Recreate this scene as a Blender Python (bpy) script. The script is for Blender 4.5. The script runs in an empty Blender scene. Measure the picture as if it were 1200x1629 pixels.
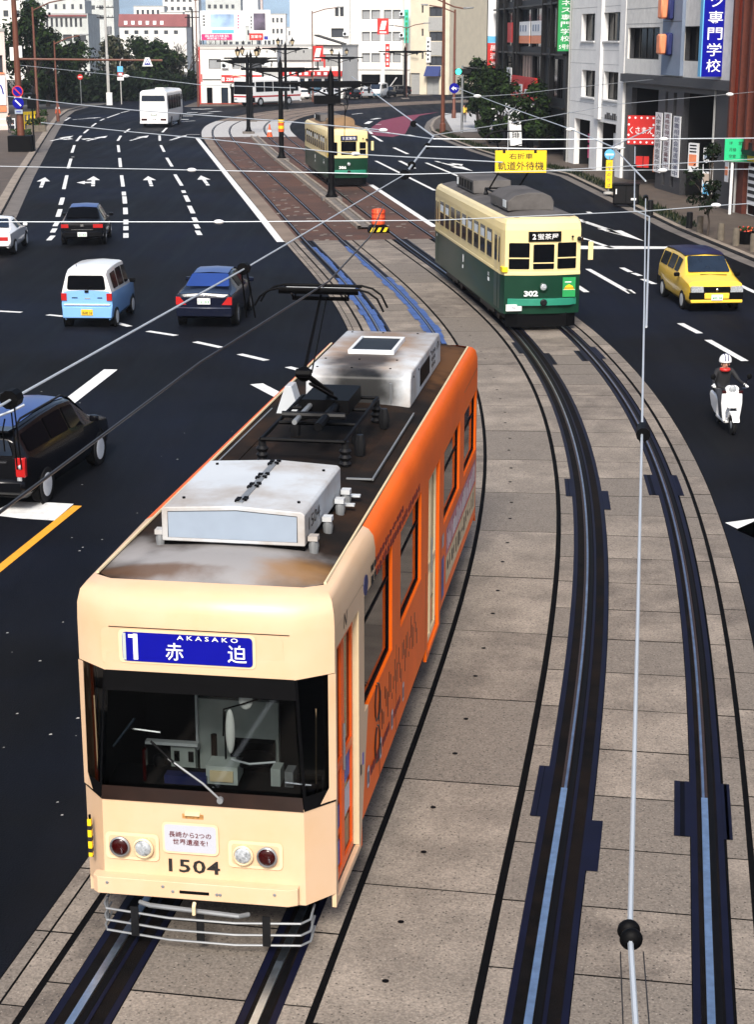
import bpy, bmesh, math, random
from mathutils import Vector, Matrix
R = math.radians
random.seed(7)
sc = bpy.context.scene
col = sc.collection

# ------------------------------------------------------------------ camera, light, exposure
F_PX, PITCH, CAM_H = 2683.5, 0.2733, 7.847
cam_d = bpy.data.cameras.new("camera")
cam_d.sensor_fit = 'VERTICAL'; cam_d.sensor_height = 24.0
cam_d.lens = F_PX / 1629 * 24.0
cam_d.clip_start = 0.3; cam_d.clip_end = 12000
cam = bpy.data.objects.new("camera", cam_d); col.objects.link(cam)
cam.location = (0, 0, CAM_H); cam.rotation_euler = (math.pi/2 - PITCH, 0, 0)
sc.camera = cam
SUN_EL, SUN_AZ = R(42), R(186)          # azimuth clockwise from +Y (the view direction)
wd = bpy.data.worlds.new("World"); sc.world = wd; wd.use_nodes = True
nt = wd.node_tree; bg = nt.nodes["Background"]
sky = nt.nodes.new("ShaderNodeTexSky"); sky.sky_type = 'NISHITA'; sky.sun_disc = False
sky.sun_elevation = SUN_EL; sky.sun_rotation = SUN_AZ
sky.air_density = 0.9; sky.dust_density = 3.0; sky.ozone_density = 1.2
nt.links.new(sky.outputs[0], bg.inputs[0]); bg.inputs[1].default_value = 0.115
sun_d = bpy.data.lights.new("sun", 'SUN'); sun_d.energy = 3.9; sun_d.angle = R(18); sun_d.color = (1, .95, .87)
sun = bpy.data.objects.new("sun", sun_d); col.objects.link(sun)
sdir = Vector((math.sin(SUN_AZ)*math.cos(SUN_EL), math.cos(SUN_AZ)*math.cos(SUN_EL), math.sin(SUN_EL)))
sun.rotation_euler = sdir.to_track_quat('Z', 'Y').to_euler()
sun.location = (20, -20, 60)
vs = sc.view_settings; vs.view_transform = 'Standard'; vs.look = 'None'; vs.exposure = 0.45; vs.gamma = 1; vs.use_curve_mapping = False
sc.cycles.max_bounces = 6; sc.cycles.diffuse_bounces = 3; sc.cycles.glossy_bounces = 3; sc.cycles.transmission_bounces = 4

# ------------------------------------------------------------------ survey: where a sighted point meets the ground
_cp, _sp = math.cos(PITCH), math.sin(PITCH)
def at(x, y, z=0.0):
    d = Vector(((x-600)/F_PX, _cp + (814.5-y)/F_PX*_sp, -_sp + (814.5-y)/F_PX*_cp))
    t = (z-CAM_H)/d.z
    return Vector((d.x*t, d.y*t, z))

# ------------------------------------------------------------------ materials
def lin(h):
    h = h.lstrip('#'); c = [int(h[i:i+2], 16)/255 for i in (0, 2, 4)]
    return tuple((u/12.92 if u <= .04045 else ((u+.055)/1.055)**2.4) for u in c)
M = {}
def mat(name, c, rough=.6, metal=0., var=.12, scale=6., bump=0., bscale=60., spec=.5, coat=0., dirt_or_sheen=None, dirt_or_sheen_amt=0., dscale=1.2, em=None, em_s=0., alpha=1., trans=0.):
    m = bpy.data.materials.new(name); m.use_nodes = True
    n = m.node_tree; b = n.nodes["Principled BSDF"]
    if isinstance(c, str): c = lin(c)
    L = n.links.new
    b.inputs["Roughness"].default_value = rough; b.inputs["Metallic"].default_value = metal
    b.inputs["Specular IOR Level"].default_value = spec
    b.inputs["Coat Weight"].default_value = coat; b.inputs["Coat Roughness"].default_value = .06
    if trans: b.inputs["Transmission Weight"].default_value = trans
    tc = n.nodes.new("ShaderNodeTexCoord")
    if var > 0 or dirt_or_sheen:
        no = n.nodes.new("ShaderNodeTexNoise"); no.inputs["Scale"].default_value = scale; no.inputs["Detail"].default_value = 6
        L(tc.outputs["Object"], no.inputs["Vector"])
        mp = n.nodes.new("ShaderNodeMapRange"); mp.inputs[1].default_value = .25; mp.inputs[2].default_value = .75
        mp.inputs[3].default_value = 1-var; mp.inputs[4].default_value = 1+var
        L(no.outputs[0], mp.inputs[0])
        mx = n.nodes.new("ShaderNodeMix"); mx.data_type = 'RGBA'; mx.blend_type = 'MULTIPLY'; mx.inputs[0].default_value = 1
        mx.inputs[6].default_value = (*c, 1); L(mp.outputs[0], mx.inputs[7]); out = mx.outputs[2]
        if dirt_or_sheen:
            n2 = n.nodes.new("ShaderNodeTexNoise"); n2.inputs["Scale"].default_value = dscale; n2.inputs["Detail"].default_value = 8; n2.inputs["Roughness"].default_value = .65
            L(tc.outputs["Object"], n2.inputs["Vector"])
            m2 = n.nodes.new("ShaderNodeMapRange"); m2.inputs[1].default_value = .42; m2.inputs[2].default_value = .66; m2.inputs[3].default_value = 0; m2.inputs[4].default_value = dirt_or_sheen_amt
            L(n2.outputs[0], m2.inputs[0])
            m3 = n.nodes.new("ShaderNodeMix"); m3.data_type = 'RGBA'; m3.inputs[7].default_value = (*(lin(dirt_or_sheen) if isinstance(dirt_or_sheen, str) else dirt_or_sheen), 1)
            L(m2.outputs[0], m3.inputs[0]); L(out, m3.inputs[6]); out = m3.outputs[2]
        L(out, b.inputs["Base Color"])
    else:
        b.inputs["Base Color"].default_value = (*c, 1)
    if bump > 0:
        nb = n.nodes.new("ShaderNodeTexNoise"); nb.inputs["Scale"].default_value = bscale; nb.inputs["Detail"].default_value = 4
        L(tc.outputs["Object"], nb.inputs["Vector"])
        bp = n.nodes.new("ShaderNodeBump"); bp.inputs["Strength"].default_value = bump; bp.inputs["Distance"].default_value = .02
        L(nb.outputs[0], bp.inputs["Height"]); L(bp.outputs[0], b.inputs["Normal"])
    if em:
        b.inputs["Emission Color"].default_value = (*(lin(em) if isinstance(em, str) else em), 1); b.inputs["Emission Strength"].default_value = em_s
    M[name] = m; return m

mat('asphalt', (.0038, .0040, .0050), .75, var=.4, scale=.35, bump=.4, bscale=45, dirt_or_sheen=(.0056, .0100, .026), dirt_or_sheen_amt=.6, dscale=.055, spec=.09)  # the broad bluish tint paints reflected sky into the road colour
mat('road_paint', (.78, .78, .76), .6, var=.1, scale=9, dirt_or_sheen=(.25, .25, .26), dirt_or_sheen_amt=.35, dscale=4)
mat('yellow_paint', (.78, .34, .02), .6, var=.12, scale=9)
mat('red_asphalt', (.17, .018, .045), .7, var=.2, scale=2)
mat('kerb_stone', (.16, .14, .125), .8, var=.2, scale=3, bump=.2, dirt_or_sheen=(.05, .045, .04), dirt_or_sheen_amt=.6, dscale=1.5)
mat('pavement_tile', (.088, .066, .050), .8, var=.25, scale=1.6, bump=.2, dirt_or_sheen=(.05, .04, .035), dirt_or_sheen_amt=.5, dscale=.5)
mat('pale_paving', (.42, .41, .40), .8, var=.12, scale=2, bump=.1)
mat('soil', (.02, .022, .014), .95, var=.4, scale=3, bump=.4)
mat('joint', (.003, .003, .0035), .9, var=.2, spec=.05)
mat('rubber_strip', (.0015, .0016, .004), .6, var=.3, scale=4, spec=.08)
mat('strip_blue', (.0035, .0042, .015), .5, var=.3, scale=3, spec=.12)
mat('rail_bed', (.0038, .0034, .0034), .7, var=.5, scale=5, bump=.2, dirt_or_sheen=(.014, .009, .006), dirt_or_sheen_amt=.6, dscale=1.2, spec=.06)
mat('rail_steel', (.66, .76, .86), .30, metal=1., var=.2, scale=10)
mat('rail_rust', (.05, .03, .022), .5, metal=.5, var=.3, scale=20)
mat('blue_sealant', (.045, .095, .27), .6, var=.35, scale=3)
mat('white_paint', (.78, .78, .77), .35, var=.04, scale=3)
mat('white_metal', (.70, .73, .76), .4, var=.05, scale=3)
mat('grey_metal', (.25, .26, .27), .45, metal=.4, var=.15)
mat('dark_metal', (.007, .007, .008), .45, var=.3, spec=.2)
mat('black', (.0025, .0025, .003), .55, var=.2, spec=.08)
mat('black_gloss', (.004, .004, .005), .12, var=0, coat=.3)
mat('rubber', (.010, .010, .011), .75, var=.2, spec=.2)
mat('chrome', (.75, .76, .78), .15, metal=1., var=0)
mat('glass_dark', (.003, .0035, .005), .07, var=0, spec=.04)
mat('glass_blue', (.012, .020, .035), .08, var=.3, scale=2, spec=.6)
mat('wire_pale', (.50, .54, .58), .4, var=.05, metal=.2)
mat('wire_dark', (.015, .014, .014), .5, var=.1)
mat('copper_wire', (.03, .024, .02), .4, metal=.5, var=.1)
mat('brown_pole', (.12, .036, .018), .55, var=.25, scale=3)
mat('concrete_pole', (.42, .41, .39), .8, var=.1)
mat('red_lens', (.030, .001, .001), .2, var=0, spec=.3, coat=.15)
mat('tail_red', (.42, .012, .012), .2, var=.1, coat=.4)
mat('amber_lens', (.6, .2, .02), .2, var=0)
mat('clear_lens', (.34, .36, .38), .12, var=.6, scale=38, coat=.8)
mat('plate_white', (.8, .8, .78), .5, var=0)
mat('plate_yellow', (.75, .48, .02), .5, var=0)
mat('ink_black', (.008, .008, .009), .6, var=0)
mat('ink_white', (.82, .82, .82), .6, var=0)
mat('ink_red', (.5, .012, .018), .6, var=0)
mat('ink_blue', (.02, .03, .28), .6, var=0)
mat('sign_yellow', (.82, .56, .008), .5, var=.04)
mat('sign_red', (.52, .018, .014), .5, var=.06)
mat('sign_green', (.012, .28, .075), .5, var=.06)
mat('sign_mint', (.02, .55, .22), .5, var=.05)
mat('sign_blue', (.004, .005, .26), .45, var=.05, spec=.1)
mat('sign_cyan', (.12, .45, .75), .5, var=0)
mat('sign_navy', (.012, .018, .10), .5, var=.1)
mat('sign_teal', (.05, .48, .38), .5, var=.05)
mat('cone_orange', (.62, .09, .02), .55, var=.1)
mat('skin', (.52, .27, .18), .55, var=.06)
mat('leaf_dark', (.008, .015, .006), .8, spec=.1, var=.5, scale=.8)
mat('leaf_mid', (.019, .036, .009), .8, spec=.1, var=.5, scale=.8)
mat('leaf_olive', (.038, .038, .015), .7, var=.5, scale=.8)
mat('bark', (.05, .038, .03), .9, var=.3)
mat('twig', (.075, .062, .055), .9, var=.3)

# ------------------------------------------------------------------ mesh builder
class MB:
    def __init__(s): s.v = []; s.f = []; s.mi = []; s.ms = []; s.sm = []
    def _m(s, m):
        m = M[m] if isinstance(m, str) else m
        if m not in s.ms: s.ms.append(m)
        return s.ms.index(m)
    def add(s, vs, fs, m, smooth=True):
        k = len(s.v); i = s._m(m); s.v.extend(tuple(v) for v in vs)
        for f in fs: s.f.append(tuple(k+j for j in f)); s.mi.append(i); s.sm.append(smooth)
        return s
    def box(s, x0, x1, y0, y1, z0, z1, m, T=None):
        vs = [Vector((x, y, z)) for z in (z0, z1) for y in (y0, y1) for x in (x0, x1)]
        if T is not None: vs = [T @ v for v in vs]
        return s.add(vs, [(0, 2, 3, 1), (4, 5, 7, 6), (0, 1, 5, 4), (2, 6, 7, 3), (0, 4, 6, 2), (1, 3, 7, 5)], m)
    def prism(s, poly, axis, a, b, m, T=None):      # polygon extruded along x, y or z
        def P(u, w, t): return Vector({'x': (t, u, w), 'y': (u, t, w), 'z': (u, w, t)}[axis])
        n = len(poly); vs = [P(u, w, a) for u, w in poly] + [P(u, w, b) for u, w in poly]
        if T is not None: vs = [T @ v for v in vs]
        fs = [tuple(range(n))[::-1], tuple(range(n, 2*n))] + [(i, (i+1) % n, n+(i+1) % n, n+i) for i in range(n)]
        return s.add(vs, fs, m)
    def tube(s, pts, r, m, n=8, r1=None, cap=True):
        pts = [Vector(p) for p in pts]; k = len(pts); vs = []; fs = []
        up = Vector((0, 0, 1)); prev = None
        for i, p in enumerate(pts):
            d = (pts[min(i+1, k-1)] - pts[max(i-1, 0)]).normalized()
            if prev is None:
                a = d.cross(up if abs(d.z) < .95 else Vector((1, 0, 0))).normalized()
            else:
                a = (prev - d*prev.dot(d)).normalized()
            prev = a; b = d.cross(a)
            rr = r if r1 is None else r + (r1-r)*i/(k-1)
            vs += [p + (a*math.cos(2*math.pi*j/n) + b*math.sin(2*math.pi*j/n))*rr for j in range(n)]
        for i in range(k-1):
            fs += [(i*n+j, i*n+(j+1) % n, (i+1)*n+(j+1) % n, (i+1)*n+j) for j in range(n)]
        if cap: fs += [tuple(range(n))[::-1], tuple(range((k-1)*n, k*n))]
        return s.add(vs, fs, m)
    def lathe(s, prof, m, c=(0, 0, 0), axis='z', n=20, T=None):   # prof: (radius, height)
        vs = []; fs = []; k = len(prof)
        for r, h in prof:
            for j in range(n):
                a = 2*math.pi*j/n; u, w = r*math.cos(a), r*math.sin(a)
                p = {'z': (u, w, h), 'y': (u, h, w), 'x': (h, u, w)}[axis]
                p = Vector(p) + Vector(c)
                vs.append(T @ p if T is not None else p)
        for i in range(k-1):
            fs += [(i*n+j, i*n+(j+1) % n, (i+1)*n+(j+1) % n, (i+1)*n+j) for j in range(n)]
        fs += [tuple(range(n))[::-1], tuple(range((k-1)*n, k*n))]
        return s.add(vs, fs, m)
    def ball(s, c, r, m, nu=12, nv=8, T=None):
        r = r if isinstance(r, (tuple, list)) else (r, r, r); vs = []; fs = []
        for i in range(nv+1):
            t = math.pi*i/nv
            for j in range(nu):
                a = 2*math.pi*j/nu
                p = Vector((c[0]+r[0]*math.sin(t)*math.cos(a), c[1]+r[1]*math.sin(t)*math.sin(a), c[2]+r[2]*math.cos(t)))
                vs.append(T @ p if T is not None else p)
        for i in range(nv): fs += [(i*nu+j, (i+1)*nu+j, (i+1)*nu+(j+1) % nu, i*nu+(j+1) % nu) for j in range(nu)]
        return s.add(vs, fs, m)
    def poly(s, pts, m, z=None):
        return s.add([(p[0], p[1], z if z is not None else p[2]) for p in pts], [tuple(range(len(pts)))], m, False)
    def panel(s, q, m, off=.006, inset=0., rad=0., T=None):     # four corners, lifted off and rounded
        q = [Vector(p) for p in q]; n = (q[1]-q[0]).cross(q[3]-q[0])
        if n.length < 1e-9: n = (q[2]-q[1]).cross(q[3]-q[1])
        n.normalize(); c = sum(q, Vector())/4
        if inset:
            q2 = []
            for i in range(4):
                a = (q[(i+1) % 4]-q[i]).normalized(); b = (q[(i-1) % 4]-q[i]).normalized()
                q2.append(q[i] + (a+b)*inset)
            q = q2
        pts = []
        if rad:
            for i in range(4):
                a = (q[(i-1) % 4]-q[i]); b = (q[(i+1) % 4]-q[i]); r = min(rad, a.length*.45, b.length*.45)
                a.normalize(); b.normalize()
                for t in range(5):
                    u = t/4
                    pts.append(q[i] + a*r*(1-u)**2 + b*r*u**2)
        else: pts = q
        pts = [p + n*off for p in pts]
        if T is not None: pts = [T @ p for p in pts]
        return s.add(pts, [tuple(range(len(pts)))], m, False)
    def text(s, body, size, m, T, w=None, bold=.0, align='CENTER', space=1., flip=False):
        if any(ord(ch) > 0x2000 for ch in body): bold = min(bold, .006)      # dense characters close up when thickened
        vs, fs = glyphs(body, bold, align, space)
        if not vs: return s
        x0 = min(v[0] for v in vs); x1 = max(v[0] for v in vs)
        sx = size if w is None else w/(x1-x0)
        off = -(x0+x1)/2*sx if align == 'CENTER' and w is not None else 0
        y0 = min(v[1] for v in vs); y1 = max(v[1] for v in vs)
        return s.add([T @ Vector((v[0]*sx+off, (v[1]-(y0+y1)/2)*size, 0)) for v in vs], fs, m, False)
    def build(s, name, parent=None, loc=(0, 0, 0), rotz=0., bevel=0., seg=2, sharp=35, ang=32):
        me = bpy.data.meshes.new(name); me.from_pydata(s.v, [], s.f); me.update()
        for m in s.ms: me.materials.append(m)
        me.polygons.foreach_set('material_index', s.mi); me.polygons.foreach_set('use_smooth', s.sm)
        me.set_sharp_from_angle(angle=R(sharp))
        o = bpy.data.objects.new(name, me); col.objects.link(o)
        o.parent = parent; o.location = loc; o.rotation_euler = (0, 0, rotz)
        if bevel:
            b = o.modifiers.new('bevel', 'BEVEL'); b.width = bevel; b.segments = seg; b.limit_method = 'ANGLE'; b.angle_limit = R(ang)
            b.use_clamp_overlap = True; b.harden_normals = True
        return o
_gl = {}
def glyphs(body, bold, align, space=1.):
    key = (body, bold, align, space)
    if key not in _gl:
        cu = bpy.data.curves.new('lettering', 'FONT'); cu.body = body; cu.size = 1; cu.align_x = align; cu.offset = bold; cu.resolution_u = 2
        cu.space_character = space
        ob = bpy.data.objects.new('lettering', cu)
        me = ob.to_mesh()
        vs = [tuple(v.co) for v in me.vertices]; fs = [tuple(p.vertices) for p in me.polygons]
        ob.to_mesh_clear(); bpy.data.objects.remove(ob); bpy.data.curves.remove(cu)
        _gl[key] = (vs, fs)
    return _gl[key]
def frame(o, x, y):        # matrix with origin o, text along x, text up along y
    x = Vector(x).normalized(); y = Vector(y).normalized(); z = x.cross(y)
    m = Matrix.Identity(4)
    for i in range(3): m[i][0] = x[i]; m[i][1] = y[i]; m[i][2] = z[i]; m[i][3] = o[i]
    return m
def tag(o, label=None, cat=None, group=None, kind=None):
    if label: o['label'] = label
    if cat: o['category'] = cat
    if group: o['group'] = group
    if kind: o['kind'] = kind
    return o
def empty(name, loc, rotz=0., label=None, cat=None, group=None):
    o = bpy.data.objects.new(name, None); col.objects.link(o); o.empty_display_size = .2
    o.location = (loc[0], loc[1], loc[2] if len(loc) > 2 else 0); o.rotation_euler = (0, 0, rotz)
    return tag(o, label, cat, group)
def copy_tree(o, parent=None):
    c = o.copy(); col.objects.link(c); c.parent = parent
    for ch in list(o.children): copy_tree(ch, c)
    return c
def place(o, loc, rotz, label):
    o.location = (loc[0], loc[1], loc[2] if len(loc) > 2 else 0); o.rotation_euler = (0, 0, rotz); o['label'] = label
    return o

def streaks(name, sx, sy, lo, hi):
    n = M[name].node_tree; b = n.nodes['Principled BSDF']; src = b.inputs['Base Color'].links[0].from_socket
    tc = n.nodes.new('ShaderNodeTexCoord'); mp = n.nodes.new('ShaderNodeMapping'); mp.inputs['Scale'].default_value = (sx, sy, 1); mp.inputs['Rotation'].default_value = (0, 0, R(-8)); n.links.new(tc.outputs['Object'], mp.inputs[0])
    no = n.nodes.new('ShaderNodeTexNoise'); no.inputs['Scale'].default_value = 1; no.inputs['Detail'].default_value = 5; n.links.new(mp.outputs[0], no.inputs['Vector'])
    r = n.nodes.new('ShaderNodeMapRange'); r.inputs[1].default_value = .3; r.inputs[2].default_value = .7; r.inputs[3].default_value = lo; r.inputs[4].default_value = hi; n.links.new(no.outputs[0], r.inputs[0])
    x = n.nodes.new('ShaderNodeMix'); x.data_type = 'RGBA'; x.blend_type = 'MULTIPLY'; x.inputs[0].default_value = 1; n.links.new(src, x.inputs[6]); n.links.new(r.outputs[0], x.inputs[7]); n.links.new(x.outputs[2], b.inputs['Base Color'])
    r2 = n.nodes.new('ShaderNodeMapRange'); r2.inputs[1].default_value = .3; r2.inputs[2].default_value = .7; r2.inputs[3].default_value = .62; r2.inputs[4].default_value = .85; n.links.new(no.outputs[0], r2.inputs[0]); n.links.new(r2.outputs[0], b.inputs['Roughness'])
streaks('asphalt', 1.1, .06, .6, 1.5)
# ------------------------------------------------------------------ the setting: ground, roads, pavements
def struct(mb, name, **k): return tag(mb.build(name, **k), kind='structure')
mat('ground_mat', (.10, .095, .085), .9, var=.3, scale=.2)
g = MB(); g.poly([(-3000, -400), (3000, -400), (3000, 6000), (-3000, 6000)], 'ground_mat', -.02); struct(g, 'ground')
KL = [(-4.5, -30), (-8, 10), (-12, 42), (-17.3, 78.1), (-21, 101), (-24.8, 125.6), (-29.5, 156), (-33.2, 181), (-35.0, 196), (-35.2, 207)]
KR = [(24, -30), (20, 10), (16.2, 42), (13.9, 62), (12.95, 72.8), (12.4, 84.2), (11.45, 102), (9.4, 111.5), (7.35, 125.6), (5.5, 143), (4.9, 151), (5.0, 160), (5.6, 171), (6.6, 181), (8.4, 188.5), (12, 193), (40, 206)]
road = MB()
road.poly(KL + [(-33.5, 222), (-60, 260), (-60, 330), (-24.5, 330), (-23.2, 214.5), (-12, 222.5), (-4, 239), (8, 257), (60, 282), (60, 214)] + KR[::-1], 'asphalt', .0)
struct(road, 'road')
fr = MB(); fr.poly([(-60, 205), (-33.5, 222), (-60, 262)], 'asphalt', -.01); struct(fr, 'side_road')
def walk(name, poly, top, h=.13):
    m = MB(); n = len(poly)
    m.add([(x, y, h) for x, y in poly], [tuple(range(n))], top, False)
    m.add([(x, y, -.02) for x, y in poly] + [(x, y, h) for x, y in poly], [(i, (i+1) % n, n+(i+1) % n, n+i) for i in range(n)], 'kerb_stone', False)
    return struct(m, name)
def off2(P, d):
    out = []
    for i, p in enumerate(P):
        a = Vector(P[max(i-1, 0)]); b = Vector(P[min(i+1, len(P)-1)]); t = (b-a).normalized()
        out.append((p[0]+t.y*d, p[1]-t.x*d))
    return out
walk('pavement_right', KR + [(60, 214), (60, -30)], 'pavement_tile')
walk('pavement_left', [(-60, -30)] + [(-60, 205)] + [(-35.2, 207)] + KL[::-1][1:], 'pavement_tile')
def band(name, P, d0, d1, z, m):
    b = MB(); A = off2(P, d0); B = off2(P, d1); n = len(P)
    b.add([(x, y, z) for x, y in A] + [(x, y, z) for x, y in B], [(i, i+1, n+i+1, n+i) for i in range(n-1)], m, False)
    return struct(b, name)
mat('kerb_pale', (.30, .25, .20), .8, var=.25, scale=4, dirt_or_sheen=(.08, .06, .05), dirt_or_sheen_amt=.6, dscale=2)
band('kerb_right', KR[:16], -.10, .16, .136, 'kerb_pale')
band('kerb_left', KL, .0, -.45, .136, 'kerb_pale')
band('gutter_right', KR[:16], -.62, -.10, .005, 'kerb_stone')
band('gutter_left', KL, .05, .75, .005, 'kerb_stone')
band('planting_bed', KR[4:10], .18, 1.05, .14, 'soil')
pl = MB(); pl.poly([at(704, 182).xy, at(722, 213).xy, at(760, 212).xy, at(757, 182).xy], 'pale_paving', .136); struct(pl, 'plaza_paving')
w2 = walk('forecourt', [(-23.2, 208.5), (-12, 214.5), (-4, 236), (8, 252.5), (60, 278), (60, 600), (-24, 600)], 'pavement_tile', .1)

# ------------------------------------------------------------------ tram track
mat('rail_worn', (.40, .46, .55), .32, metal=1., var=.3, scale=4)
mat('slab_a', (.208, .174, .142), .8, var=.28, scale=1.3, bump=.25, bscale=40, dirt_or_sheen=(.075, .06, .05), dirt_or_sheen_amt=.7, dscale=1.4)
mat('slab_b', (.236, .198, .162), .8, var=.28, scale=1.6, bump=.25, bscale=40, dirt_or_sheen=(.085, .07, .058), dirt_or_sheen_amt=.5, dscale=.7)
mat('slab_c', (.186, .157, .130), .8, var=.28, scale=1.1, bump=.25, bscale=40, dirt_or_sheen=(.065, .055, .045), dirt_or_sheen_amt=.5, dscale=1.1)
for k in ('slab_a', 'slab_b', 'slab_c'):        # aggregate showing in the worn concrete
    n = M[k].node_tree; b = n.nodes['Principled BSDF']; src = b.inputs['Base Color'].links[0].from_socket
    tc = n.nodes.new("ShaderNodeTexCoord"); vo = n.nodes.new("ShaderNodeTexVoronoi"); vo.inputs['Scale'].default_value = 21
    n.links.new(tc.outputs['Object'], vo.inputs['Vector'])
    for lo, hi, cc, seed in ((.0, .15, (.36, .32, .27), 0), (.0, .21, (.014, .011, .009), 1)):
        v = vo
        if seed: v = n.nodes.new("ShaderNodeTexVoronoi"); v.inputs['Scale'].default_value = 17; n.links.new(tc.outputs['Object'], v.inputs['Vector'])
        r = n.nodes.new("ShaderNodeMapRange"); r.inputs[1].default_value = hi*.6; r.inputs[2].default_value = hi; r.inputs[3].default_value = .75; r.inputs[4].default_value = 0
        n.links.new(v.outputs['Distance'], r.inputs[0])
        x = n.nodes.new("ShaderNodeMix"); x.data_type = 'RGBA'; x.inputs[7].default_value = (*cc, 1)
        n.links.new(r.outputs[0], x.inputs[0]); n.links.new(src, x.inputs[6]); src = x.outputs[2]
    gn = n.nodes.new("ShaderNodeTexNoise"); gn.inputs['Scale'].default_value = 42; gn.inputs['Detail'].default_value = 3; n.links.new(tc.outputs['Object'], gn.inputs['Vector'])
    gr_ = n.nodes.new("ShaderNodeMapRange"); gr_.inputs[1].default_value = .35; gr_.inputs[2].default_value = .65; gr_.inputs[3].default_value = .76; gr_.inputs[4].default_value = 1.26; n.links.new(gn.outputs[0], gr_.inputs[0])
    x = n.nodes.new("ShaderNodeMix"); x.data_type = 'RGBA'; x.blend_type = 'MULTIPLY'; x.inputs[0].default_value = 1; n.links.new(src, x.inputs[6]); n.links.new(gr_.outputs[0], x.inputs[7]); src = x.outputs[2]
    n.links.new(src, b.inputs['Base Color'])
mat('brick_paving', (.082, .034, .020), .85, var=.35, scale=.5, bump=.3, dirt_or_sheen=(.035, .022, .018), dirt_or_sheen_amt=.7, dscale=.35)
mat('brown_paving', (.20, .15, .115), .85, var=.25, scale=.5, bump=.2, dirt_or_sheen=(.10, .07, .05), dirt_or_sheen_amt=.6, dscale=.3)
CL = [(-3.6, 0.5), (-2.7, 6.45), (-2.09, 10.41), (-1.42, 14.35), (-0.74, 18.29), (-0.12, 22.24), (0.4, 26.21), (0.79, 30.19), (1.03, 34.18), (1.12, 38.18), (1.05, 42.18), (0.83, 46.17), (0.45, 50.16), (-0.03, 54.13), (-0.58, 58.09), (-1.18, 62.04), (-1.79, 66.0), (-2.38, 69.95), (-2.95, 73.91), (-3.52, 77.87), (-4.09, 81.83), (-4.66, 85.79), (-5.24, 89.75), (-5.82, 93.71), (-6.41, 97.66), (-6.99, 101.62), (-7.58, 105.58), (-8.18, 109.53), (-8.77, 113.49), (-9.34, 117.45), (-9.9, 121.41), (-10.45, 125.37), (-11.0, 129.33), (-11.54, 133.29), (-12.08, 137.26), (-12.6, 141.22), (-13.06, 145.2), (-13.48, 149.17), (-13.85, 153.16), (-14.13, 157.15), (-14.35, 161.14), (-14.44, 165.14), (-14.38, 169.14), (-14.25, 173.14), (-13.92, 177.12), (-13.47, 181.1), (-12.93, 185.06), (-12.16, 188.99), (-11.23, 192.88), (-10.21, 196.74), (-8.91, 200.53), (-7.4, 204.23), (-5.82, 207.9), (-3.99, 211.46), (-1.9, 214.87), (0.27, 218.23), (2.6, 221.48), (5.18, 224.53), (7.86, 227.5), (10.63, 230.39), (13.65, 233.01), (16.81, 235.47), (19.98, 237.9), (23.22, 240.25), (26.66, 242.29), (30.22, 244.11), (33.8, 245.9), (37.37, 247.69), (40.95, 249.48)]
CV = [Vector(p) for p in CL]
def spline(t):          # Catmull-Rom along the surveyed centre line
    i = max(0, min(int(t), len(CV)-2)); f = t-i
    p0, p1, p2, p3 = CV[max(i-1, 0)], CV[i], CV[i+1], CV[min(i+2, len(CV)-1)]
    p = .5*((2*p1) + (p2-p0)*f + (2*p0-5*p1+4*p2-p3)*f*f + (3*p1-p0-3*p2+p3)*f**3)
    d = .5*((p2-p0) + (2*p0-5*p1+4*p2-p3)*2*f + (3*p1-p0-3*p2+p3)*3*f*f)
    return p, d.normalized()
def tY(Y):
    lo, hi = 0., 50.
    for _ in range(40):
        m = (lo+hi)/2
        if spline(m)[0].y < Y: lo = m
        else: hi = m
    return lo
TEND = len(CV)-1.001
def sp(t):              # distance between the two track centres
    y = spline(t)[0].y
    if t > 55: return 3.8
    if y < 55: return 3.73
    if y < 143: return 3.73 + .87*(y-55)/88
    return 4.6 - .8*min(1, max(0, (y-165)/30))
def pt(t, u, z=0.):
    p, d = spline(t); return Vector((p.x+d.y*u, p.y-d.x*u, z))
def offs(u, t): return u(t) if callable(u) else u
def strip(mb, u0, u1, t0, t1, z, m, dt=.2, h=None):
    n = max(1, math.ceil((t1-t0)/dt)); vs = []
    for i in range(n+1):
        t = t0+(t1-t0)*i/n
        vs += [pt(t, offs(u0, t), z), pt(t, offs(u1, t), z)]
    mb.add(vs, [(2*i+1, 2*i+3, 2*i+2, 2*i) for i in range(n)], m, False)
    if h is not None:
        for u in (u0, u1):
            vs = []
            for i in range(n+1):
                t = t0+(t1-t0)*i/n; vs += [pt(t, offs(u, t), h), pt(t, offs(u, t), z)]
            mb.add(vs, [(2*i, 2*i+1, 2*i+3, 2*i+2) for i in range(n)], m, False)
T0, TB, TC0, TC1 = 0.05, tY(68.6), tY(143.5), tY(172)
RC = lambda o: (lambda t: sp(t)+o)
bed = MB()
strip(bed, -1.6, RC(1.54), T0, TB, .004, 'joint')
def row(u0, u1, step, z=.012, phase=0., gap=.022, holes=0):
    t = T0+phase; rr = random.Random(u0*10)
    while t < TB-.02:
        t1 = min(t+step/4, TB)
        strip(bed, u0+gap*.4, u1-gap*.4, t, t1-gap/4, z+rr.random()*.004, rr.choice(('slab_a', 'slab_b', 'slab_c')), .35)
        if holes and t < 14:
            for f in (.3, .72):
                c = pt(t+step/4*f, u0+(u1-u0)*(holes+rr.uniform(-.03, .03)))
                bed.add([(c.x+.032*math.cos(a*.785), c.y+.032*math.sin(a*.785), z+.008) for a in range(8)], [tuple(range(8))], 'black', False)
        t = t1
row(-1.59, -1.445, 1.22); row(-1.44, -1.22, 1.22); row(-1.17, -.95, 1.22, phase=.1); row(-.42, .6, 1.22, phase=.1); row(.92, 1.17, 1.22, phase=.1)
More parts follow.
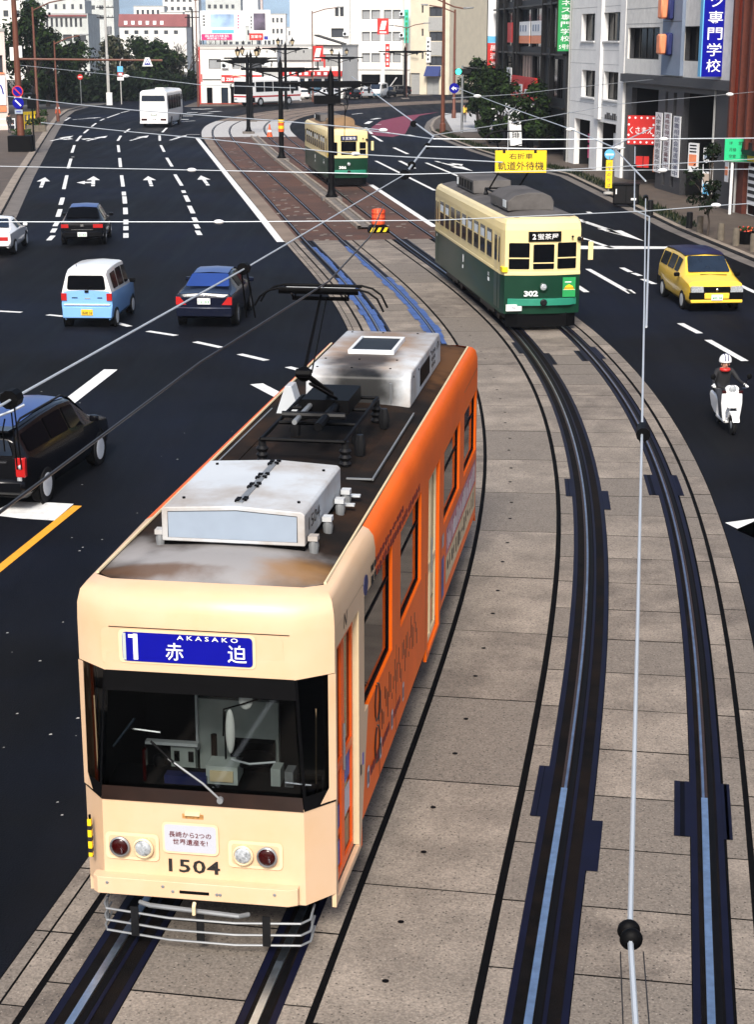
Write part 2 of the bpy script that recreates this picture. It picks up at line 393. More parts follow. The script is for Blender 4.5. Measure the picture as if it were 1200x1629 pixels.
row(1.22, 2.5, 2.44, holes=.36, phase=.04)
row(2.56, 2.80, 1.22, phase=.02); row(3.73-.42, 3.73+.6, 1.22, phase=.02); row(3.73+.95, 3.73+1.165, 1.22, phase=.02); row(3.73+1.21, 3.73+1.53, 1.22, phase=.08)
strip(bed, -1.6, -.95, TB, TC0, .008, 'brown_paving'); strip(bed, -.95, RC(1.6), TB, TC0, .008, 'brick_paving')
strip(bed, -1.7, RC(1.6), TC0, TC1, .008, 'pale_paving'); strip(bed, -1.6, RC(1.6), TC1, TEND, .008, 'brown_paving')
rr = random.Random(4)                   # pale chips lying on the brick section
for _ in range(260):
    t = rr.uniform(TB, TC0); u = rr.choice((rr.uniform(-.6, .6), rr.uniform(3.4, 4.3), rr.uniform(-.9, 5)))
    c = pt(t, u); a = rr.uniform(.05, .16); b_ = rr.uniform(.06, .3)
    if rr.random() < .75: bed.poly([(c.x-a, c.y-b_), (c.x+a, c.y-b_*.6), (c.x+a*.8, c.y+b_), (c.x-a*.7, c.y+b_*.8)], 'slab_b', .0125)
struct(bed, 'track_bed')
rails = MB()
for base in (lambda t: 0., sp):
    zone = lambda a, b=base: (lambda t: b(t)+a)
    for a, b in ((-.95, -.42), (.60, .93)):
        strip(rails, zone(a), zone(b), T0, TB, .016, 'rail_bed', .3)
        strip(rails, zone(a), zone(a+.065), T0, TB, .020, 'strip_blue', .3); strip(rails, zone(b-.06), zone(b), T0, TB, .020, 'strip_blue', .3)
    for s in (-1, 1):
        c = s*.7475
        tj = tY(17.3)
        strip(rails, zone(c-.034), zone(c+.034), T0, tj, .037, 'rail_steel', .12, h=.014)
        strip(rails, zone(c-.034), zone(c+.034), tj, TEND, .032, 'rail_rust', .12, h=.014); strip(rails, zone(c-s*.012-.014), zone(c-s*.012+.014), tj, TEND, .036, 'rail_worn', .12)
        strip(rails, zone(c+.05), zone(c+.10), T0, TB, .0185, 'black', .3)
        if s < 0:
            strip(rails, zone(c+.115), zone(c+.15), T0, TB, .026, 'strip_blue', .3)
        strip(rails, zone(c-.09), zone(c-.035), TB, TEND, .012, 'joint', .3); strip(rails, zone(c+.035), zone(c+.09), TB, TEND, .012, 'joint', .3)
def notch(o, Y0, Y1, a, b):             # wider pieces of the black filler where a slab is cut back
    strip(rails, o+a, o+b, tY(Y0), tY(Y1), .0225, 'rubber_strip'); strip(rails, o+a, o+a+.06, tY(Y0), tY(Y1), .0245, 'strip_blue'); strip(rails, o+b-.06, o+b, tY(Y0), tY(Y1), .0245, 'strip_blue')
for y0, y1, a, b in ((16.6, 17.85, -1.06, -.93), (15.5, 16.6, -.42, -.30), (16.4, 17.7, .43, .6), (16.4, 17.7, .93, 1.02), (29.2, 30.4, -1.06, -.93), (28.4, 29.6, -.42, -.30), (29.4, 30.8, .42, .6), (29.4, 30.8, .93, 1.04), (41.5, 43.0, -.42, -.28), (43.0, 44.6, -1.06, -.93), (41.9, 43.3, .40, .6), (42.2, 43.8, .93, 1.06)):
    notch(3.73, y0, y1, a, b)
rr = random.Random(9)
for s in (-1, 1):                       # blue sealant smeared beside the rails of the left track
    for side in (-1, 1):
        t = tY(46.5 if s < 0 else 44.5); te = tY(66 if s*side < 0 else 57)
        while t < te:
            w = rr.uniform(.12, .22); c = s*.7475 + side*.05
            strip(rails, c if side > 0 else c-w, c+w if side > 0 else c, t, t+.26, .0265, 'blue_sealant'); t += .25
struct(rails, 'tram_track')
isl = MB()
um = lambda o: (lambda t: sp(t)/2+.32+o)
ti0, ti1 = tY(72.5), tY(142.5)
strip(isl, um(-.27), um(.27), ti0, ti1, .10, 'kerb_stone', h=.0); strip(isl, um(-.33), um(-.18), ti0, ti1, .17, 'kerb_pale', h=.0); strip(isl, um(.20), um(.33), ti0, ti1, .17, 'kerb_pale', h=.0)
struct(isl, 'track_island')

# ------------------------------------------------------------------ painted markings
mk = MB()
def dash(a, b, w=.15, m='road_paint', z=.006):
    A, B = at(*a), at(*b); d = (B-A).normalized(); n = Vector((d.y, -d.x, 0))*w/2
    mk.poly([A-n, A+n, B+n, B-n], m, z)
def area(pts, m='road_paint', z=.006): mk.poly([at(*p) for p in pts], m, z)
for line, w in (([((101, 301), (106, 279)), ((108, 268), (112.5, 252.5)), ((114, 243), (118, 231)), ((121.5, 224.5), (128.5, 216)), ((133, 212), (140, 206)), ((145.5, 201.5), (152.5, 196)), ((159, 192), (165.5, 189)), ((170, 187.5), (190, 180.5)), ((192, 179.5), (206, 176))], .2),
                ([((195.5, 297), (193, 279)), ((191.5, 266), (190, 251.5)), ((189, 242), (187.5, 231)), ((187, 224), (192, 216)), ((198, 211), (206, 205))], .2),
                ([((289, 295.5), (278, 277.5)), ((273.5, 265), (265, 251)), ((261, 241.5), (255.5, 231)), ((254, 224), (253.5, 215.5)), ((258, 210.5), (265, 203.5)), ((272, 199.5), (285, 193.5))], .2),
                ([((96, 326), (99.5, 314.5)), ((91.5, 345), (95.5, 333)), ((87, 360), (91, 353)), ((83, 370), (87, 363.5)), ((77, 382.5), (84, 375))], .22),
                ([((198.5, 324), (197.5, 312.5)), ((199.5, 341), (199, 330.5)), ((200, 357), (200, 349.5)), ((200, 366.5), (200, 360)), ((200, 378.5), (200, 371)), ((197, 311), (196.5, 305))], .22),
                ([((299.5, 321), (294.5, 311)), ((307, 339.5), (301, 327.5)), ((312, 353), (308, 346)), ((315, 363.5), (311, 357)), ((318, 374), (313.5, 367)), ((293, 307), (291, 303))], .22),
                ([((104, 187.5), (111.5, 187)), ((103, 192), (111, 187)), ((115, 250), (115.5, 249.6))], .2),
                ([((-25, 494), (34, 497)), ((75, 501), (102, 503.5)), ((186, 514), (206, 519.5)), ((235, 527), (280, 534)), ((310, 544), (352, 553)), ((381, 563.5), (424, 573.5)), ((458, 584), (492, 593))], .2),
                ([((408, 611), (462, 639))], .32), ([((480, 648), (520, 668))], .3),
                ([((98, 648), (176, 588))], .34),
                ([((936, 428), (1005, 467)), ((1083, 514.5), (1114, 530.5)), ((1127, 541), (1186, 574.5)), ((919, 455), (934, 465))], .2),
                ([((1008, 434.5), (1020, 439)), ((1023, 444), (1042, 452)), ((1000, 461), (1008, 467)), ((990, 426), (1004, 433))], .2),
                ([((627, 235), (649, 245)), ((636, 256), (660, 268)), ((593, 216), (608, 225)), ((582, 203), (592, 213)), ((559, 172), (600, 165)), ((606, 170), (640, 166)), ((560, 182), (577, 180))], .25),
                ([((598, 256), (642, 278)), ((642, 278), (692, 303)), ((678, 259), (746, 287))], .2),
                ([((906, 372), (975, 395)), ((936, 337), (940, 339))], .22)):
    for a, b in line: dash(a, b, w)
area([(905, 391), (1080, 392.5), (1085, 396), (905, 396.5)])
dash((313, 219), (447, 385), .33, z=.0065); dash((590, 294), (692, 361), .28, z=.0085)
def arrow(px, L, ang, kind='s', sx=1.):
    c = at(*px); T = Matrix.Translation((c.x, c.y, 0)) @ Matrix.Rotation(ang, 4, 'Z')
    def P(pts): mk.add([T @ Vector((x*sx, y, .006)) for x, y in pts], [tuple(range(len(pts)))], 'road_paint', False)
    P([(-.12, -L/2), (.12, -L/2), (.12, -L/2+L*.14), (-.12, -L/2+L*.14)]); P([(-.12, -L*.32), (.12, -L*.32), (.12, L*.08), (-.12, L*.08)])
    P([(-.45, L*.08), (.45, L*.08), (0, L/2)])
    if 'l' in kind:
        P([(-.12, -L*.2), (-.12, -L*.08), (-.55, -L*.08), (-.55, -L*.2)]); P([(-.55, -L*.3), (-.55, .02*L), (-1.1, -L*.14)])
    if 'r' in kind:
        P([(.12, -L*.2), (.55, -L*.2), (.55, -L*.08), (.12, -L*.08)]); P([(.55, -L*.3), (1.1, -L*.14), (.55, .02*L)])
h = R(9)
for px, k in (((68, 290), 's'), ((148, 288), 'sl'), ((238, 288), 's'), ((325, 287), 's')): arrow(px, 7.2, h, k, .85)
for px, k in (((99, 220), 'sr'), ((155, 220), 'sl'), ((222, 219.5), 's'), ((284, 219), 's')): arrow(px, 7.5, R(-4), k, 1.05)
arrow((139, 188.5), 6, R(-20), 's', 1.1)
arrow((966, 364), 9.5, R(191), 's', .85); arrow((955, 362), 6.0, R(191), 's', .6); arrow((722, 264), 9, R(193), 'sl', .9); arrow((640, 214), 8, R(200), 's', 1.1)
area([(1138, 428), (1166, 440), (1168, 447), (1200, 462), (1208, 470), (1190, 462), (1150, 441)])
area([(1154.5, 832), (1215, 823.5), (1215, 843), (1171, 843), (1215, 862)])
area([(0, 809), (20, 798), (82, 800), (117, 802), (86, 828.5), (30, 825), (-10, 820)])
dash((-30, 928), (123, 805), .16, 'yellow_paint', .0075)
for i in range(5): dash((283+i*7, 190-i*5.5), (300+i*7, 190-i*5.5), .9)
dash((318, 214), (296, 214), .3); dash((262, 196), (310, 192), .25)
for x, y in ((330, 181), (345, 178), (330, 174)): dash((x-12, y), (x+6, y-1), .7)
area([(585, 212), (592, 202), (607, 192), (640, 185), (700, 178), (668, 184), (655, 194), (645, 213), (625, 218), (600, 216)], 'red_asphalt', .0045)
for a, b in (((583, 197), (590, 193)), ((598, 198), (607, 198)), ((592, 190), (604, 188))): dash(a, b, .5, z=.0085)
struct(mk, 'road_markings')
lit = MB(); rr = random.Random(3)
for _ in range(70):                     # grit and litter on the near carriageway
    c = at(rr.uniform(0, 420), rr.uniform(620, 1300)); a = rr.uniform(.008, .022)
    lit.poly([(c.x-a, c.y-a), (c.x+a, c.y-a*.7), (c.x+a*.7, c.y+a), (c.x-a*.6, c.y+a*.8)], 'concrete_pole', .005)
tag(lit.build('road_grit'), 'scattered pale grit and paper scraps on the dark carriageway beside the orange tram', 'grit', kind='stuff')
# ------------------------------------------------------------------ the orange and cream tram
mat('tram_cream', (.66, .455, .295), .36, var=.05, scale=1.2, spec=.35, coat=.05, dirt_or_sheen=(.60, .36, .17), dirt_or_sheen_amt=.4, dscale=1.1)
mat('tram_orange', (.86, .135, .006), .45, var=.06, scale=1.5, spec=.2, dirt_or_sheen=(.60, .08, .006), dirt_or_sheen_amt=.4, dscale=.9)
mat('tram_orange_door', (.80, .10, .008), .4, var=.06)
mat('tram_roof', (.009, .007, .006), .85, var=.4, scale=1.5, bump=.15, dirt_or_sheen=(.055, .026, .012), dirt_or_sheen_amt=.6, dscale=.9, spec=.12)
mat('roof_soot', (.30, .29, .29), .8, var=.25, scale=2, dirt_or_sheen=(.05, .035, .025), dirt_or_sheen_amt=.9, dscale=1.3)
mat('box_paint', (.52, .55, .58), .55, var=.05, scale=2, dirt_or_sheen=(.24, .15, .07), dirt_or_sheen_amt=.55, dscale=1.1)
mat('box_face', (.27, .325, .40), .5, var=.05)
mat('box_soot', (.012, .011, .011), .8, var=.3)
mat('cab_grey', (.42, .46, .44), .7, var=.25, scale=3)
mat('cab_dark', (.008, .008, .009), .8, var=.2)
mat('brown_band', (.018, .0085, .006), .3, var=.3)
mat('curtain_bar', (.16, .11, .06), .5, var=0)
mat('rust_stain', (.40, .20, .06), .7, var=.5, scale=40)
mat('beige', (.72, .58, .36), .45, var=.05)
mat('ad_pink', (.42, .16, .20), .5, var=.5, scale=9)
mat('ad_tan', (.55, .42, .26), .5, var=.3, scale=9)
mat('ad_blue', (.03, .08, .32), .5, var=.6, scale=8)
cg = bpy.data.materials.new('clear_glass'); cg.use_nodes = True; _n = cg.node_tree
_b = _n.nodes['Principled BSDF']; _o = _n.nodes['Material Output']
_g = _n.nodes.new('ShaderNodeBsdfGlossy'); _g.inputs['Roughness'].default_value = .03
_t = _n.nodes.new('ShaderNodeBsdfTransparent'); _t.inputs[0].default_value = (.50, .53, .53, 1)
_f = _n.nodes.new('ShaderNodeFresnel'); _f.inputs[0].default_value = 1.35
_x = _n.nodes.new('ShaderNodeMixShader'); _n.links.new(_f.outputs[0], _x.inputs[0]); _n.links.new(_t.outputs[0], _x.inputs[1]); _n.links.new(_g.outputs[0], _x.inputs[2]); _n.links.new(_x.outputs[0], _o.inputs[0])
M['clear_glass'] = cg

def wall_grid(mb, P, u0, u1, v0, v1, holes, depth, m, rm=None, cuts_u=(), cuts_v=()):
    """flat wall with openings and reveals; P(u, v, d) gives the place d behind the face"""
    us = sorted({u0, u1, *cuts_u, *[min(max(h[i], u0), u1) for h in holes for i in (0, 1)]})
    vs = sorted({v0, v1, *cuts_v, *[min(max(h[i], v0), v1) for h in holes for i in (2, 3)]})
    inside = lambda u, v: any(h[0] < u < h[1] and h[2] < v < h[3] for h in holes)
    for a, b in zip(us[:-1], us[1:]):
        for c, d in zip(vs[:-1], vs[1:]):
            if not inside((a+b)/2, (c+d)/2):
                mb.add([P(a, c, 0), P(b, c, 0), P(b, d, 0), P(a, d, 0)], [(0, 1, 2, 3)], m, False)
    for h in holes:
        a, b, c, d = max(h[0], u0), min(h[1], u1), max(h[2], v0), min(h[3], v1)
        q = [(a, c), (b, c), (b, d), (a, d)]
        for (s, t), (s2, t2) in zip(q, q[1:]+q[:1]):
            if s == s2 and s in (u0, u1): continue
            if t == t2 and t in (v0, v1): continue
            mb.add([P(s, t, 0), P(s, t, depth), P(s2, t2, depth), P(s2, t2, 0)], [(0, 1, 2, 3)], rm or m, False)

def split_paint(o, cream, orange, co, no):     # a second colour beyond a cutting plane
    bm = bmesh.new(); bm.from_mesh(o.data)
    bmesh.ops.bisect_plane(bm, geom=bm.verts[:]+bm.edges[:]+bm.faces[:], plane_co=co, plane_no=no, dist=1e-5)
    i0 = o.data.materials.find(cream); o.data.materials.append(M[orange]); i1 = len(o.data.materials)-1
    for f in bm.faces:
        if f.material_index == i0 and (f.calc_center_median()-Vector(co)).dot(Vector(no)) > 0: f.material_index = i1
    bm.to_mesh(o.data); bm.free(); o.data.set_sharp_from_angle(angle=R(35))

HW, LEN = 1.19, 12.75
hero = empty('tram', (-1.52, 13.51), R(-8.8), 'large orange and cream articulated tram numbered 1504, nearest the viewer', 'tram')
hb = MB()
side_holes = [(.34, 1.36, .42, 2.80), (1.62, 3.36, 1.68, 2.84), (3.98, 5.72, 1.70, 2.78), (6.42, 7.55, .50, 2.72), (8.05, 9.98, 1.70, 2.68), (10.58, 12.35, 1.70, 2.64)]
for sx in (1, -1):
    P = (lambda u, v, d, sx=sx: Vector((sx*(HW-d), u, v)))
    wall_grid(hb, P, .26, LEN-.26, .62, 2.98, [h for h in side_holes if h[2] > .62] + [(h[0], h[1], .62, h[3]) for h in side_holes if h[2] < .62], .07, 'tram_cream')
    for a, b in ((.26, .34), (1.36, 1.50)): hb.box(sx*HW-.04*(sx > 0), sx*HW+.04*(sx < 0), a, b, .36, .62, 'tram_cream')
    for a, b in ((6.30, 6.42), (7.55, 7.72)): hb.box(sx*HW-.04*(sx > 0), sx*HW+.04*(sx < 0), a, b, .44, .62, 'tram_cream')
    hb.box(sx*HW-.05*(sx > 0), sx*HW+.05*(sx < 0), .34, 1.36, .36, .42, 'tram_cream'); hb.box(sx*HW-.05*(sx > 0), sx*HW+.05*(sx < 0), 6.42, 7.55, .44, .50, 'tram_cream')
def ring(z, hw, fw, yf, yc): return [(-fw, yf, z), (fw, yf, z), (hw, yf+yc, z), (hw, LEN-yf-yc, z), (fw, LEN-yf, z), (-fw, LEN-yf, z), (-hw, LEN-yf-yc, z), (-hw, yf+yc, z)]
lev = [ring(.50, HW, .96, .0, .26), ring(1.42, HW, .95, .0, .26), ring(2.60, HW, .87, .03, .23), ring(2.98, HW, .84, .05, .21), ring(3.13, HW-.006, .85, .06, .20), ring(3.24, HW-.03, .87, .11, .18), ring(3.30, HW-.08, .88, .22, .14), ring(3.325, HW-.14, .89, .36, .10)]
for i in range(len(lev)-1):
    a, b = lev[i], lev[i+1]
    for j in range(8):
        k = (j+1) % 8
        if i < 3 and j in (2, 6): continue            # the flat sides come from the grid
        if i == 1 and j in (0, 1, 7): continue        # the windscreen
        hb.add([a[j], a[k], b[k], b[j]], [(0, 1, 2, 3)], 'tram_cream', i >= 3)
body = hb.build('body', hero, sharp=40)
split_paint(body, 'tram_cream', 'tram_orange', (0, 1.5, .6), (0, 1, -.30))
# weld so the rounded cove shades smoothly
_bm = bmesh.new(); _bm.from_mesh(body.data); bmesh.ops.remove_doubles(_bm, verts=_bm.verts, dist=.0004); _bm.to_mesh(body.data); _bm.free(); body.data.set_sharp_from_angle(angle=R(38))
rf = MB()
prof = [(-1.06, 3.31), (-.65, 3.37), (-.2, 3.40), (.2, 3.40), (.65, 3.37), (1.06, 3.31)]
yy = [.40, .55, 1.0, 2, 3, 4, 5, 6, 7, 8, 9, 10, 11, 12, LEN-.55, LEN-.40]
vsr = [(x*(1 if 0 < i < 15 else .85), y, z if 0 < i < 15 else 3.312) for i, y in enumerate(yy) for x, z in prof]
rf.add(vsr, [(i*6+j, i*6+j+1, (i+1)*6+j+1, (i+1)*6+j) for i in range(15) for j in range(5)], 'tram_roof')
roof = rf.build('roof', hero)
# soot and rust of the roof: paler dust at the front, black round the pantograph
n = M['tram_roof'].node_tree; b = n.nodes['Principled BSDF']; src = b.inputs['Base Color'].links[0].from_socket
tc = n.nodes.new('ShaderNodeTexCoord')
def blob(n, tc, src, c, r, colr, amt, seed):
    mp = n.nodes.new('ShaderNodeMapping'); mp.inputs['Location'].default_value = [-c[i]/r[i] for i in range(3)]; mp.inputs['Scale'].default_value = [1/r[i] for i in range(3)]
    n.links.new(tc.outputs['Object'], mp.inputs[0])
    no = n.nodes.new('ShaderNodeTexNoise'); no.inputs['Scale'].default_value = 1.6+seed*.3; no.inputs['Detail'].default_value = 5; n.links.new(tc.outputs['Object'], no.inputs['Vector'])
    ln = n.nodes.new('ShaderNodeVectorMath'); ln.operation = 'LENGTH'; n.links.new(mp.outputs[0], ln.inputs[0])
    ad = n.nodes.new('ShaderNodeMath'); ad.operation = 'MULTIPLY_ADD'; ad.inputs[1].default_value = 1.1; n.links.new(no.outputs[0], ad.inputs[0]); n.links.new(ln.outputs['Value'], ad.inputs[2])
    r2 = n.nodes.new('ShaderNodeMapRange'); r2.inputs[1].default_value = .85; r2.inputs[2].default_value = 1.55; r2.inputs[3].default_value = amt; r2.inputs[4].default_value = 0; r2.interpolation_type = 'SMOOTHSTEP'; n.links.new(ad.outputs[0], r2.inputs[0])
    x = n.nodes.new('ShaderNodeMix'); x.data_type = 'RGBA'; x.inputs[7].default_value = (*colr, 1); n.links.new(r2.outputs[0], x.inputs[0]); n.links.new(src, x.inputs[6]); return x.outputs[2]
src = blob(n, tc, src, (0, .85, 3.3), (1.5, .9, 9), (.30, .29, .29), .9, 1)
src = blob(n, tc, src, (.70, .70, 3.3), (.5, .45, 9), (.26, .13, .04), .75, 2)
src = blob(n, tc, src, (-.55, .55, 3.3), (.7, .22, 9), (.10, .05, .025), .8, 5)
src = blob(n, tc, src, (.9, 10.8, 3.3), (.4, 2.2, 9), (.12, .055, .022), .8, 6)
src = blob(n, tc, src, (0, 5.8, 3.3), (1.0, 2.6, 9), (.0035, .003, .003), .9, 7)
src = blob(n, tc, src, (-.9, 1.2, 3.3), (.25, .6, 9), (.33, .31, .30), .6, 3)
n.links.new(src, b.inputs['Base Color'])
nb_ = M['box_paint'].node_tree; bb = nb_.nodes['Principled BSDF']; src = bb.inputs['Base Color'].links[0].from_socket; tcb = nb_.nodes.new('ShaderNodeTexCoord')
src = blob(nb_, tcb, src, (.05, 9.6, 3.8), (.95, 2.2, .10), (.27, .135, .04), .75, 4)
src = blob(nb_, tcb, src, (.05, 8.4, 3.8), (.62, 1.3, .5), (.022, .015, .011), .92, 2)
src = blob(nb_, tcb, src, (.05, 7.6, 3.50), (.72, .75, .75), (.003, .003, .003), 1., 1)
nb_.links.new(src, bb.inputs['Base Color'])
gt = MB()
for s in (-1, 1): gt.tube([(s*1.055, .5, 3.328), (s*1.055, LEN-.5, 3.328)], .014, 'beige', 6)
gt.build('gutter_rail', hero)
wk = MB()
for s in (-1, 1):
    wk.box(s*.80-.10, s*.80+.10, 3.9, 7.2, 3.352, 3.375, 'tram_roof'); wk.box(s*.90-.008, s*.90+.008, 3.9, 7.2, 3.36, 3.385, 'grey_metal')
    wk.box(min(s*.62, s*.89), max(s*.62, s*.89), 3.88, 3.90, 3.37, 3.387, 'grey_metal')
wk.build('roof_walkway', hero)
# windscreen, wrapping round both corners
ws = MB(); a, b = lev[1], lev[2]
gq = [[a[0], a[1], b[1], b[0]], [a[1], a[2], b[2], b[1]], [a[7], a[0], b[0], b[7]]]
for q in gq: ws.panel(q, 'clear_glass', -.03, 0)
ws.build('windscreen', hero)
wf = MB()
for q in gq: pass
wf.panel([(-.952, -.0, 1.40), (.952, -.0, 1.40), (.94, -.0, 1.535), (-.94, -.0, 1.535)], 'brown_band', .012)
for s in (-1, 1):
    q = [(s*.952, 0, 1.40), (s*HW, .26, 1.40), (s*HW, .26, 1.535), (s*.94, 0, 1.535)]
    wf.panel(q if s > 0 else [q[1], q[0], q[3], q[2]], 'black', .006)
    q = [(s*.945, 0, 1.53), (s*.968, .02, 1.53), (s*.893, .05, 2.6), (s*.87, .03, 2.6)]
    wf.panel(q if s > 0 else [q[1], q[0], q[3], q[2]], 'black', .004)
    q = [(s*1.135, .205, 1.42), (s*HW, .26, 1.42), (s*HW, .26, 2.60), (s*1.13, .215, 2.60)]
    wf.panel(q if s > 0 else [q[1], q[0], q[3], q[2]], 'tram_cream', .012)
    q = [(s*1.07, .13, 1.42), (s*1.14, .21, 1.42), (s*1.14, .21, 1.56)]
    wf.panel([*q, q[2]] if s > 0 else [q[1], q[0], q[2], q[2]], 'tram_cream', .010)
    wf.tube([(s*1.03, .16, 1.60), (s*1.035, .165, 2.3)], .007, 'curtain_bar', 5)
wf.panel([(-.89, .024, 2.42), (.89, .024, 2.42), (.872, .034, 2.605), (-.872, .034, 2.605)], 'black', .006)
wf.build('windscreen_surround', hero)
wp = MB(); wp.tube([(.18, -.02, 1.47), (.02, -.03, 1.62), (-.30, -.02, 1.83)], .010, 'grey_metal', 6); wp.tube([(-.46, -.015, 1.98), (-.14, -.025, 1.70)], .011, 'black', 6); wp.lathe([(.03, -.045), (.03, 0)], 'grey_metal', (.18, 0, 1.47), 'y', 10)
wp.build('wiper', hero)
# inside of the cab
ci = MB(); ci.box(-1.05, 1.05, 1.75, 1.79, .9, 3.0, 'cab_dark'); ci.box(-1.06, 1.06, .3, 3.0, .9, .95, 'cab_dark'); ci.box(-1.02, 1.02, .30, 3.0, 2.70, 2.76, 'cab_dark')
for s in (-1, 1): ci.box(s*1.06-.01, s*1.06+.01, .34, 3.0, .9, 2.7, 'cab_dark')
ci.build('cab_interior', hero)
bk = MB(); bk.box(-.34, .44, 1.20, 1.26, .98, 1.90, 'cab_grey'); bk.box(-.60, -.36, 1.1, 1.2, .98, 1.46, 'cab_grey'); bk.box(-.84, -.32, 1.05, 1.12, 1.47, 1.50, 'white_metal'); bk.box(-.36, -.34, 1.15, 1.2, 1.4, 2.0, 'white_metal')
for x in (-.54, -.40): bk.box(x-.025, x+.025, 1.085, 1.1, 1.30, 1.40, 'black')
bk.build('cab_partition', hero)
db = MB(); db.prism([(.18, .95), (.18, 1.36), (.42, 1.44), (.62, 1.46), (.62, .95)], 'x', -.98, .98, 'black'); db.box(-.06, .24, .38, .60, 1.42, 1.60, 'cab_grey'); db.box(-.02, .20, .36, .38, 1.46, 1.56, 'beige')
db.lathe([(.17, 1.56), (.19, 1.585), (.17, 1.60)], 'black', (.34, .62, 0), 'z', 18); db.tube([(.14, .55, 1.60), (.34, .44, 1.615), (.56, .55, 1.60)], .010, 'white_metal', 6)
db.box(.55, .64, .40, .55, 1.42, 1.60, 'cab_grey'); db.box(.68, .76, .40, .55, 1.42, 1.58, 'grey_metal'); db.tube([(.70, .35, 1.5), (.95, .33, 1.5)], .012, 'chrome', 6)
db.box(-.66, -.63, .36, .42, 1.42, 1.72, 'red_lens'); db.ball((-.52, .42, 1.60), (.06, .05, .07), 'black'); db.box(-.45, -.05, .34, .45, 1.42, 1.50, 'sign_navy'); db.tube([(-.95, .4, 1.72), (-.75, .45, 1.98)], .015, 'glass_blue', 6); db.tube([(-.80, .5, 1.86), (-.52, .5, 1.84)], .012, 'chrome', 6)
db.build('dashboard', hero)
st = MB(); st.box(.0, .42, 1.05, 1.15, 1.2, 1.55, 'black'); st.box(.0, .42, .85, 1.15, 1.15, 1.25, 'black'); st.tube([(-.09, .80, 1.4), (-.09, .80, 1.72)], .03, 'brown_band', 8)
st.build('driver_seat', hero)
mr = MB(); mr.ball((.40, .12, 2.36), (.066, .02, .09), 'white_paint', 14, 8); mr.tube([(.66, .10, 2.44), (.40, .09, 2.34), (.20, .10, 2.27), (.19, .10, 2.02)], .008, 'black', 6); mr.build('round_mirror', hero)
mr = MB(); mr.ball((.25, .12, 2.06), (.045, .03, .21), 'plate_white', 14, 10); mr.box(.20, .21, .10, .13, 1.8, 2.24, 'black'); mr.build('long_mirror', hero)
# front equipment
sm = MB()
for s in (1, -1):
    for y in (2.5, 3.68, 6.2, 7.8, 10.28, 12.45): sm.box(*sorted((s*(HW-.001), s*(HW+.0025))), y-.004, y+.004, .64, 1.62, 'brown_band')
    sm.box(*sorted((s*(HW-.001), s*(HW+.0025))), 1.55, LEN-.3, 2.965, 2.973, 'brown_band')
sm.box(-.83, .83, .045, .052, 2.992, 2.998, 'brown_band')
for x, w, z0, z1 in ((-.09, .10, 1.26, 1.305), (-.05, .012, 1.02, 1.26), (.42, .008, .72, .82), (-.70, .008, .70, .80), (-.02, .02, .70, .735)): sm.box(x-w, x+w, -.0035, .0, z0, z1, 'rust_stain') if z0 > 1.25 else None
sm.build('panel_seam', hero)
dp = MB(); dp.panel([(-.90, .05, 2.655), (.79, .05, 2.655), (.765, .052, 2.99), (-.90, .052, 2.99)], 'tram_cream', .012, 0, .05)
dp.build('sign_housing', hero)
ds = MB(); z0, z1 = 2.70, 2.965
ds.panel([(-.735, .03, z0-.02), (.525, .03, z0-.02), (.525, .03, z1+.02), (-.735, .03, z1+.02)], 'beige', .004, 0, .05)
ds.panel([(-.70, .022, z0), (.50, .022, z0), (.50, .022, z1), (-.70, .022, z1)], 'sign_blue', .004, 0, .04)
ds.panel([(-.695, .018, z0+.01), (-.665, .018, z0+.01), (-.665, .018, z1-.01), (-.695, .018, z1-.01)], 'cab_grey', .003)
T = lambda x, z, y=.012: frame((x, y, z), (1, 0, 0), (0, 0, 1))
ds.text('1', .33, 'ink_white', T(-.575, 2.835), bold=.015); ds.box(-.64, -.57, .012, .013, 2.915, 2.945, 'ink_white'); ds.text('赤', .17, 'ink_white', T(-.215, 2.808), w=.165, bold=.02); ds.text('迫', .17, 'ink_white', T(.36, 2.815), w=.175, bold=.02); ds.text('AKASAKO', .055, 'ink_white', T(.09, 2.937), w=.56, bold=.01, space=1.6)
ds.build('destination_sign', hero)
for s, x0, x1 in ((-1, -.93, -.42), (1, .24, .75)):
    hp = MB(); hp.panel([(x0, 0, .83), (x1, 0, .83), (x1, 0, 1.09), (x0, 0, 1.09)], 'beige', .015, 0, .05); hp.panel([(x0+.03, 0, .86), (x1-.03, 0, .86), (x1-.03, 0, 1.06), (x0+.03, 0, 1.06)], 'tram_cream', .018, 0, .04)
    xs = (x0+.145, x1-.14); xt, xh = xs if s < 0 else xs[::-1]
    hp = hp.build('lamp_panel', hero)
    for nm, x, mt in (('headlight', xh, 'clear_lens'), ('tail_lamp', xt, 'red_lens')):
        l = MB(); l.lathe([(.088, -.02), (.098, -.055), (.085, -.065), (.080, -.05)], 'grey_metal' if nm == 'tail_lamp' else 'beige', (x, 0, .965), 'y', 20); l.ball((x, -.045, .965), (.082, .03, .082), mt, 16, 8); l.build(nm, hp)
sb = MB(); sb.panel([(-.38, 0, .925), (.15, 0, .925), (.15, 0, 1.225), (-.38, 0, 1.225)], 'beige', .02, 0, .05); sb.panel([(-.36, 0, .945), (.13, 0, .945), (.13, 0, 1.205), (-.36, 0, 1.205)], 'pale_paving', .024, 0, .035)
mat('board_white', (.46, .47, .53), .5, var=.03); sb.ms[sb.ms.index(M['pale_paving'])] = M['board_white']
mat('ink_maroon', (.12, .004, .006), .6, var=0)
sb.text('長崎から2つの', .06, 'ink_maroon', T(-.115, 1.115, -.030), w=.40, bold=.03); sb.text('世界遺産を!', .06, 'ink_maroon', T(-.115, 1.045, -.030), w=.33, bold=.03)
sb.build('notice_board', hero)
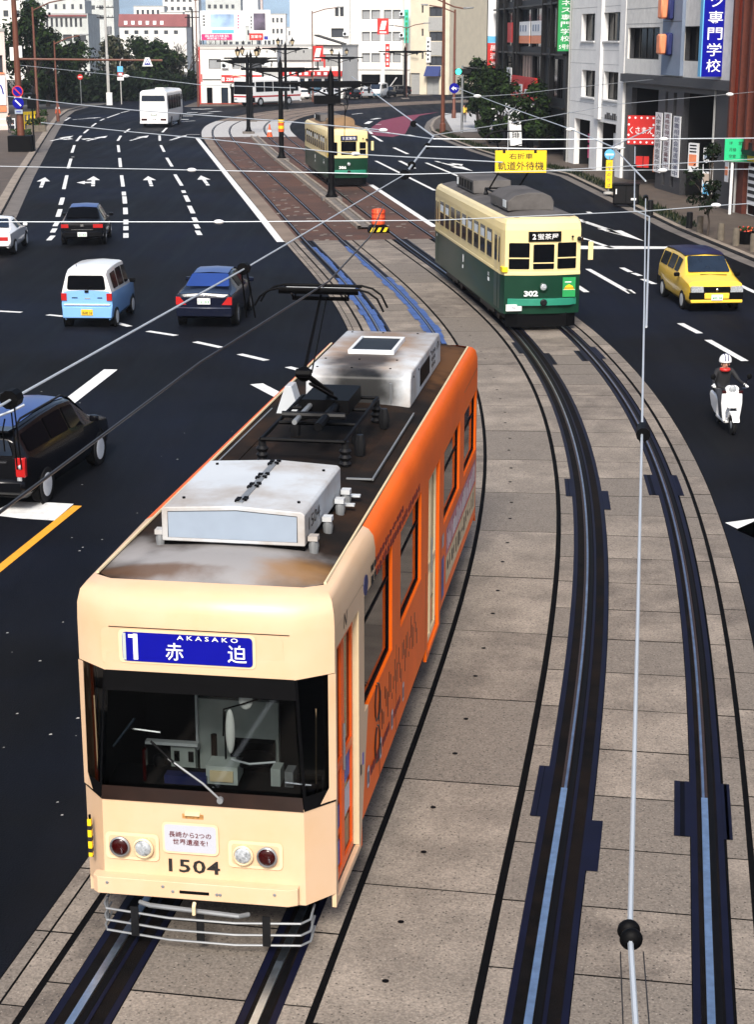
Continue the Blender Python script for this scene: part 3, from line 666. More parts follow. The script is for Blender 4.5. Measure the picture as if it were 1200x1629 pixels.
nm = MB(); nm.text('1504', .175, 'ink_black', T(-.09, .80, -.006), w=.49, bold=.018, space=1.08); nm.build('fleet_number', hero)
gp = MB(); gp.box(-.16, -.02, -.03, .0, 1.30, 1.325, 'beige'); gp.build('hand_grip', hero)
bu = MB(); bu.prism([(-1.0, .02), (-1.0, -.07), (-.95, -.11), (.78, -.11), (.86, -.07), (.86, .02)], 'z', .53, .69, 'tram_cream')
bu.box(-.20, .07, -.115, -.105, .585, .615, 'black')
for x in (-.86, -.35, -.26, .14, .17, .66): bu.lathe([(.016, -.118), (.016, -.108)], 'grey_metal', (x, 0, .64 if abs(x) > .3 else .60), 'y', 8)
bu.build('bumper', hero, bevel=.012)
cp = MB(); cp.tube([(-.06, -.14, .52), (-.06, -.17, .50), (-.06, -.17, .42)], .018, 'beige', 8); cp.tube([(-.62, -.02, .42), (-.5, -.10, .44), (.35, -.10, .40), (.42, -.02, .38)], .022, 'grey_metal', 8); cp.build('coupling_hose', hero)
fg = MB()
for z in (.14, .24, .355): fg.tube([(-.94, .22, z+.02), (-.94, .03, z), (-.90, -.05, z-.005), (-.3, -.13, z-.01), (.3, -.13, z-.01), (.88, -.06, z-.005), (.95, .02, z+.0), (.95, .22, z+.04)], .011, 'grey_metal', 6)
for x in (-.62, -.02, .58): fg.box(x-.035, x+.035, -.115, -.10, .13, .42, 'dark_metal')
for x in (-.94, .95): fg.tube([(x, .10, .14), (x, .10, .38)], .011, 'grey_metal', 6)
fg.build('life_guard', hero)
fl = MB(); fl.tube([(-1.10, .08, .78), (-1.10, .06, 1.20)], .012, 'black', 6); fl.box(-1.12, -1.085, .04, .08, .80, 1.16, 'sign_yellow')
for z in (.84, .95, 1.06): fl.box(-1.122, -1.083, .038, .082, z, z+.04, 'ink_black')
fl.build('hazard_marker', hero)
# doors and windows
def leaf(name, sx, y0, y1, z0, z1, d, mf, split, arts, hatch):
    m = MB(); X = sx*(HW-d)
    Pq = (lambda y, z, e: Vector((X+sx*e, y, z)))
    def bar(a, b, c, e, mm, th=.03): m.box(min(X, X+sx*th), max(X, X+sx*th), a, b, c, e, mm)
    w = .055
    bar(y0, y0+w, z0, z1, mf); bar(y1-w, y1, z0, z1, mf); bar(y0+w, y1-w, z0, z0+w*1.4, mf); bar(y0+w, y1-w, z1-w, z1, mf); bar(y0+w, y1-w, split-.04, split+.04, mf)
    m.box(min(X, X+sx*.006), max(X, X+sx*.006), y0+w, y1-w, z0+w, z1-w, 'glass_dark')
    for i, (a, b, mm) in enumerate(arts):
        m.box(min(X, X+sx*.010), max(X, X+sx*.010), y0+w+.01, y1-w-.01, z0+(split-z0)*a, z0+(split-z0)*b, mm)
    o = m.build(name, hero)
    if hatch:
        h_ = MB(); h_.tube([(X+sx*.05, y1-w*.5, split-.1), (X+sx*.05, y1-w*.5, split+.35)], .012, 'grey_metal', 6); h_.build('handle', o)
for sx in (1, -1):
    arts = [(.09, .30, 'ad_blue'), (.36, .42, 'tram_orange_door'), (.42, .62, 'ad_blue'), (.66, .94, 'glass_blue')]
    leaf('door', sx, .38, .84, .44, 2.74, .085, 'tram_orange_door', 1.55, arts, True); leaf('door', sx, .86, 1.32, .44, 2.74, .085, 'tram_orange_door', 1.55, [(.10, .36, 'brown_band'), (.40, .64, 'board_white'), (.70, .95, 'ad_blue')], False)
    leaf('door', sx, 6.46, 6.98, .52, 2.68, .07, 'beige', 1.5, [(.1, .5, 'ad_tan'), (.5, .9, 'board_white')], True); leaf('door', sx, 7.0, 7.51, .52, 2.68, .07, 'beige', 1.5, [(.1, .45, 'glass_dark'), (.5, .9, 'ad_tan')], False)
    for a, b, c, d in (side_holes[1], side_holes[2], side_holes[4], side_holes[5]):
        w = MB(); X = sx*(HW-.055)
        w.box(min(X, X+sx*.004), max(X, X+sx*.004), a, b, c, d, 'glass_dark')
        for q in ((a, a+.035, c, d), (b-.035, b, c, d), (a+.035, b-.035, c, c+.035), (a+.035, b-.035, d-.035, d)):
            w.box(min(X, X+sx*.02), max(X, X+sx*.02), *q, 'black')
        w.box(min(X, X+sx*.016), max(X, X+sx*.016), a+.035, b-.035, d-.36, d-.335, 'black')
        w.build('window', hero)
    # cream reveal of the front door, adverts and lettering
    dr = MB(); dr.box(sx*HW-.07*(sx > 0), sx*HW+.07*(sx < 0), 1.345, 1.362, .44, 2.79, 'beige'); dr.build('door_jamb', hero)
    S = lambda y, z, up=(0, 0, 1): frame((sx*(HW+.004), y, z), (0, sx, 0), up)
    ad = MB(); q = [(8.3, .78), (12.3, .80), (12.3, 1.18), (8.3, 1.18)]
    Pn = lambda y, z: (sx*(HW+.003), y, z)
    def rect(a, b, c, d, mm, e=.003): ad.add([(sx*(HW+e), a, c), (sx*(HW+e), b, c), (sx*(HW+e), b, d), (sx*(HW+e), a, d)], [(0, 1, 2, 3)], mm, False)
    rect(8.35, 12.35, .78, 1.16, 'ad_tan'); rect(8.35, 12.35, 1.19, 1.56, 'ad_pink'); rect(7.86, 8.12, .72, 1.28, 'ad_blue'); rect(7.88, 8.08, 1.42, 1.60, 'box_face')
    rr = random.Random(3)
    for k in range(26): y = 8.5+k*.145; rect(y, y+rr.uniform(.03, .08), 1.24, 1.24+rr.uniform(.15, .28), 'ink_white', .006)
    for k in range(14): y = 8.5+k*.27; rect(y, y+rr.uniform(.06, .16), .86+rr.uniform(0, .08), .98+rr.uniform(0, .12), 'ink_black', .006)
    ad.build('advert', hero)
    lt = MB()
    for k in range(21):       # two lines of small advert lettering above the windows
        y = 1.98+k*.172; mm = 'ink_black' if y < 2.3 else 'ink_maroon'
        for z, hh in ((2.875, .10), (3.0, .075)):
            if z > 2.95 and k > 12: continue
            for f in range(3):
                if rr.random() < .8: lt.box(*(sorted((sx*HW, sx*(HW+.004)))), y+f*.045, y+f*.045+.028, z-hh/2*rr.uniform(.6, 1), z+hh/2*rr.uniform(.6, 1), mm)
            lt.box(*(sorted((sx*HW, sx*(HW+.004)))), y, y+.12, z-.012, z+.012, mm)
    lt.prism([(1.70+.11*math.cos(a*.52), 2.93+.10*math.sin(a*.52)) for a in range(12)], 'x', *(sorted((sx*HW, sx*(HW+.004)))), 'sign_navy')
    for y, z in ((1.80, .94), (2.55, .92), (3.35, .90), (4.2, .88)):
        lt.panel([(sx*HW, y-.06, z-.11), (sx*HW, y+.06, z-.11), (sx*HW, y+.06, z+.11), (sx*HW, y-.06, z+.11)][::sx], 'board_white', .005, 0, .04)
        lt.box(*(sorted((sx*HW, sx*(HW+.008)))), y-.025, y+.025, z-.07, z+.05, 'ink_black')
        for k in range(4):
            if y < 4: lt.box(*(sorted((sx*HW, sx*(HW+.004)))), y+.14+k*.13, y+.23+k*.13, z-.05, z+.03, 'ink_maroon')
    for k in range(30):       # the thin brown line drawing on the orange side
        y = 2.45+k*.1; z = 1.28+.12*math.sin(k*1.9)
        lt.box(*(sorted((sx*HW, sx*(HW+.004)))), y, y+.022, z-.10*abs(math.sin(k*.7))-.03, z+.16*abs(math.cos(k*.5)), 'brown_band')
    for z in (1.05, 1.5): lt.tube([(sx*HW, 2.35+.15*math.sin(a*.6), z-.0+.22*math.cos(a*.6)*.9) for a in range(11)], .010, 'brown_band', 4)
    lt.text('N', .20, 'ink_black', frame((sx*(HW+.004), .72, 2.93), (0, sx, 0), (0, sx*.25, 1)), bold=.0)
    lt.build('side_lettering', hero)
    fr = MB(); fr.box(*(sorted((sx*HW, sx*(HW+.004)))), 1.53, 1.57, 1.18, 1.30, 'ink_blue'); fr.box(*(sorted((sx*HW, sx*(HW+.004)))), 1.42, 1.47, 1.12, 1.22, 'ink_black'); fr.build('door_mark', hero)
# roof boxes
b1 = MB(); pr = [(-.64, 3.46), (-.64, 3.755), (-.61, 3.78), (.08, 3.815), (.69, 3.78), (.72, 3.755), (.72, 3.46)]
pr = [(x+.0, z-.03) for x, z in pr]
b1.prism(pr, 'y', 1.20, 2.98, 'box_paint'); b1 = b1.build('air_conditioner', hero, bevel=.012)
x_ = MB(); x_.prism([(-.575, 3.47), (-.575, 3.705), (-.55, 3.71), (.08, 3.74), (.62, 3.71), (.645, 3.705), (.645, 3.47)], 'y', 1.194, 1.205, 'box_face'); x_.tube([(-.578, 1.194, 3.47), (-.578, 1.194, 3.71), (.08, 1.194, 3.745), (.648, 1.194, 3.71), (.648, 1.194, 3.47)], .0035, 'dark_metal', 4)
x_.build('front_panel', b1)
x_ = MB(); x_.box(.05, .11, 1.3, 2.9, 3.78, 3.796, 'grey_metal')
for y in (1.36, 1.42, 1.85, 1.95, 2.2, 2.32, 2.75, 2.85): x_.box(.03, .07, y-.03, y+.03, 3.787, 3.808, 'black'); x_.box(.09, .13, y+.02, y+.06, 3.787, 3.808, 'black')
for x, y in ((-.5, 1.5), (-.5, 2.8), (.6, 1.5), (.6, 2.7)): x_.lathe([(.015, 3.74), (.015, 3.772)], 'black', (x, y, 0), 'z', 8)
x_.build('lid_hinge', b1)
x_ = MB(); x_.text('1504', .17, 'ink_black', frame((.723, 1.62, 3.60), (0, 1, 0), (0, 0, 1)), w=.50, bold=.0); x_.build('number', b1)
x_ = MB(); x_.box(-.66, .70, 1.28, 2.9, 3.36, 3.43, 'black')
for y in (1.3, 1.95, 2.6, 2.95):
    for s, x in ((-1, -.68), (1, .78)): x_.box(x-.045, x+.045, y-.05, y+.05, 3.47, 3.515, 'box_paint'); x_.lathe([(.04, 3.34), (.05, 3.42), (.04, 3.47)], 'grey_metal', (x, y, 0), 'z', 10)
for y in (2.75, 3.1): x_.box(.80, .90, y-.03, y+.03, 3.40, 3.42, 'box_paint')
x_.build('mount', b1)
b2 = MB(); b2.prism([(7.62, 3.34), (7.66, 3.72), (7.78, 3.79), (10.72, 3.79), (10.84, 3.72), (10.88, 3.34)], 'x', -.56, .80, 'box_paint'); b2 = b2.build('air_conditioner', hero, bevel=.03, seg=2)
x_ = MB(); x_.box(-.18, .36, 8.95, 9.95, 3.785, 3.83, 'dark_metal')
for q in ((-.22, .40, 8.90, 8.95), (-.22, .40, 9.95, 10.0), (-.22, -.18, 8.95, 9.95), (.36, .40, 8.95, 9.95)): x_.box(*q, 3.785, 3.845, 'white_metal')
x_.build('roof_hatch', b2)
x_ = MB(); x_.box(.795, .806, 8.55, 9.55, 3.44, 3.68, 'black')
for k in range(3):
    for j in range(3): x_.lathe([(.028, .797), (.028, .806)], 'black', (0, 9.85+k*.14, 3.48+j*.09), 'x', 8)
for y in (7.9, 8.4, 9.7, 10.5): x_.lathe([(.015, .797), (.015, .808)], 'black', (0, y, 3.70), 'x', 8)
for x in (-.45, 0, .5):
    for y in (7.9, 8.5, 10.6): x_.lathe([(.014, 3.78), (.014, 3.80)], 'black', (x, y, 0), 'z', 8)
for x in (-.42, .55): x_.tube([(x, 7.64, 3.40), (x, 7.60, 3.66)], .02, 'grey_metal', 6)
x_.build('vent_grille', b2)
x_ = MB(); x_.text('1504', .13, 'ink_black', frame((.809, 10.45, 3.66), (0, 1, 0), (0, 0, 1)), w=.34); x_.build('number', b2)
# pantograph
pg = MB(); px0, px1, py0, py1 = -.40, .52, 4.35, 6.7
for x in (px0, px1): pg.tube([(x, py0, 3.66), (x, py1, 3.66)], .024, 'black', 6)
for y in (py0, 5.2, 6.0, py1): pg.tube([(px0, y, 3.66), (px1, y, 3.66)], .022, 'black', 6)
for x in (px0, px1):
    for y in (py0+.05, py1-.1):
        pg.lathe([(.05, 3.37), (.07, 3.41), (.045, 3.44), (.07, 3.48), (.045, 3.51), (.07, 3.55), (.045, 3.58), (.04, 3.66)], 'dark_metal', (x, y, 0), 'z', 12)
pg.box(-.2, .35, 5.6, 6.5, 3.68, 3.85, 'black'); pg.tube([(-.30, 5.0, 3.80), (.42, 5.0, 3.80)], .04, 'dark_metal', 8); pg.tube([(.2, 4.5, 3.78), (.2, 6.2, 3.78)], .05, 'black', 8); pg.tube([(-.1, 4.7, 3.78), (-.1, 6.2, 3.78)], .03, 'grey_metal', 8)
pg.tube([(.3, 6.75, 3.75), (-.3, 6.75, 3.75)], .03, 'grey_metal', 6)
for x, y in ((.48, 5.4), (.60, 4.9), (.66, 6.3), (-.30, 5.7)): pg.lathe([(.05, 3.38), (.07, 3.5), (.04, 3.62)], 'dark_metal', (x, y, 0), 'z', 8)
pan = pg.build('pantograph', hero)
x_ = MB(); x_.tube([(.08, 6.15, 3.78), (.09, 4.35, 4.40)], .036, 'black', 8, .03); x_.tube([(.20, 6.05, 3.74), (.16, 4.30, 4.30)], .018, 'black', 6); x_.ball((.09, 4.32, 4.40), .085, 'black'); x_.tube([(.02, 4.25, 4.42), (.18, 4.25, 4.42)], .05, 'black', 8)
x_.build('lower_arm', pan)
x_ = MB(); x_.tube([(.09, 4.32, 4.42), (.10, 5.28, 5.10)], .021, 'black', 8, .015); x_.tube([(.16, 4.40, 4.40), (.17, 5.25, 5.08)], .008, 'black', 6); x_.build('upper_arm', pan)
x_ = MB()
for y in (5.12, 5.42):
    x_.tube([(-.62, y, 5.00), (-.56, y, 5.10), (-.46, y, 5.17), (-.34, y, 5.20), (.54, y, 5.20), (.66, y, 5.17), (.76, y, 5.10), (.83, y, 4.96)], .012, 'black', 8)
    x_.box(-.34, .54, y-.02, y+.02, 5.175, 5.20, 'black')
x_.box(-.30, .48, 5.20, 5.34, 5.165, 5.185, 'plate_white'); x_.box(-.36, .54, 5.17, 5.19, 5.13, 5.19, 'black')
for x in (-.2, .40): x_.tube([(x, 5.12, 5.14), (x, 5.27, 5.06), (x, 5.42, 5.14)], .012, 'black', 6)
x_.tube([(-.22, 5.27, 5.07), (.42, 5.27, 5.07)], .022, 'black', 8)
x_.build('collector_head', pan)
x_ = MB(); x_.prism([(-.80, 3.36), (-.50, 3.36), (-.54, 3.52), (-.60, 3.72), (-.68, 3.72)], 'y', 6.95, 7.25, 'box_paint'); x_.build('arrester_cover', hero, bevel=.01)
# underframe and bogies
uf = MB(); uf.box(-.95, .95, .4, LEN-.4, .42, .66, 'black'); uf.box(-.85, .85, 5.6, 7.6, .22, .45, 'black'); uf.build('underframe', hero)
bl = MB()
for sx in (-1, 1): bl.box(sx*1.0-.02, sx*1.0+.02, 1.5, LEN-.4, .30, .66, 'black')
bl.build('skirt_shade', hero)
def bogie(root, yc, name='bogie'):
    m = MB(); m.box(-.9, .9, yc-1.0, yc+1.0, .30, .48, 'black')
    for s in (-1, 1): m.box(s*.92-.06, s*.92+.06, yc-1.1, yc+1.1, .26, .46, 'dark_metal')
    o = m.build(name, root)
    for y in (yc-.75, yc+.75):
        for s in (-1, 1):
            w = MB(); w.lathe([(.10, s*.66), (.33, s*.66), (.36, s*.69), (.36, s*.70), (.31, s*.80), (.12, s*.80)], 'rail_rust', (0, y, .35), 'x', 24); w.build('wheel', o)
bogie(hero, 3.1); bogie(hero, LEN-3.1)

# the body narrows a little towards both ends
def taper(o):
    if o.type == 'MESH' and not o.get('tapered'):
        for v in o.data.vertices:
            e = max(0, 1-max(v.co.y, 0)/2.1); v.co.x *= 1-.045*min(1, e)
        o['tapered'] = 1
    for k in o.children: taper(k)
for k in hero.children:
    if k.name.split('.')[0] not in ('bogie', 'pantograph', 'life_guard', 'bumper'): taper(k)
hero.location.x -= .012
# ------------------------------------------------------------------ the two older trams
mat('old_cream', (.78, .63, .31), .35, var=.05, scale=1.2, coat=.2)
mat('old_green', (.004, .034, .018), .35, var=.15, scale=1.5, coat=.12, spec=.25)
mat('teal_bumper', (.02, .22, .14), .4, var=.1)
mat('old_roof', (.09, .082, .078), .75, var=.3, scale=1.5, dirt_or_sheen=(.03, .026, .024), dirt_or_sheen_amt=.7, dscale=.8)
mat('tan_roof', (.22, .14, .075), .8, var=.25, scale=1.5)
mat('blind_white', (.62, .66, .68), .6, var=.1)
def old_tram(loc, rot, label, number, sign, dark_sign, roofm, three_equal, extras):
    root = empty('tram', loc, rot, label, 'tram', 'cream and green trams'); L, W = 12.1, 1.13
    plan = [(-W, .40), (-1.06, .13), (-.34, 0), (.34, 0), (1.06, .13), (W, .40)]
    def ring(z, k=1., y=0.): 
        f = [(x*k, yy*1.+y, z) for x, yy in plan]; return f + [(x*k, L-yy-y, z) for x, yy in plan[::-1]]
    lev = [(.50, 1, .02, 'old_green'), (.95, 1, 0, 'old_green'), (1.56, 1, 0, 'old_green'), (1.57, 1.008, -.008, 'old_cream'), (1.64, 1.008, -.008, 'old_cream'), (1.65, 1, 0, 'old_cream'), (2.80, 1, 0, 'old_cream'), (2.98, .985, .03, 'old_cream'), (3.09, .94, .12, 'old_cream'), (3.14, .86, .26, 'old_cream')]
    b = MB()
    for (z0, k0, y0, m0), (z1, k1, y1, m1) in zip(lev[:-1], lev[1:]):
        A, B = ring(z0, k0, y0), ring(z1, k1, y1); n = len(A)
        b.add(A+B, [(i, (i+1) % n, n+(i+1) % n, n+i) for i in range(n)], m0)
    b.build('body', root, sharp=30)
    r = MB(); ys = [.30, .6, 1.2, 3, 6, 9, L-1.2, L-.6, L-.30]; pf = [(-.97, 3.14), (-.6, 3.22), (0, 3.26), (.6, 3.22), (.97, 3.14)]
    r.add([(x*(1 if 0 < i < 8 else .8), y, z if 0 < i < 8 else 3.13) for i, y in enumerate(ys) for x, z in pf], [(i*5+j, i*5+j+1, (i+1)*5+j+1, (i+1)*5+j) for i in range(8) for j in range(4)], roofm); r.build('roof', root)
    def pane(name, q, div=None, blind=0., T=None, rad=.04, fm='old_cream'):
        w = MB(); w.panel(q, fm, .010, -.035, .05); w.panel(q, 'glass_dark', .016, 0, rad)
        q = [Vector(p) for p in q]; lerp = lambda s, t: (q[0]*(1-s)+q[1]*s)*(1-t)+(q[3]*(1-s)+q[2]*s)*t
        if blind: w.panel([lerp(.1, .58), lerp(.9, .58), lerp(.9, .58+blind), lerp(.1, .58+blind)], 'blind_white', .019)
        if div: w.panel([lerp(-.03, div-.02), lerp(1.03, div-.02), lerp(1.03, div+.025), lerp(-.03, div+.025)], fm, .026)
        return w.build(name, root)
    fw = ((-.96, -.40, 1.74, 2.46, .42), (-.30, .29, 1.74, 2.42, .25), (.38, .93, 1.74, 2.46, .42)) if three_equal else ((-.98, -.62, 1.72, 2.42, None), (-.42, .42, 1.74, 2.46, .22), (.60, .96, 1.74, 2.42, .45))
    fy = lambda x: max(0, abs(x)-.34)/.72*.13
    for x0, x1, z0, z1, dv in fw: pane('front_window', [(x0, fy(x0), z0), (x1, fy(x1), z0), (x1, fy(x1), z1), (x0, fy(x0), z1)], dv)
    for x0, x1, z0, z1, dv in fw: pane('rear_window', [(x1, L-fy(x1), z0), (x0, L-fy(x0), z0), (x0, L-fy(x0), z1), (x1, L-fy(x1), z1)], dv)
    rr = random.Random(int(number))
    for s in (-1, 1):
        for k in range(9):
            y0 = 1.63+k*1.03; q = [(s*W, y0, 1.88), (s*W, y0+.74, 1.88), (s*W, y0+.74, 2.66), (s*W, y0, 2.66)]
            pane('side_window', q if s > 0 else [q[1], q[0], q[3], q[2]], .56, rr.choice((0, .28, .3)))
        for y0, y1 in ((.46, .68), (.86, 1.26), (10.95, 11.2), (11.35, 11.6)):
            d = MB(); q = [(s*W, y0, .62), (s*W, y1, .62), (s*W, y1, 2.66), (s*W, y0, 2.66)]; q = q if s > 0 else [q[1], q[0], q[3], q[2]]
            d.panel([Vector(p)*1 if i in (2, 3) else Vector((p[0], p[1], 1.66)) for i, p in enumerate(q)], 'old_cream', .008, -.03)
            d.panel([Vector((p[0], p[1], 1.56 if i in (2, 3) else .62)) for i, p in enumerate(q)], 'old_green', .008, -.02)
            d.panel([Vector((p[0], p[1], 2.62 if i in (2, 3) else 1.86)) for i, p in enumerate(q)], 'glass_dark', .014, .03, .03); d.build('door', root)
    T = lambda x, z, y=-.03: frame((x, y, z), (1, 0, 0), (0, 0, 1))
    s_ = MB(); s_.box(-.44, .47, -.035, .06, 2.50, 2.77, 'black'); s_.panel([(-.40, -.035, 2.53), (.43, -.035, 2.53), (.43, -.035, 2.74), (-.40, -.035, 2.74)], dark_sign, .004, 0, .03)
    s_.text(sign[0], .20, 'ink_white', T(-.29, 2.635, -.045), bold=.03); s_.text(sign[1], .17, 'ink_white', T(.10, 2.635, -.045), w=.58, bold=.02); s_.build('destination_sign', root)
    h = MB(); h.lathe([(.11, .02), (.12, -.06), (.10, -.07)], 'old_green', (.0, 0, 1.25), 'y', 20); h.ball((0, -.06, 1.25), (.095, .035, .095), 'clear_lens', 16, 8); h.build('headlight', root)
    f = MB(); f.text(number, .20, 'ink_white', T(-.34, 1.07, -.015), w=.40, bold=.04); f.build('fleet_number', root)
    bu = MB(); bu.prism([(-.98, .12), (-.72, -.05), (0, -.11), (.72, -.05), (.98, .12)], 'z', .74, .93, 'teal_bumper'); bu.lathe([(.07, -.16), (.10, -.14), (.10, -.05)], 'dark_metal', (0, 0, .83), 'y', 10); bu.build('bumper', root, bevel=.01)
    u = MB(); u.box(-.95, .95, .45, L-.45, .30, .55, 'black'); u.prism([(-1.0, .30), (-.7, .08), (.7, .08), (1.0, .30)], 'z', .12, .52, 'black'); u.build('underframe', root)
    bogie(root, 3.0); bogie(root, L-3.0)
    mi = MB(); mi.tube([(1.06, .2, 2.52), (1.28, .0, 2.50)], .014, 'dark_metal', 6); mi.prism([(1.24, 1.98), (1.38, 1.98), (1.38, 2.48), (1.24, 2.48)], 'y', -.04, -.01, 'old_cream'); mi.build('mirror', root, bevel=.02)
    mi = MB(); mi.prism([(1.03, 2.50), (1.12, 2.46), (1.10, 2.62)], 'y', .02, .10, 'brown_band'); mi.ball((.80, .0, 2.62), .035, 'dark_metal'); mi.ball((1.0, .06, 2.56), .06, 'dark_metal'); mi.build('marker_lamp', root)
    # roof equipment
    ac = MB(); ac.prism([(-.82, 3.22), (-.82, 3.50), (-.6, 3.66), (-.2, 3.73), (.2, 3.72), (.42, 3.62), (.50, 3.48), (.50, 3.22)], 'y', 1.1, 3.6, roofm); ac = ac.build('air_conditioner', root, bevel=.03)
    g_ = MB(); g_.prism([(-.72, 3.26), (-.72, 3.48), (-.5, 3.62), (-.2, 3.68), (.2, 3.67), (.36, 3.59), (.42, 3.46), (.42, 3.26)], 'y', 1.085, 1.11, 'old_roof' if roofm == 'old_roof' else 'tan_roof')
    g_.box(-.828, -.815, 1.3, 1.75, 3.30, 3.50, 'blind_white'); g_.build('front_panel', ac)
    a2 = MB(); a2.prism([(6.7, 3.22), (6.8, 3.62), (9.6, 3.62), (9.75, 3.22)], 'x', -.75, .45, 'old_roof'); a2 = a2.build('resistor_box', root, bevel=.03)
    g_ = MB()
    for k in range(5): g_.box(-.765, -.745, 7.0+k*.5, 7.3+k*.5, 3.3, 3.55, 'black')
    g_.box(-.77, -.745, 9.4, 9.6, 3.3, 3.52, 'blind_white'); g_.build('grille', a2)
    p = MB()
    for x in (-.45, .55):
        p.tube([(x, 4.2, 3.42), (x, 6.3, 3.42)], .03, 'black', 6)
        for y in (4.3, 6.2): p.lathe([(.05, 3.2), (.08, 3.28), (.05, 3.34), (.05, 3.42)], 'dark_metal', (x, y, 0), 'z', 8)
    for y in (4.2, 5.2, 6.3): p.tube([(-.45, y, 3.42), (.55, y, 3.42)], .03, 'black', 6)
    p = p.build('pantograph', root)
    q = MB()
    for x in (-.40, .50): q.tube([(x, 5.9, 3.46), (x, 4.0, 4.25), (x, 5.2, 5.12)], .028, 'black', 6)
    q.tube([(-.40, 4.0, 4.25), (.50, 4.0, 4.25)], .024, 'black', 6); q.tube([(-.40, 4.6, 4.69), (.50, 4.85, 4.86)], .014, 'black', 6); q.build('arm', p)
    q = MB()
    for y in (5.1, 5.3): q.tube([(-.72, y, 5.00), (-.5, y, 5.15), (-.3, y, 5.19), (.4, y, 5.19), (.6, y, 5.15), (.82, y, 5.00)], .02, 'black', 6)
    q.build('collector_head', p)
    e = MB()
    for kind in extras:
        if kind == 'green':
            e = MB(); e.box(.56, .92, .012, .045, .96, 1.50, 'sign_green'); e.prism([(.60, 1.16), (.88, 1.16), (.84, 1.26), (.74, 1.31), (.64, 1.26)], 'y', .006, .02, 'sign_yellow')
            e.box(.57, .91, .006, .014, 1.155, 1.165, 'ink_white'); e.box(.60, .88, .004, .01, 1.195, 1.215, 'ink_red'); e.box(.62, .80, .006, .014, 1.36, 1.385, 'ink_white'); e.build('notice_board', root)
        if kind == 'plate':
            e = MB(); e.box(-1.04, -.60, -.04, -.0, .60, .78, 'plate_white'); e.text('ご協力', .09, 'sign_navy', frame((-.82, -.043, .69), (1, 0, 0), (0, 0, 1)), w=.3); e.build('plate', root)
        if kind == 'marks':
            e = MB(); e.box(-W-.006, -W+.01, 6.2, 6.30, 1.18, 1.40, 'ink_white'); e.box(-W-.006, -W+.01, 6.25, 6.36, .98, 1.08, 'ink_white')
            e.text(number, .13, 'ink_white', frame((-W-.006, 2.1, 1.36), (0, -1, 0), (0, 0, 1)), bold=.04); e.box(-W-.006, -W+.01, 2.0, 2.22, 1.16, 1.26, 'ink_white'); e.box(-W-.006, -W+.01, 11.2, 11.32, 1.42, 1.50, 'ink_white'); e.build('side_marks', root)
    y_ = MB(); y_.box(-1.15, -.99, .06, .36, 1.66, 1.80, 'sign_yellow'); y_.build('corner_light', root, bevel=.01)
    return root
old_tram((4.6, 46.6), R(7.3), 'cream over green tram with number 302 and a green notice board, waiting on the curve', '302', ('2', '蛍茶屋'), 'black', 'old_roof', True, ('green', 'plate', 'marks'))
old_tram((-1.55, 94.2), R(8.6), 'distant cream over green tram with tan roof and navy sign, behind the dark track poles', '306', ('1', '正覚寺'), 'sign_navy', 'tan_roof', False, ('marks',))

# ------------------------------------------------------------------ cars
mat('car_black', (.003, .0033, .0045), .22, var=0, coat=.25, spec=.2)
mat('car_navy', (.003, .005, .016), .2, var=0, coat=.3, spec=.25)
mat('sky_sheen_blue', (.016, .045, .20), .3, var=.12, scale=1.5, coat=.3)  # blue of the sky reflected in dark paint, put into the colour
mat('sky_sheen_navy', (.004, .008, .045), .4, var=.1, coat=.15, spec=.2)  # darker reflected sky, painted for the yellow car's roof
mat('car_white', (.80, .80, .80), .25, var=0, coat=.5)
mat('car_sky', (.20, .42, .78), .28, var=.03, coat=.5)
mat('car_yellow', (.86, .56, .06), .25, var=.02, coat=.5)
mat('car_silver', (.45, .47, .50), .25, var=0, coat=.5, metal=.4)
mat('car_teal', (.06, .14, .20), .25, var=0, coat=.5)
mat('car_red', (.40, .02, .02), .25, var=0, coat=.5)
def wheel(root, x, y, r, w, rim='car_silver', spokes=5):
    s = 1 if x > 0 else -1
    h = MB(); h.lathe([(r*1.20, s*-.005), (r*1.20, s*.006)], 'black', (x, y, r), 'x', 24); h.build('wheel_arch', root)
    t = MB(); xo = x+s*.015
    t.lathe([(r*.62, -s*w), (r*.97, -s*w), (r, -s*w*.8), (r, s*-.02), (r*.95, s*.012), (r*.66, s*.012)], 'rubber', (xo, y, r), 'x', 24); t = t.build('wheel', root)
    m = MB(); m.lathe([(r*.66, s*-.01), (r*.66, s*.014), (r*.58, s*.016)], rim, (xo, y, r), 'x', 20); m.lathe([(r*.6, -s*.04), (r*.6, -s*.03)], 'black', (xo, y, r), 'x', 20)
    m.lathe([(r*.16, -.03*s), (r*.16, .016*s)], rim, (xo, y, r), 'x', 10)
    for k in range(spokes):
        a = 2*math.pi*k/spokes+.3; ca, sa = math.cos(a), math.sin(a); d = r*.06
        m.add([(xo+s*.010, y+ca*.1*r-sa*d*1.6, r+sa*.1*r+ca*d*1.6), (xo+s*.010, y+ca*.6*r-sa*d, r+sa*.6*r+ca*d), (xo+s*.010, y+ca*.6*r+sa*d, r+sa*.6*r-ca*d), (xo+s*.010, y+ca*.1*r+sa*d*1.6, r+sa*.1*r-ca*d*1.6)], [(0, 1, 2, 3)], rim, False)
    m.build('rim', t)
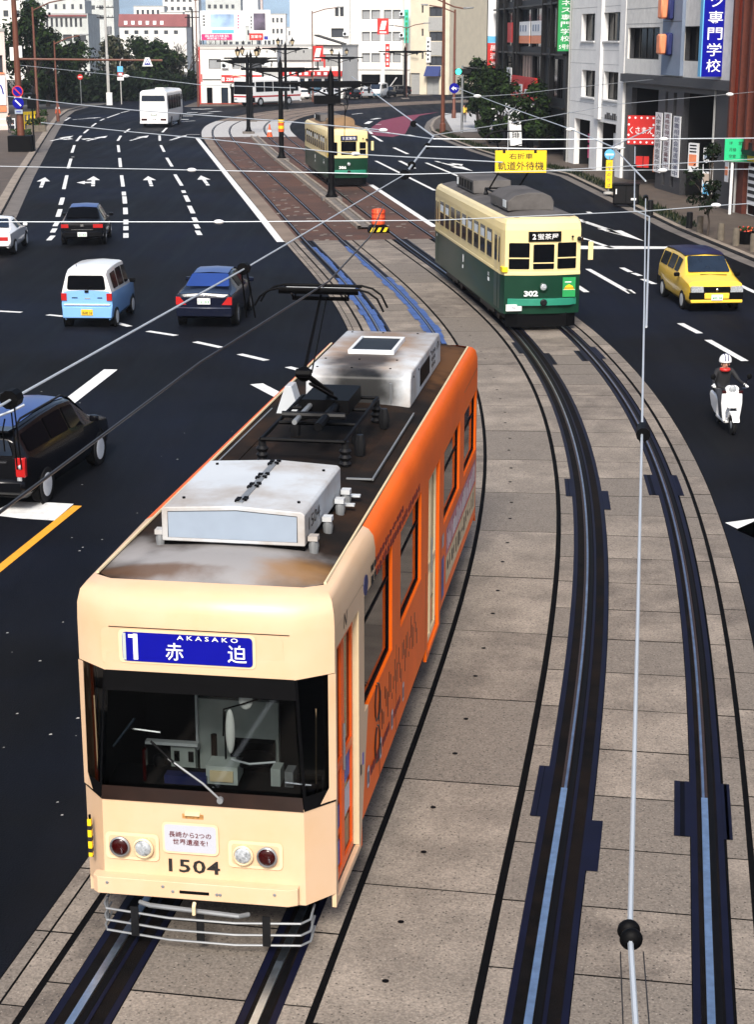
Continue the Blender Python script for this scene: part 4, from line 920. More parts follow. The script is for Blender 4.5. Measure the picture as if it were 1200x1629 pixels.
def car(loc, rot, label, S, sides, screens, paint, roofp, wheels, r=.31, rim='car_silver', group='cars on the road', detail=True, wagon=True, name='car', cat='car'):
    """S: stations (y, half width, sill, belt, roof, half width at the roof), from the tail to the nose"""
    root = empty(name, loc, rot, label, cat, group); n = len(S); b = MB(); loops = []
    for y, hw, zb, zl, zt, ht in S:
        zm = zb+(zl-zb)*.55
        half = [(hw*.86, zb), (hw*.965, zb+.10), (hw, zm), (hw*.975, zl), (ht, zt-.035 if zt > zl+.15 else zt), (ht*.86, zt+.0), (0, zt+.035)]
        loops.append([(x, y, z) for x, z in half] + [(-x, y, z) for x, z in half[::-1][1:]])
    k = len(loops[0])
    for i in range(n-1):
        for j in range(k-1):
            hi = 3 <= j <= 8
            b.add([loops[i][j], loops[i+1][j], loops[i+1][j+1], loops[i][j+1]], [(0, 1, 2, 3)], roofp if hi and (S[i][4] > S[i][3]+.15 or S[i+1][4] > S[i+1][3]+.15) else paint)
    for lp, fl in ((loops[0], 1), (loops[-1], -1)):
        for j in range(6):
            q = [lp[j], lp[j+1], lp[k-2-j], lp[k-1-j]] if j < 5 else [lp[5], lp[6], lp[7]]
            b.add(q if fl < 0 else q[::-1], [tuple(range(len(q)))], roofp if j >= 3 and lp[4][2] > lp[3][2]+.15 else paint, False)
    b.add([(x*.86, y, zb+.01) for y, x, zb, *_ in S]+[(-x*.86, y, zb+.01) for y, x, zb, *_ in S], [(i, i+1, n+i+1, n+i) for i in range(n-1)], 'black', False)
    bo = b.build('body', root, sharp=28)
    bm = bmesh.new(); bm.from_mesh(bo.data); bmesh.ops.remove_doubles(bm, verts=bm.verts, dist=.0005); bmesh.ops.recalc_face_normals(bm, faces=bm.faces); bm.to_mesh(bo.data); bm.free(); bo.data.set_sharp_from_angle(angle=R(30))
    mo = bo.modifiers.new('bevel', 'BEVEL'); mo.width = .035; mo.segments = 2; mo.limit_method = 'ANGLE'; mo.angle_limit = R(24)
    for i, i2, lo, hi in sides:
        for s in (1, -1):
            A, B = S[i], S[i2]; P = lambda st, t: Vector((s*(st[1]*.975*(1-t)+st[5]*t), st[0], st[3]*(1-t)+(st[4]-.035)*t))
            q = [P(A, lo), P(B, lo), P(B, hi), P(A, hi)]
            for v in q[::3]: v.y += .045
            for v in q[1:3]: v.y -= .045
            w = MB(); w.panel(q if s > 0 else [q[1], q[0], q[3], q[2]], 'glass_dark', .016, 0, .06); w.build('side_window', root)
    for i, i2, nm, t0, t1, gm in screens:
        A, B = S[i], S[i2]; P = lambda t, s: Vector((s*((A[5]*(1-t)+B[5]*t)*.93), A[0]*(1-t)+B[0]*t, A[4]*(1-t)+B[4]*t+.0))
        q = [P(t0, -1), P(t0, 1), P(t1, 1), P(t1, -1)]
        if A[0] > B[0] or nm == 'windscreen': q = [P(t0, 1), P(t0, -1), P(t1, -1), P(t1, 1)]
        w = MB(); w.panel(q, gm, .052, 0, .07); w.build(nm, root)
    for x, y in wheels:
        for s in (1, -1): wheel(root, s*x, y, r, .19, rim)
    return root
def add_part(root, name, fn):
    m = MB(); fn(m); return m.build(name, root)
def mirrors(root, x, y, z, m):
    for s in (1, -1): add_part(root, 'mirror', lambda b: b.box(min(s*x, s*(x+.17)), max(s*x, s*(x+.17)), y-.05, y+.05, z-.06, z+.06, m)).modifiers.new('bevel', 'BEVEL').width = .025
def plate(root, y, z, m, txt, w=.33, face=-1, x=0):
    def f(b):
        b.box(x-w/2, x+w/2, y-.012, y+.012, z-.083, z+.083, m); T = frame((x, y+face*.014, z-.02), (-face, 0, 0), (0, 0, 1))
        b.text(txt, .10, 'sign_green' if m == 'plate_white' else 'ink_black', T, w=w*.85, bold=.02)
    return add_part(root, 'number_plate', f)
# sky blue box car with white roof
S = [(-1.70, .70, .30, .98, 1.05, .64), (-1.69, .72, .24, 1.02, 1.56, .56), (-1.45, .735, .22, 1.02, 1.66, .56), (-.75, .74, .22, 1.0, 1.69, .57), (.05, .74, .22, .98, 1.69, .57), (.70, .74, .22, .97, 1.64, .55), (1.15, .73, .22, .96, 1.02, .60), (1.55, .71, .24, .86, .92, .58), (1.70, .64, .30, .70, .76, .5)]
c = car((-8.05, 48.8), R(-3), 'small sky blue box car with white roof and yellow number plate', S, [(2, 3, .12, .82), (3, 4, .12, .86), (4, 5, .12, .86)], [(6, 5, 'windscreen', .1, .92, 'glass_dark')], 'car_sky', 'car_white', [(.72, -1.2), (.72, 1.12)], .28, 'white_metal')
add_part(c, 'rear_window', lambda b: b.panel([(-.55, -1.70, 1.10), (.55, -1.70, 1.10), (.50, -1.695, 1.50), (-.50, -1.695, 1.50)], 'glass_dark', .02, 0, .07))
for s in (-1, 1): add_part(c, 'tail_lamp', lambda b: b.box(s*.64-.075, s*.64+.075, -1.735, -1.68, .80, 1.0, 'tail_red'))
add_part(c, 'bumper', lambda b: (b.box(-.70, .70, -1.745, -1.66, .30, .62, 'car_sky'), b.box(-.66, .66, -1.75, -1.66, .655, .70, 'car_white'))).modifiers.new('bevel', 'BEVEL').width = .03
add_part(c, 'wiper', lambda b: (b.tube([(.02, -1.735, 1.12), (.14, -1.74, 1.20)], .014, 'black', 5), b.box(-.05, .06, -1.73, -1.70, 1.02, 1.08, 'black')))
add_part(c, 'badge', lambda b: (b.box(-.42, -.26, -1.712, -1.70, .86, .885, 'black'), b.box(.30, .44, -1.712, -1.70, .86, .885, 'black'), b.box(-.06, .10, -1.712, -1.70, .84, .87, 'car_silver')))
plate(c, -1.755, .47, 'plate_yellow', '長崎 58'); mirrors(c, .74, .72, 1.05, 'black')
add_part(c, 'aerial', lambda b: b.tube([(-.35, -1.2, 1.67), (-.35, -1.35, 1.78)], .008, 'black', 5))
# dark hatchback further up the road
S = [(-2.08, .76, .34, .80, .84, .70), (-2.05, .82, .26, .88, .96, .72), (-1.75, .85, .24, .92, 1.0, .70), (-1.15, .865, .22, .93, 1.40, .58), (-.5, .865, .22, .92, 1.46, .57), (.2, .865, .22, .90, 1.44, .57), (1.0, .86, .22, .88, .95, .68), (1.7, .82, .24, .76, .80, .66), (2.08, .70, .32, .58, .62, .54)]
c = car((-11.75, 68.8), R(4.5), 'dark hatchback with blue sky sheen painted on its roof driving away between dashed lane lines', S, [(3, 4, .15, .86), (4, 5, .15, .86)], [(2, 3, 'rear_window', .12, .94, 'glass_dark'), (6, 5, 'windscreen', .1, .94, 'glass_dark')], 'car_black', 'car_black', [(.85, -1.35), (.85, 1.28)], .31)
for s in (-1, 1): add_part(c, 'tail_lamp', lambda b: b.box(s*.62-.19, s*.62+.14+.05*s, -2.10, -2.02, .72, .86, 'tail_red'))
add_part(c, 'bumper', lambda b: b.box(-.80, .80, -2.13, -2.0, .34, .60, 'car_black')).modifiers.new('bevel', 'BEVEL').width = .05
add_part(c, 'trim', lambda b: (b.box(-.42, .42, -2.105, -2.06, .64, .66, 'chrome'), b.box(-.06, .06, -2.115, -2.05, .77, .86, 'chrome'))); plate(c, -2.14, .47, 'plate_white', '33 50', .36); mirrors(c, .86, .70, .98, 'car_black')
def_roof = c
# white coupe at the frame's left edge
S = [(-2.1, .70, .36, .76, .80, .62), (-2.05, .80, .28, .82, .87, .70), (-1.35, .83, .24, .84, .92, .68), (-.62, .84, .22, .85, 1.25, .54), (-.05, .84, .22, .84, 1.29, .54), (.35, .84, .22, .83, 1.25, .54), (1.0, .83, .22, .80, .86, .66), (1.8, .80, .24, .66, .70, .64), (2.1, .72, .3, .52, .56, .56)]
c = car((-14.6, 65.6), R(2), 'white two door coupe at the far left of the carriageway', S, [(3, 4, .12, .84), (4, 5, .12, .84)], [(2, 3, 'rear_window', .10, .92, 'glass_blue'), (6, 5, 'windscreen', .1, .9, 'glass_dark')], 'car_white', 'car_white', [(.82, -1.28), (.82, 1.25)], .29, 'white_metal')
for s in (-1, 1): add_part(c, 'tail_lamp', lambda b: b.box(s*.48-.22, s*.48+.22, -2.12, -2.04, .58, .72, 'tail_red'))
add_part(c, 'bumper', lambda b: b.box(-.76, .76, -2.15, -2.0, .36, .54, 'car_white')).modifiers.new('bevel', 'BEVEL').width = .04
mirrors(c, .83, .60, .92, 'car_white'); plate(c, -2.16, .45, 'plate_white', '55 21')
def roof_sheen(c, st, m):  # thin sheet over a car roof, carrying the painted sky reflection
    add_part(c, 'roof_sheen', lambda b: b.add([(x*h, y, z+.05-.028*abs(x)) for y, h, z in st for x in (-1, -.5, 0, .5, 1)], [(i*5+j, i*5+j+1, (i+1)*5+j+1, (i+1)*5+j) for i in range(len(st)-1) for j in range(4)], m))
# navy saloon
S = [(-2.22, .72, .36, .86, .90, .66), (-2.18, .80, .28, .92, .98, .70), (-1.55, .84, .24, .96, 1.03, .68), (-.85, .85, .22, .95, 1.36, .55), (-.2, .855, .22, .94, 1.41, .55), (.45, .855, .22, .92, 1.38, .55), (1.15, .85, .22, .90, .96, .66), (1.85, .81, .24, .76, .80, .66), (2.22, .70, .32, .60, .64, .54)]
c = car((-4.72, 49.3), R(-3.5), 'navy blue saloon car just left of the tram tracks', S, [(3, 4, .15, .85), (4, 5, .15, .85)], [(2, 3, 'rear_window', .08, .95, 'sky_sheen_blue'), (6, 5, 'windscreen', .1, .94, 'glass_dark')], 'car_navy', 'car_navy', [(.83, -1.38), (.83, 1.32)], .31)  # rear window takes the painted sky reflection too
for s in (-1, 1): add_part(c, 'tail_lamp', lambda b: b.prism([(s*.79, .68), (s*.79, .90), (s*.68, .90), (s*.50, .68)], 'y', -2.235, -2.14, 'tail_red'))
add_part(c, 'bumper', lambda b: (b.box(-.78, .78, -2.27, -2.1, .36, .58, 'car_navy'), b.box(-.76, .76, -2.275, -2.2, .585, .60, 'chrome'))).modifiers.new('bevel', 'BEVEL').width = .03
plate(c, -2.245, .78, 'plate_white', '12 33', .36); mirrors(c, .85, .78, 1.0, 'car_navy'); add_part(c, 'badge', lambda b: b.ball((0, -2.21, .93), .035, 'chrome', 8, 6)); add_part(c, 'dashboard_shelf', lambda b: b.box(.25, .42, -1.30, -1.18, 1.13, 1.16, 'black'))
roof_sheen(c, ((-.82, .50, 1.365), (-.2, .50, 1.41), (.4, .50, 1.385)), 'sky_sheen_blue')
roof_sheen(def_roof, ((-1.1, .52, 1.405), (-.5, .53, 1.46), (.15, .52, 1.445)), 'sky_sheen_blue')
# black estate car, cut by the frame's left edge
S = [(-2.28, .74, .36, .94, .98, .68), (-2.26, .82, .28, .98, 1.30, .62), (-2.05, .845, .24, .98, 1.44, .60), (-1.0, .85, .22, .96, 1.50, .59), (-.1, .855, .22, .94, 1.51, .59), (.55, .855, .22, .92, 1.45, .57), (1.25, .85, .22, .90, .97, .66), (1.95, .81, .24, .78, .82, .66), (2.3, .70, .32, .60, .64, .54)]
c = car((-6.38, 30.2), R(-10.5), 'black estate car with roof rails and blue sky sheen painted on its roof, nearest car on the left', S, [(2, 3, .14, .84), (3, 4, .14, .86), (4, 5, .14, .86)], [(6, 5, 'windscreen', .1, .94, 'glass_dark')], 'car_black', 'car_black', [(.83, -1.40), (.83, 1.35)], .32, 'white_metal')
add_part(c, 'roof_sheen', lambda b: b.add([(x*h, y, z+.045-.03*abs(x)) for y, h, z in ((-2.0, .50, 1.44), (-1.0, .50, 1.50), (-.1, .50, 1.51), (.5, .48, 1.455)) for x in (-1, -.5, 0, .5, 1)], [(i*5+j, i*5+j+1, (i+1)*5+j+1, (i+1)*5+j) for i in range(3) for j in range(4)], 'sky_sheen_blue'))  # sky reflection painted as a blue sheet over the black roof
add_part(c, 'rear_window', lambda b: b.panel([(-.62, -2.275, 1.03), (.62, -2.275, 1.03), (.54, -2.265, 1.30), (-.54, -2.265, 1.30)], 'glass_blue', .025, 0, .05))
add_part(c, 'spoiler', lambda b: b.box(-.58, .58, -2.34, -2.0, 1.44, 1.475, 'car_black'))
for s in (-1, 1):
    add_part(c, 'roof_rail', lambda b: b.tube([(s*.555, -1.9, 1.49), (s*.56, -1.75, 1.565), (s*.555, .2, 1.575), (s*.55, .4, 1.50)], .020, 'dark_metal', 6))
    add_part(c, 'tail_lamp', lambda b: (b.box(s*.74-.09, s*.74+.085, -2.30, -2.20, .66, 1.0, 'tail_red'), b.ball((s*.74, -2.30, .84), .045, 'clear_lens', 8, 6))).modifiers.new('bevel', 'BEVEL').width = .03
add_part(c, 'bumper', lambda b: b.box(-.80, .80, -2.34, -2.15, .34, .62, 'car_black')).modifiers.new('bevel', 'BEVEL').width = .06
add_part(c, 'trim', lambda b: (b.box(-.30, .50, -2.31, -2.28, .90, .925, 'chrome'), b.box(.68, .76, -2.31, -2.28, .60, .66, 'clear_lens'))); plate(c, -2.31, .80, 'plate_white', '80 14', .36); mirrors(c, .855, .85, 1.02, 'car_black')
# yellow estate facing us
S = [(-2.05, .76, .34, .94, 1.0, .68), (-2.04, .81, .28, .97, 1.46, .63), (-1.85, .84, .24, .97, 1.53, .62), (-.9, .845, .22, .96, 1.55, .61), (-.05, .845, .22, .95, 1.55, .61), (.50, .845, .22, .94, 1.50, .60), (1.10, .845, .22, .93, 1.02, .70), (1.85, .83, .24, .84, .90, .70), (2.05, .78, .30, .70, .75, .66)]
c = car((9.95, 52.0), R(184), 'yellow estate car with dark blue sky sheen painted on its roof coming towards the viewer', S, [(2, 3, .14, .84), (3, 4, .14, .86), (4, 5, .14, .86)], [(6, 5, 'windscreen', .08, .95, 'glass_blue')], 'car_yellow', 'car_yellow', [(.82, -1.30), (.82, 1.22)], .29, 'white_metal')
add_part(c, 'roof_sheen', lambda b: b.add([(x*h, y, z+.045-.03*abs(x)) for y, h, z in ((-2.0, .61, 1.48), (-1.8, .63, 1.535), (-.9, .62, 1.555), (-.05, .62, 1.555), (.48, .61, 1.512)) for x in (-1, -.5, 0, .5, 1)], [(i*5+j, i*5+j+1, (i+1)*5+j+1, (i+1)*5+j) for i in range(4) for j in range(4)], 'sky_sheen_navy'))  # sky reflection painted as a navy sheet over the yellow roof
for s in (-1, 1): add_part(c, 'headlight', lambda b: b.prism([(s*.40, .62), (s*.78, .62), (s*.78, .76), (s*.74, .80), (s*.42, .79)], 'y', 1.98, 2.10, 'clear_lens'))
add_part(c, 'grille', lambda b: (b.box(-.40, .40, 2.02, 2.085, .62, .78, 'black'), b.ball((0, 2.09, .70), .05, 'chrome', 10, 6)))
add_part(c, 'bumper', lambda b: (b.box(-.78, .78, 1.9, 2.11, .30, .40, 'car_yellow'), b.box(-.80, .80, 1.9, 2.10, .40, .61, 'black'), b.box(-.38, .38, 2.0, 2.115, .42, .60, 'car_yellow'))).modifiers.new('bevel', 'BEVEL').width = .02
plate(c, 2.13, .47, 'plate_white', '400 38', .34, 1); mirrors(c, .845, .86, 1.0, 'black'); add_part(c, 'wiper', lambda b: b.tube([(-.5, 1.25, 1.02), (.3, 1.22, 1.03)], .012, 'black', 5))
for s in (-1, 1): add_part(c, 'rear_quarter', lambda b: b.box(s*.82-.015, s*.82+.02, -2.02, -1.55, .34, .62, 'black'))
# cars parked on the lot in front of the big white building
PK = [((-10.6, 233), 30, 'car_white', 'white hatchback parked beside the rear of the striped bus'), ((-8.6, 236), 25, 'car_teal', 'grey green car parked among the white ones at the lot entrance'), ((-6.9, 232), 100, 'car_silver', 'silver saloon parked side on near the poles of the stop'), ((-5.0, 238), 20, 'car_white', 'white car parked behind the leftmost dark saloon'), ((-3.4, 234), 15, 'car_black', 'black saloon parked between white cars on the lot'), ((-1.6, 238), 10, 'car_silver', 'silver hatchback parked under the white wall'), ((-8.2, 243), 40, 'car_red', 'dark red car in the back row of the parking lot'), ((1.4, 242), 200, 'car_black', 'dark estate parked at the right end of the lot'), ((2.9, 246), 95, 'car_black', 'black car partly behind the tall signal post at the lot')]
S0 = [(-1.9, .72, .34, .86, .92, .62), (-1.85, .80, .26, .92, 1.28, .58), (-1.1, .83, .22, .92, 1.44, .57), (0, .83, .22, .90, 1.46, .57), (.5, .83, .22, .89, 1.40, .55), (1.15, .82, .22, .86, .92, .64), (1.75, .78, .24, .74, .78, .62), (1.95, .7, .32, .6, .64, .54)]
for (x, y), a, p, lb in PK:
    c = car((x, y, .1), R(a), lb, S0, [(1, 2, .14, .84), (2, 3, .14, .86), (3, 4, .14, .86)], [(5, 4, 'windscreen', .08, .95, 'glass_blue'), (1, 1, 'rear_window', .1, .9, 'glass_blue')][:1], p, p, [(.80, -1.2), (.80, 1.2)], .29, group='cars on the parking lot')
    add_part(c, 'rear_window', lambda b: b.panel([(-.6, -1.885, .96), (.6, -1.885, .96), (.52, -1.85, 1.24), (-.52, -1.85, 1.24)], 'glass_blue', .03))
    for s in (-1, 1): add_part(c, 'tail_lamp', lambda b: b.box(s*.66-.1, s*.66+.1, -1.93, -1.84, .7, .86, 'tail_red'))
# van on the lot
S1 = [(-2.2, .80, .34, 1.1, 1.2, .74), (-2.18, .84, .26, 1.15, 1.9, .72), (-1.5, .85, .24, 1.15, 1.98, .74), (.6, .85, .24, 1.12, 1.98, .74), (1.2, .85, .24, 1.08, 1.9, .72), (1.95, .84, .24, 1.02, 1.1, .76), (2.2, .78, .3, .8, .86, .7)]
c = car((.2, 239, .1), R(165), 'white van with dark windscreen parked before the black garage opening', S1, [(2, 3, .14, .8), (3, 4, .14, .8)], [(5, 4, 'windscreen', .06, .9, 'glass_blue')], 'car_white', 'car_white', [(.82, -1.4), (.82, 1.4)], .31, group='cars on the parking lot', name='van', cat='van')
add_part(c, 'bumper', lambda b: b.box(-.8, .8, 2.1, 2.25, .32, .62, 'car_teal'))
# ------------------------------------------------------------------ buses
def bus(loc, rot, label, L, W, H, stripe=None, rear=True):
    root = empty('bus', loc, rot, label, 'bus', 'buses'); h = W/2; l = L/2; b = MB()
    pr = [(-h*.98, .38), (-h, .9), (-h, 1.6), (-h*.95, H-.22), (-h*.8, H-.04), (0, H+.03), (h*.8, H-.04), (h*.95, H-.22), (h, 1.6), (h, .9), (h*.98, .38)]
    b.prism(pr, 'y', -l, l, 'car_white'); b.build('body', root, bevel=.12, seg=3)
    def side(a, c, z0, z1, s): 
        w = MB(); k = h*(1-.05*(z1-1.6)/(H-1.8)); q = [(s*h, a, z0), (s*h, c, z0), (s*k, c, z1), (s*k, a, z1)]; w.panel(q if s > 0 else [q[1], q[0], q[3], q[2]], 'glass_dark', .014, 0, .06); w.build('side_window', root)
    nw = 5
    for s in (-1, 1):
        for k in range(nw): a = -l+.5+k*(L-1.6)/nw; side(a, a+(L-1.6)/nw-.09, 1.62, H-.5, s)
        add_part(root, 'door', lambda b: b.panel([(s*h, l-1.0, .45), (s*h, l-.35, .45), (s*h*.96, l-.35, H-.55), (s*h*.96, l-1.0, H-.55)][::s], 'glass_dark', .012, 0, .04))
        for y in (-l*.52, l*.58): wheel(root, s*h, y, .45, .25, 'car_silver')
        add_part(root, 'mirror', lambda b: (b.tube([(s*h*.9, l-.05, H-.6), (s*(h+.22), l+.2, H-.8)], .02, 'black', 6), b.box(s*(h+.22)-.08, s*(h+.22)+.08, l+.15, l+.25, H-1.3, H-.8, 'black')))
        if stripe: add_part(root, 'stripe', lambda b: b.box(min(s*h, s*(h+.012)), max(s*h, s*(h+.012)), -l+.1, l-.1, 1.0, 1.18, stripe))
    add_part(root, 'rear_window', lambda b: b.panel([(-h*.84, -l, H-1.0), (h*.84, -l, H-1.0), (h*.80, -l, H-.48), (-h*.80, -l, H-.48)], 'glass_blue', .016, 0, .1))
    add_part(root, 'windscreen', lambda b: b.panel([(h*.92, l, 1.35), (-h*.92, l, 1.35), (-h*.88, l, H-.45), (h*.88, l, H-.45)], 'glass_dark', .016, 0, .15))
    for s in (-1, 1):
        add_part(root, 'tail_lamp', lambda b: b.box(s*h*.68-.26, s*h*.68+.26, -l-.03, -l+.05, .62, .80, 'red_lens'))
        add_part(root, 'headlight', lambda b: b.box(s*h*.7-.22, s*h*.7+.22, l-.05, l+.03, .70, .9, 'clear_lens'))
    add_part(root, 'bumper', lambda b: (b.box(-h*.98, h*.98, -l-.08, -l+.1, .36, .56, 'car_white'), b.box(-.24, .24, -l-.03, -l, 1.06, 1.26, 'black'), b.box(-.06, .02, -l-.03, -l, .70, .78, 'black'), b.box(.1, .2, -l-.03, -l, .70, .78, 'black')))
    plate(root, -l-.03, 1.16, 'plate_white', '22', .4); add_part(root, 'roof_hatch', lambda b: b.box(-.4, .4, -.8, .2, H, H+.12, 'car_white'))
    if stripe: add_part(root, 'front_stripe', lambda b: b.box(-h*.95, h*.95, l-.02, l+.014, 1.0, 1.18, stripe))
    return root
bus((-20.35, 163.6), R(-3), 'white coach driving away near the crossroads, dark rear window', 8.6, 2.62, 3.35)
bus((-13.4, 212.5, .1), R(142), 'white bus with dark red stripe standing before the white shop', 9.5, 2.6, 3.3, 'car_red')
# ------------------------------------------------------------------ people
mat('cloth_black', (.010, .010, .012), .8, var=.25, scale=20)
mat('cloth_dark', (.022, .024, .032), .85, var=.25, scale=20)
mat('cloth_yellow', (.75, .48, .06), .8, var=.15, scale=20)
mat('cloth_white', (.74, .74, .72), .8, var=.1, scale=20)
mat('cloth_blue', (.04, .08, .2), .8, var=.2, scale=20)
mat('hair', (.012, .009, .008), .6, var=.3, scale=40)
mat('shoe', (.012, .010, .010), .5, var=.2)
_dg = None
def person(loc, rot, label, J, cloth, helmet=None, group='people on foot'):
    """J: joints (name: (x, y, z)) with the figure looking towards +y; one skinned surface, clothing by limb"""
    root = empty('person', loc, rot, label, 'person', group)
    vs = []; es = []; rs = []; kind = []
    def v(p, r, k): vs.append(Vector(p)); rs.append(r); kind.append(k); return len(vs)-1
    top, leg, skin, shoe, glove = cloth
    pel = v(J['pelvis'], (.155, .115), leg); wa = v(J['waist'], (.14, .105), top); ch = v(J['chest'], (.17, .12), top); nb = v(J['neck'], (.06, .06), skin); hd = v(J['head'], (.085, .095), skin); tp = v(J['crown'], (.075, .085), skin)
    es += [(pel, wa), (wa, ch), (ch, nb), (nb, hd), (hd, tp)]
    for s in 'lr':
        sh = v(J['shoulder_'+s], .068, top); el = v(J['elbow_'+s], .046, top); wr = v(J['wrist_'+s], .032, top); hn = v(J['hand_'+s], (.036, .022), glove)
        es += [(ch, sh), (sh, el), (el, wr), (wr, hn)]
        d = (vs[hn]-vs[wr]).normalized(); sd = d.cross(Vector((0, 1, 0)) if abs(d.y) < .9 else Vector((0, 0, 1))).normalized()
        for k, (o, ln) in enumerate(((-.030, .065), (-.010, .08), (.010, .078), (.028, .06))):
            a = v(vs[hn]+sd*o+d*.035, .009, glove); b = v(vs[hn]+sd*o+d*(.035+ln*.55), .0085, glove); c = v(vs[hn]+sd*o+d*(.03+ln*.8)+Vector((0, 0, -.02)), .0075, glove); es += [(hn, a), (a, b), (b, c)]
        a = v(vs[hn]+sd*.045+d*.0, .010, glove); b = v(vs[hn]+sd*.06+d*.035, .009, glove); es += [(hn, a), (a, b)]
        hp = v(J['hip_'+s], .088, leg); kn = v(J['knee_'+s], .062, leg); an = v(J['ankle_'+s], .045, leg); to = v(J['toe_'+s], (.045, .032), shoe)
        es += [(pel, hp), (hp, kn), (kn, an), (an, to)]
    me = bpy.data.meshes.new('figure'); me.from_pydata(vs, es, []); ob = bpy.data.objects.new('figure', me); col.objects.link(ob)
    sk = ob.modifiers.new('skin', 'SKIN'); sk.use_smooth_shade = True
    for i, d in enumerate(me.skin_vertices[0].data): d.radius = rs[i] if isinstance(rs[i], tuple) else (rs[i], rs[i])
    me.skin_vertices[0].data[0].use_root = True
    ob.modifiers.new('subdivision', 'SUBSURF').levels = 1; ob.modifiers['subdivision'].render_levels = 1
    out = bpy.data.meshes.new_from_object(ob.evaluated_get(bpy.context.evaluated_depsgraph_get())); bpy.data.objects.remove(ob)
    names = list(dict.fromkeys([top, leg, skin, shoe, glove]))
    out.materials.clear()
    for k in names: out.materials.append(M[k])
    segs = [(vs[a], vs[b], kind[b] if kind[b] != top or kind[a] == top else top) for a, b in es]
    for p in out.polygons:
        c = p.center; best = 9; kk = top
        for a, b, k in segs:
            ab = b-a; t = max(0, min(1, (c-a).dot(ab)/max(ab.length_squared, 1e-9))); d = (c-a-ab*t).length
            if d < best: best = d; kk = k
        p.material_index = names.index(kk); p.use_smooth = True
    o = bpy.data.objects.new('body', out); col.objects.link(o); o.parent = root
    h = Vector(J['head']); f = Vector(J.get('face', (0, 1, 0))).normalized(); sdv = f.cross(Vector((0, 0, 1))).normalized()
    m = MB()
    for s in (-1, 1): m.ball(h+f*.088+sdv*.032*s+Vector((0, 0, .02)), .011, 'ink_black', 8, 6)
    m.box(-.022, .022, -.005, .005, -.005, .005, 'sign_red', Matrix.Translation(h+f*.095+Vector((0, 0, -.055))) @ f.to_track_quat('Y', 'Z').to_matrix().to_4x4())
    m.ball(h+f*.105+Vector((0, 0, -.01)), (.014, .018, .022), skin, 8, 6)
    for s in (-1, 1): m.ball(h+sdv*.092*s, (.014, .022, .03), skin, 8, 6)
    m.build('face', root)
    if helmet: helmet(root, h)
    else:
        m = MB(); m.ball(h-f*.02+Vector((0, 0, .055)), (.100, .108, .085), 'hair', 14, 8); m.ball(h-f*.05+Vector((0, 0, .0)), (.088, .07, .09), 'hair', 12, 8); m.build('hair', root)
    return root
def walking(step=.22, arm=.12):
    J = dict(pelvis=(0, 0, .92), waist=(0, .01, 1.08), chest=(0, .01, 1.30), neck=(0, .02, 1.45), head=(0, .04, 1.57), crown=(0, .04, 1.65))
    for s, k, q in (('l', -1, 1), ('r', 1, -1)):
        J['shoulder_'+s] = (k*.19, 0, 1.38); J['elbow_'+s] = (k*.23, -q*arm*.4, 1.11); J['wrist_'+s] = (k*.22, -q*arm+.06, .88); J['hand_'+s] = (k*.22, -q*arm+.09, .81)
        J['hip_'+s] = (k*.10, 0, .86); J['knee_'+s] = (k*.11, q*step*.55+.04, .47); J['ankle_'+s] = (k*.11, q*step-.02, .08); J['toe_'+s] = (k*.12, q*step+.13, .035)
    return J
person((8.4, 166.5, .13), R(178), 'pedestrian in a yellow jacket and dark trousers walking across the pale plaza', walking(), ('cloth_yellow', 'cloth_black', 'skin', 'shoe', 'skin'))
person((-31.2, 146.5, .13), R(-20), 'pedestrian in dark clothes standing on the pavement left of the brown sign pole', walking(.05, .04), ('cloth_black', 'cloth_dark', 'skin', 'shoe', 'skin'))
person((-27.6, 252, .0), R(60), 'distant pedestrian in white clothes before the bare trees', walking(.15), ('cloth_white', 'cloth_white', 'skin', 'shoe', 'skin'))
# ------------------------------------------------------------------ scooter and its rider, coming towards us
SL, SR = (7.30, 34.45), R(183)
sc_ = empty('scooter', SL, SR, 'white motor scooter ridden towards the viewer on the right hand carriageway', 'scooter')
for y in (.62, -.62):
    w = MB(); w.lathe([(.13, -.045), (.21, -.05), (.235, 0), (.21, .05), (.13, .045)], 'rubber', (0, y, .235), 'x', 24); w = w.build('wheel', sc_)
    m = MB(); m.lathe([(.05, -.06), (.13, -.03), (.13, .03), (.05, .06)], 'car_silver', (0, y, .235), 'x', 16); m.build('rim', w)
m = MB()       # leg shield: wide shoulders narrowing to two legs beside the mudguard
shp = [(-.20, .98), (.20, .98), (.235, .90), (.245, .70), (.22, .48), (.19, .27), (.12, .26), (.13, .50), (.10, .58), (-.10, .58), (-.13, .50), (-.12, .26), (-.19, .27), (-.22, .48), (-.245, .70), (-.235, .90)]
m.prism(shp, 'y', .36, .44, 'car_white'); m.prism([(-.10, .58), (.10, .58), (.13, .75), (.10, .96), (-.10, .96), (-.13, .75)], 'y', .43, .50, 'car_white'); m.build('leg_shield', sc_, bevel=.03, seg=3)
m = MB(); m.prism([(.40, .30), (.42, .46), (.55, .54), (.70, .53), (.84, .44), (.90, .34), (.80, .46), (.62, .48)], 'x', -.085, .085, 'car_white'); m.build('front_mudguard', sc_, bevel=.02)
m = MB(); m.box(-.16, .16, -.35, .38, .22, .29, 'car_white'); m.build('footboard', sc_, bevel=.02)
m = MB(); m.prism([(-.25, .26), (-.20, .66), (-.45, .72), (-.95, .74), (-1.0, .62), (-.80, .38), (-.5, .28)], 'x', -.17, .17, 'car_white'); m.build('rear_body', sc_, bevel=.05, seg=3)
m = MB(); m.box(-.13, .13, -.92, -.20, .72, .80, 'black'); m.build('seat', sc_, bevel=.04)
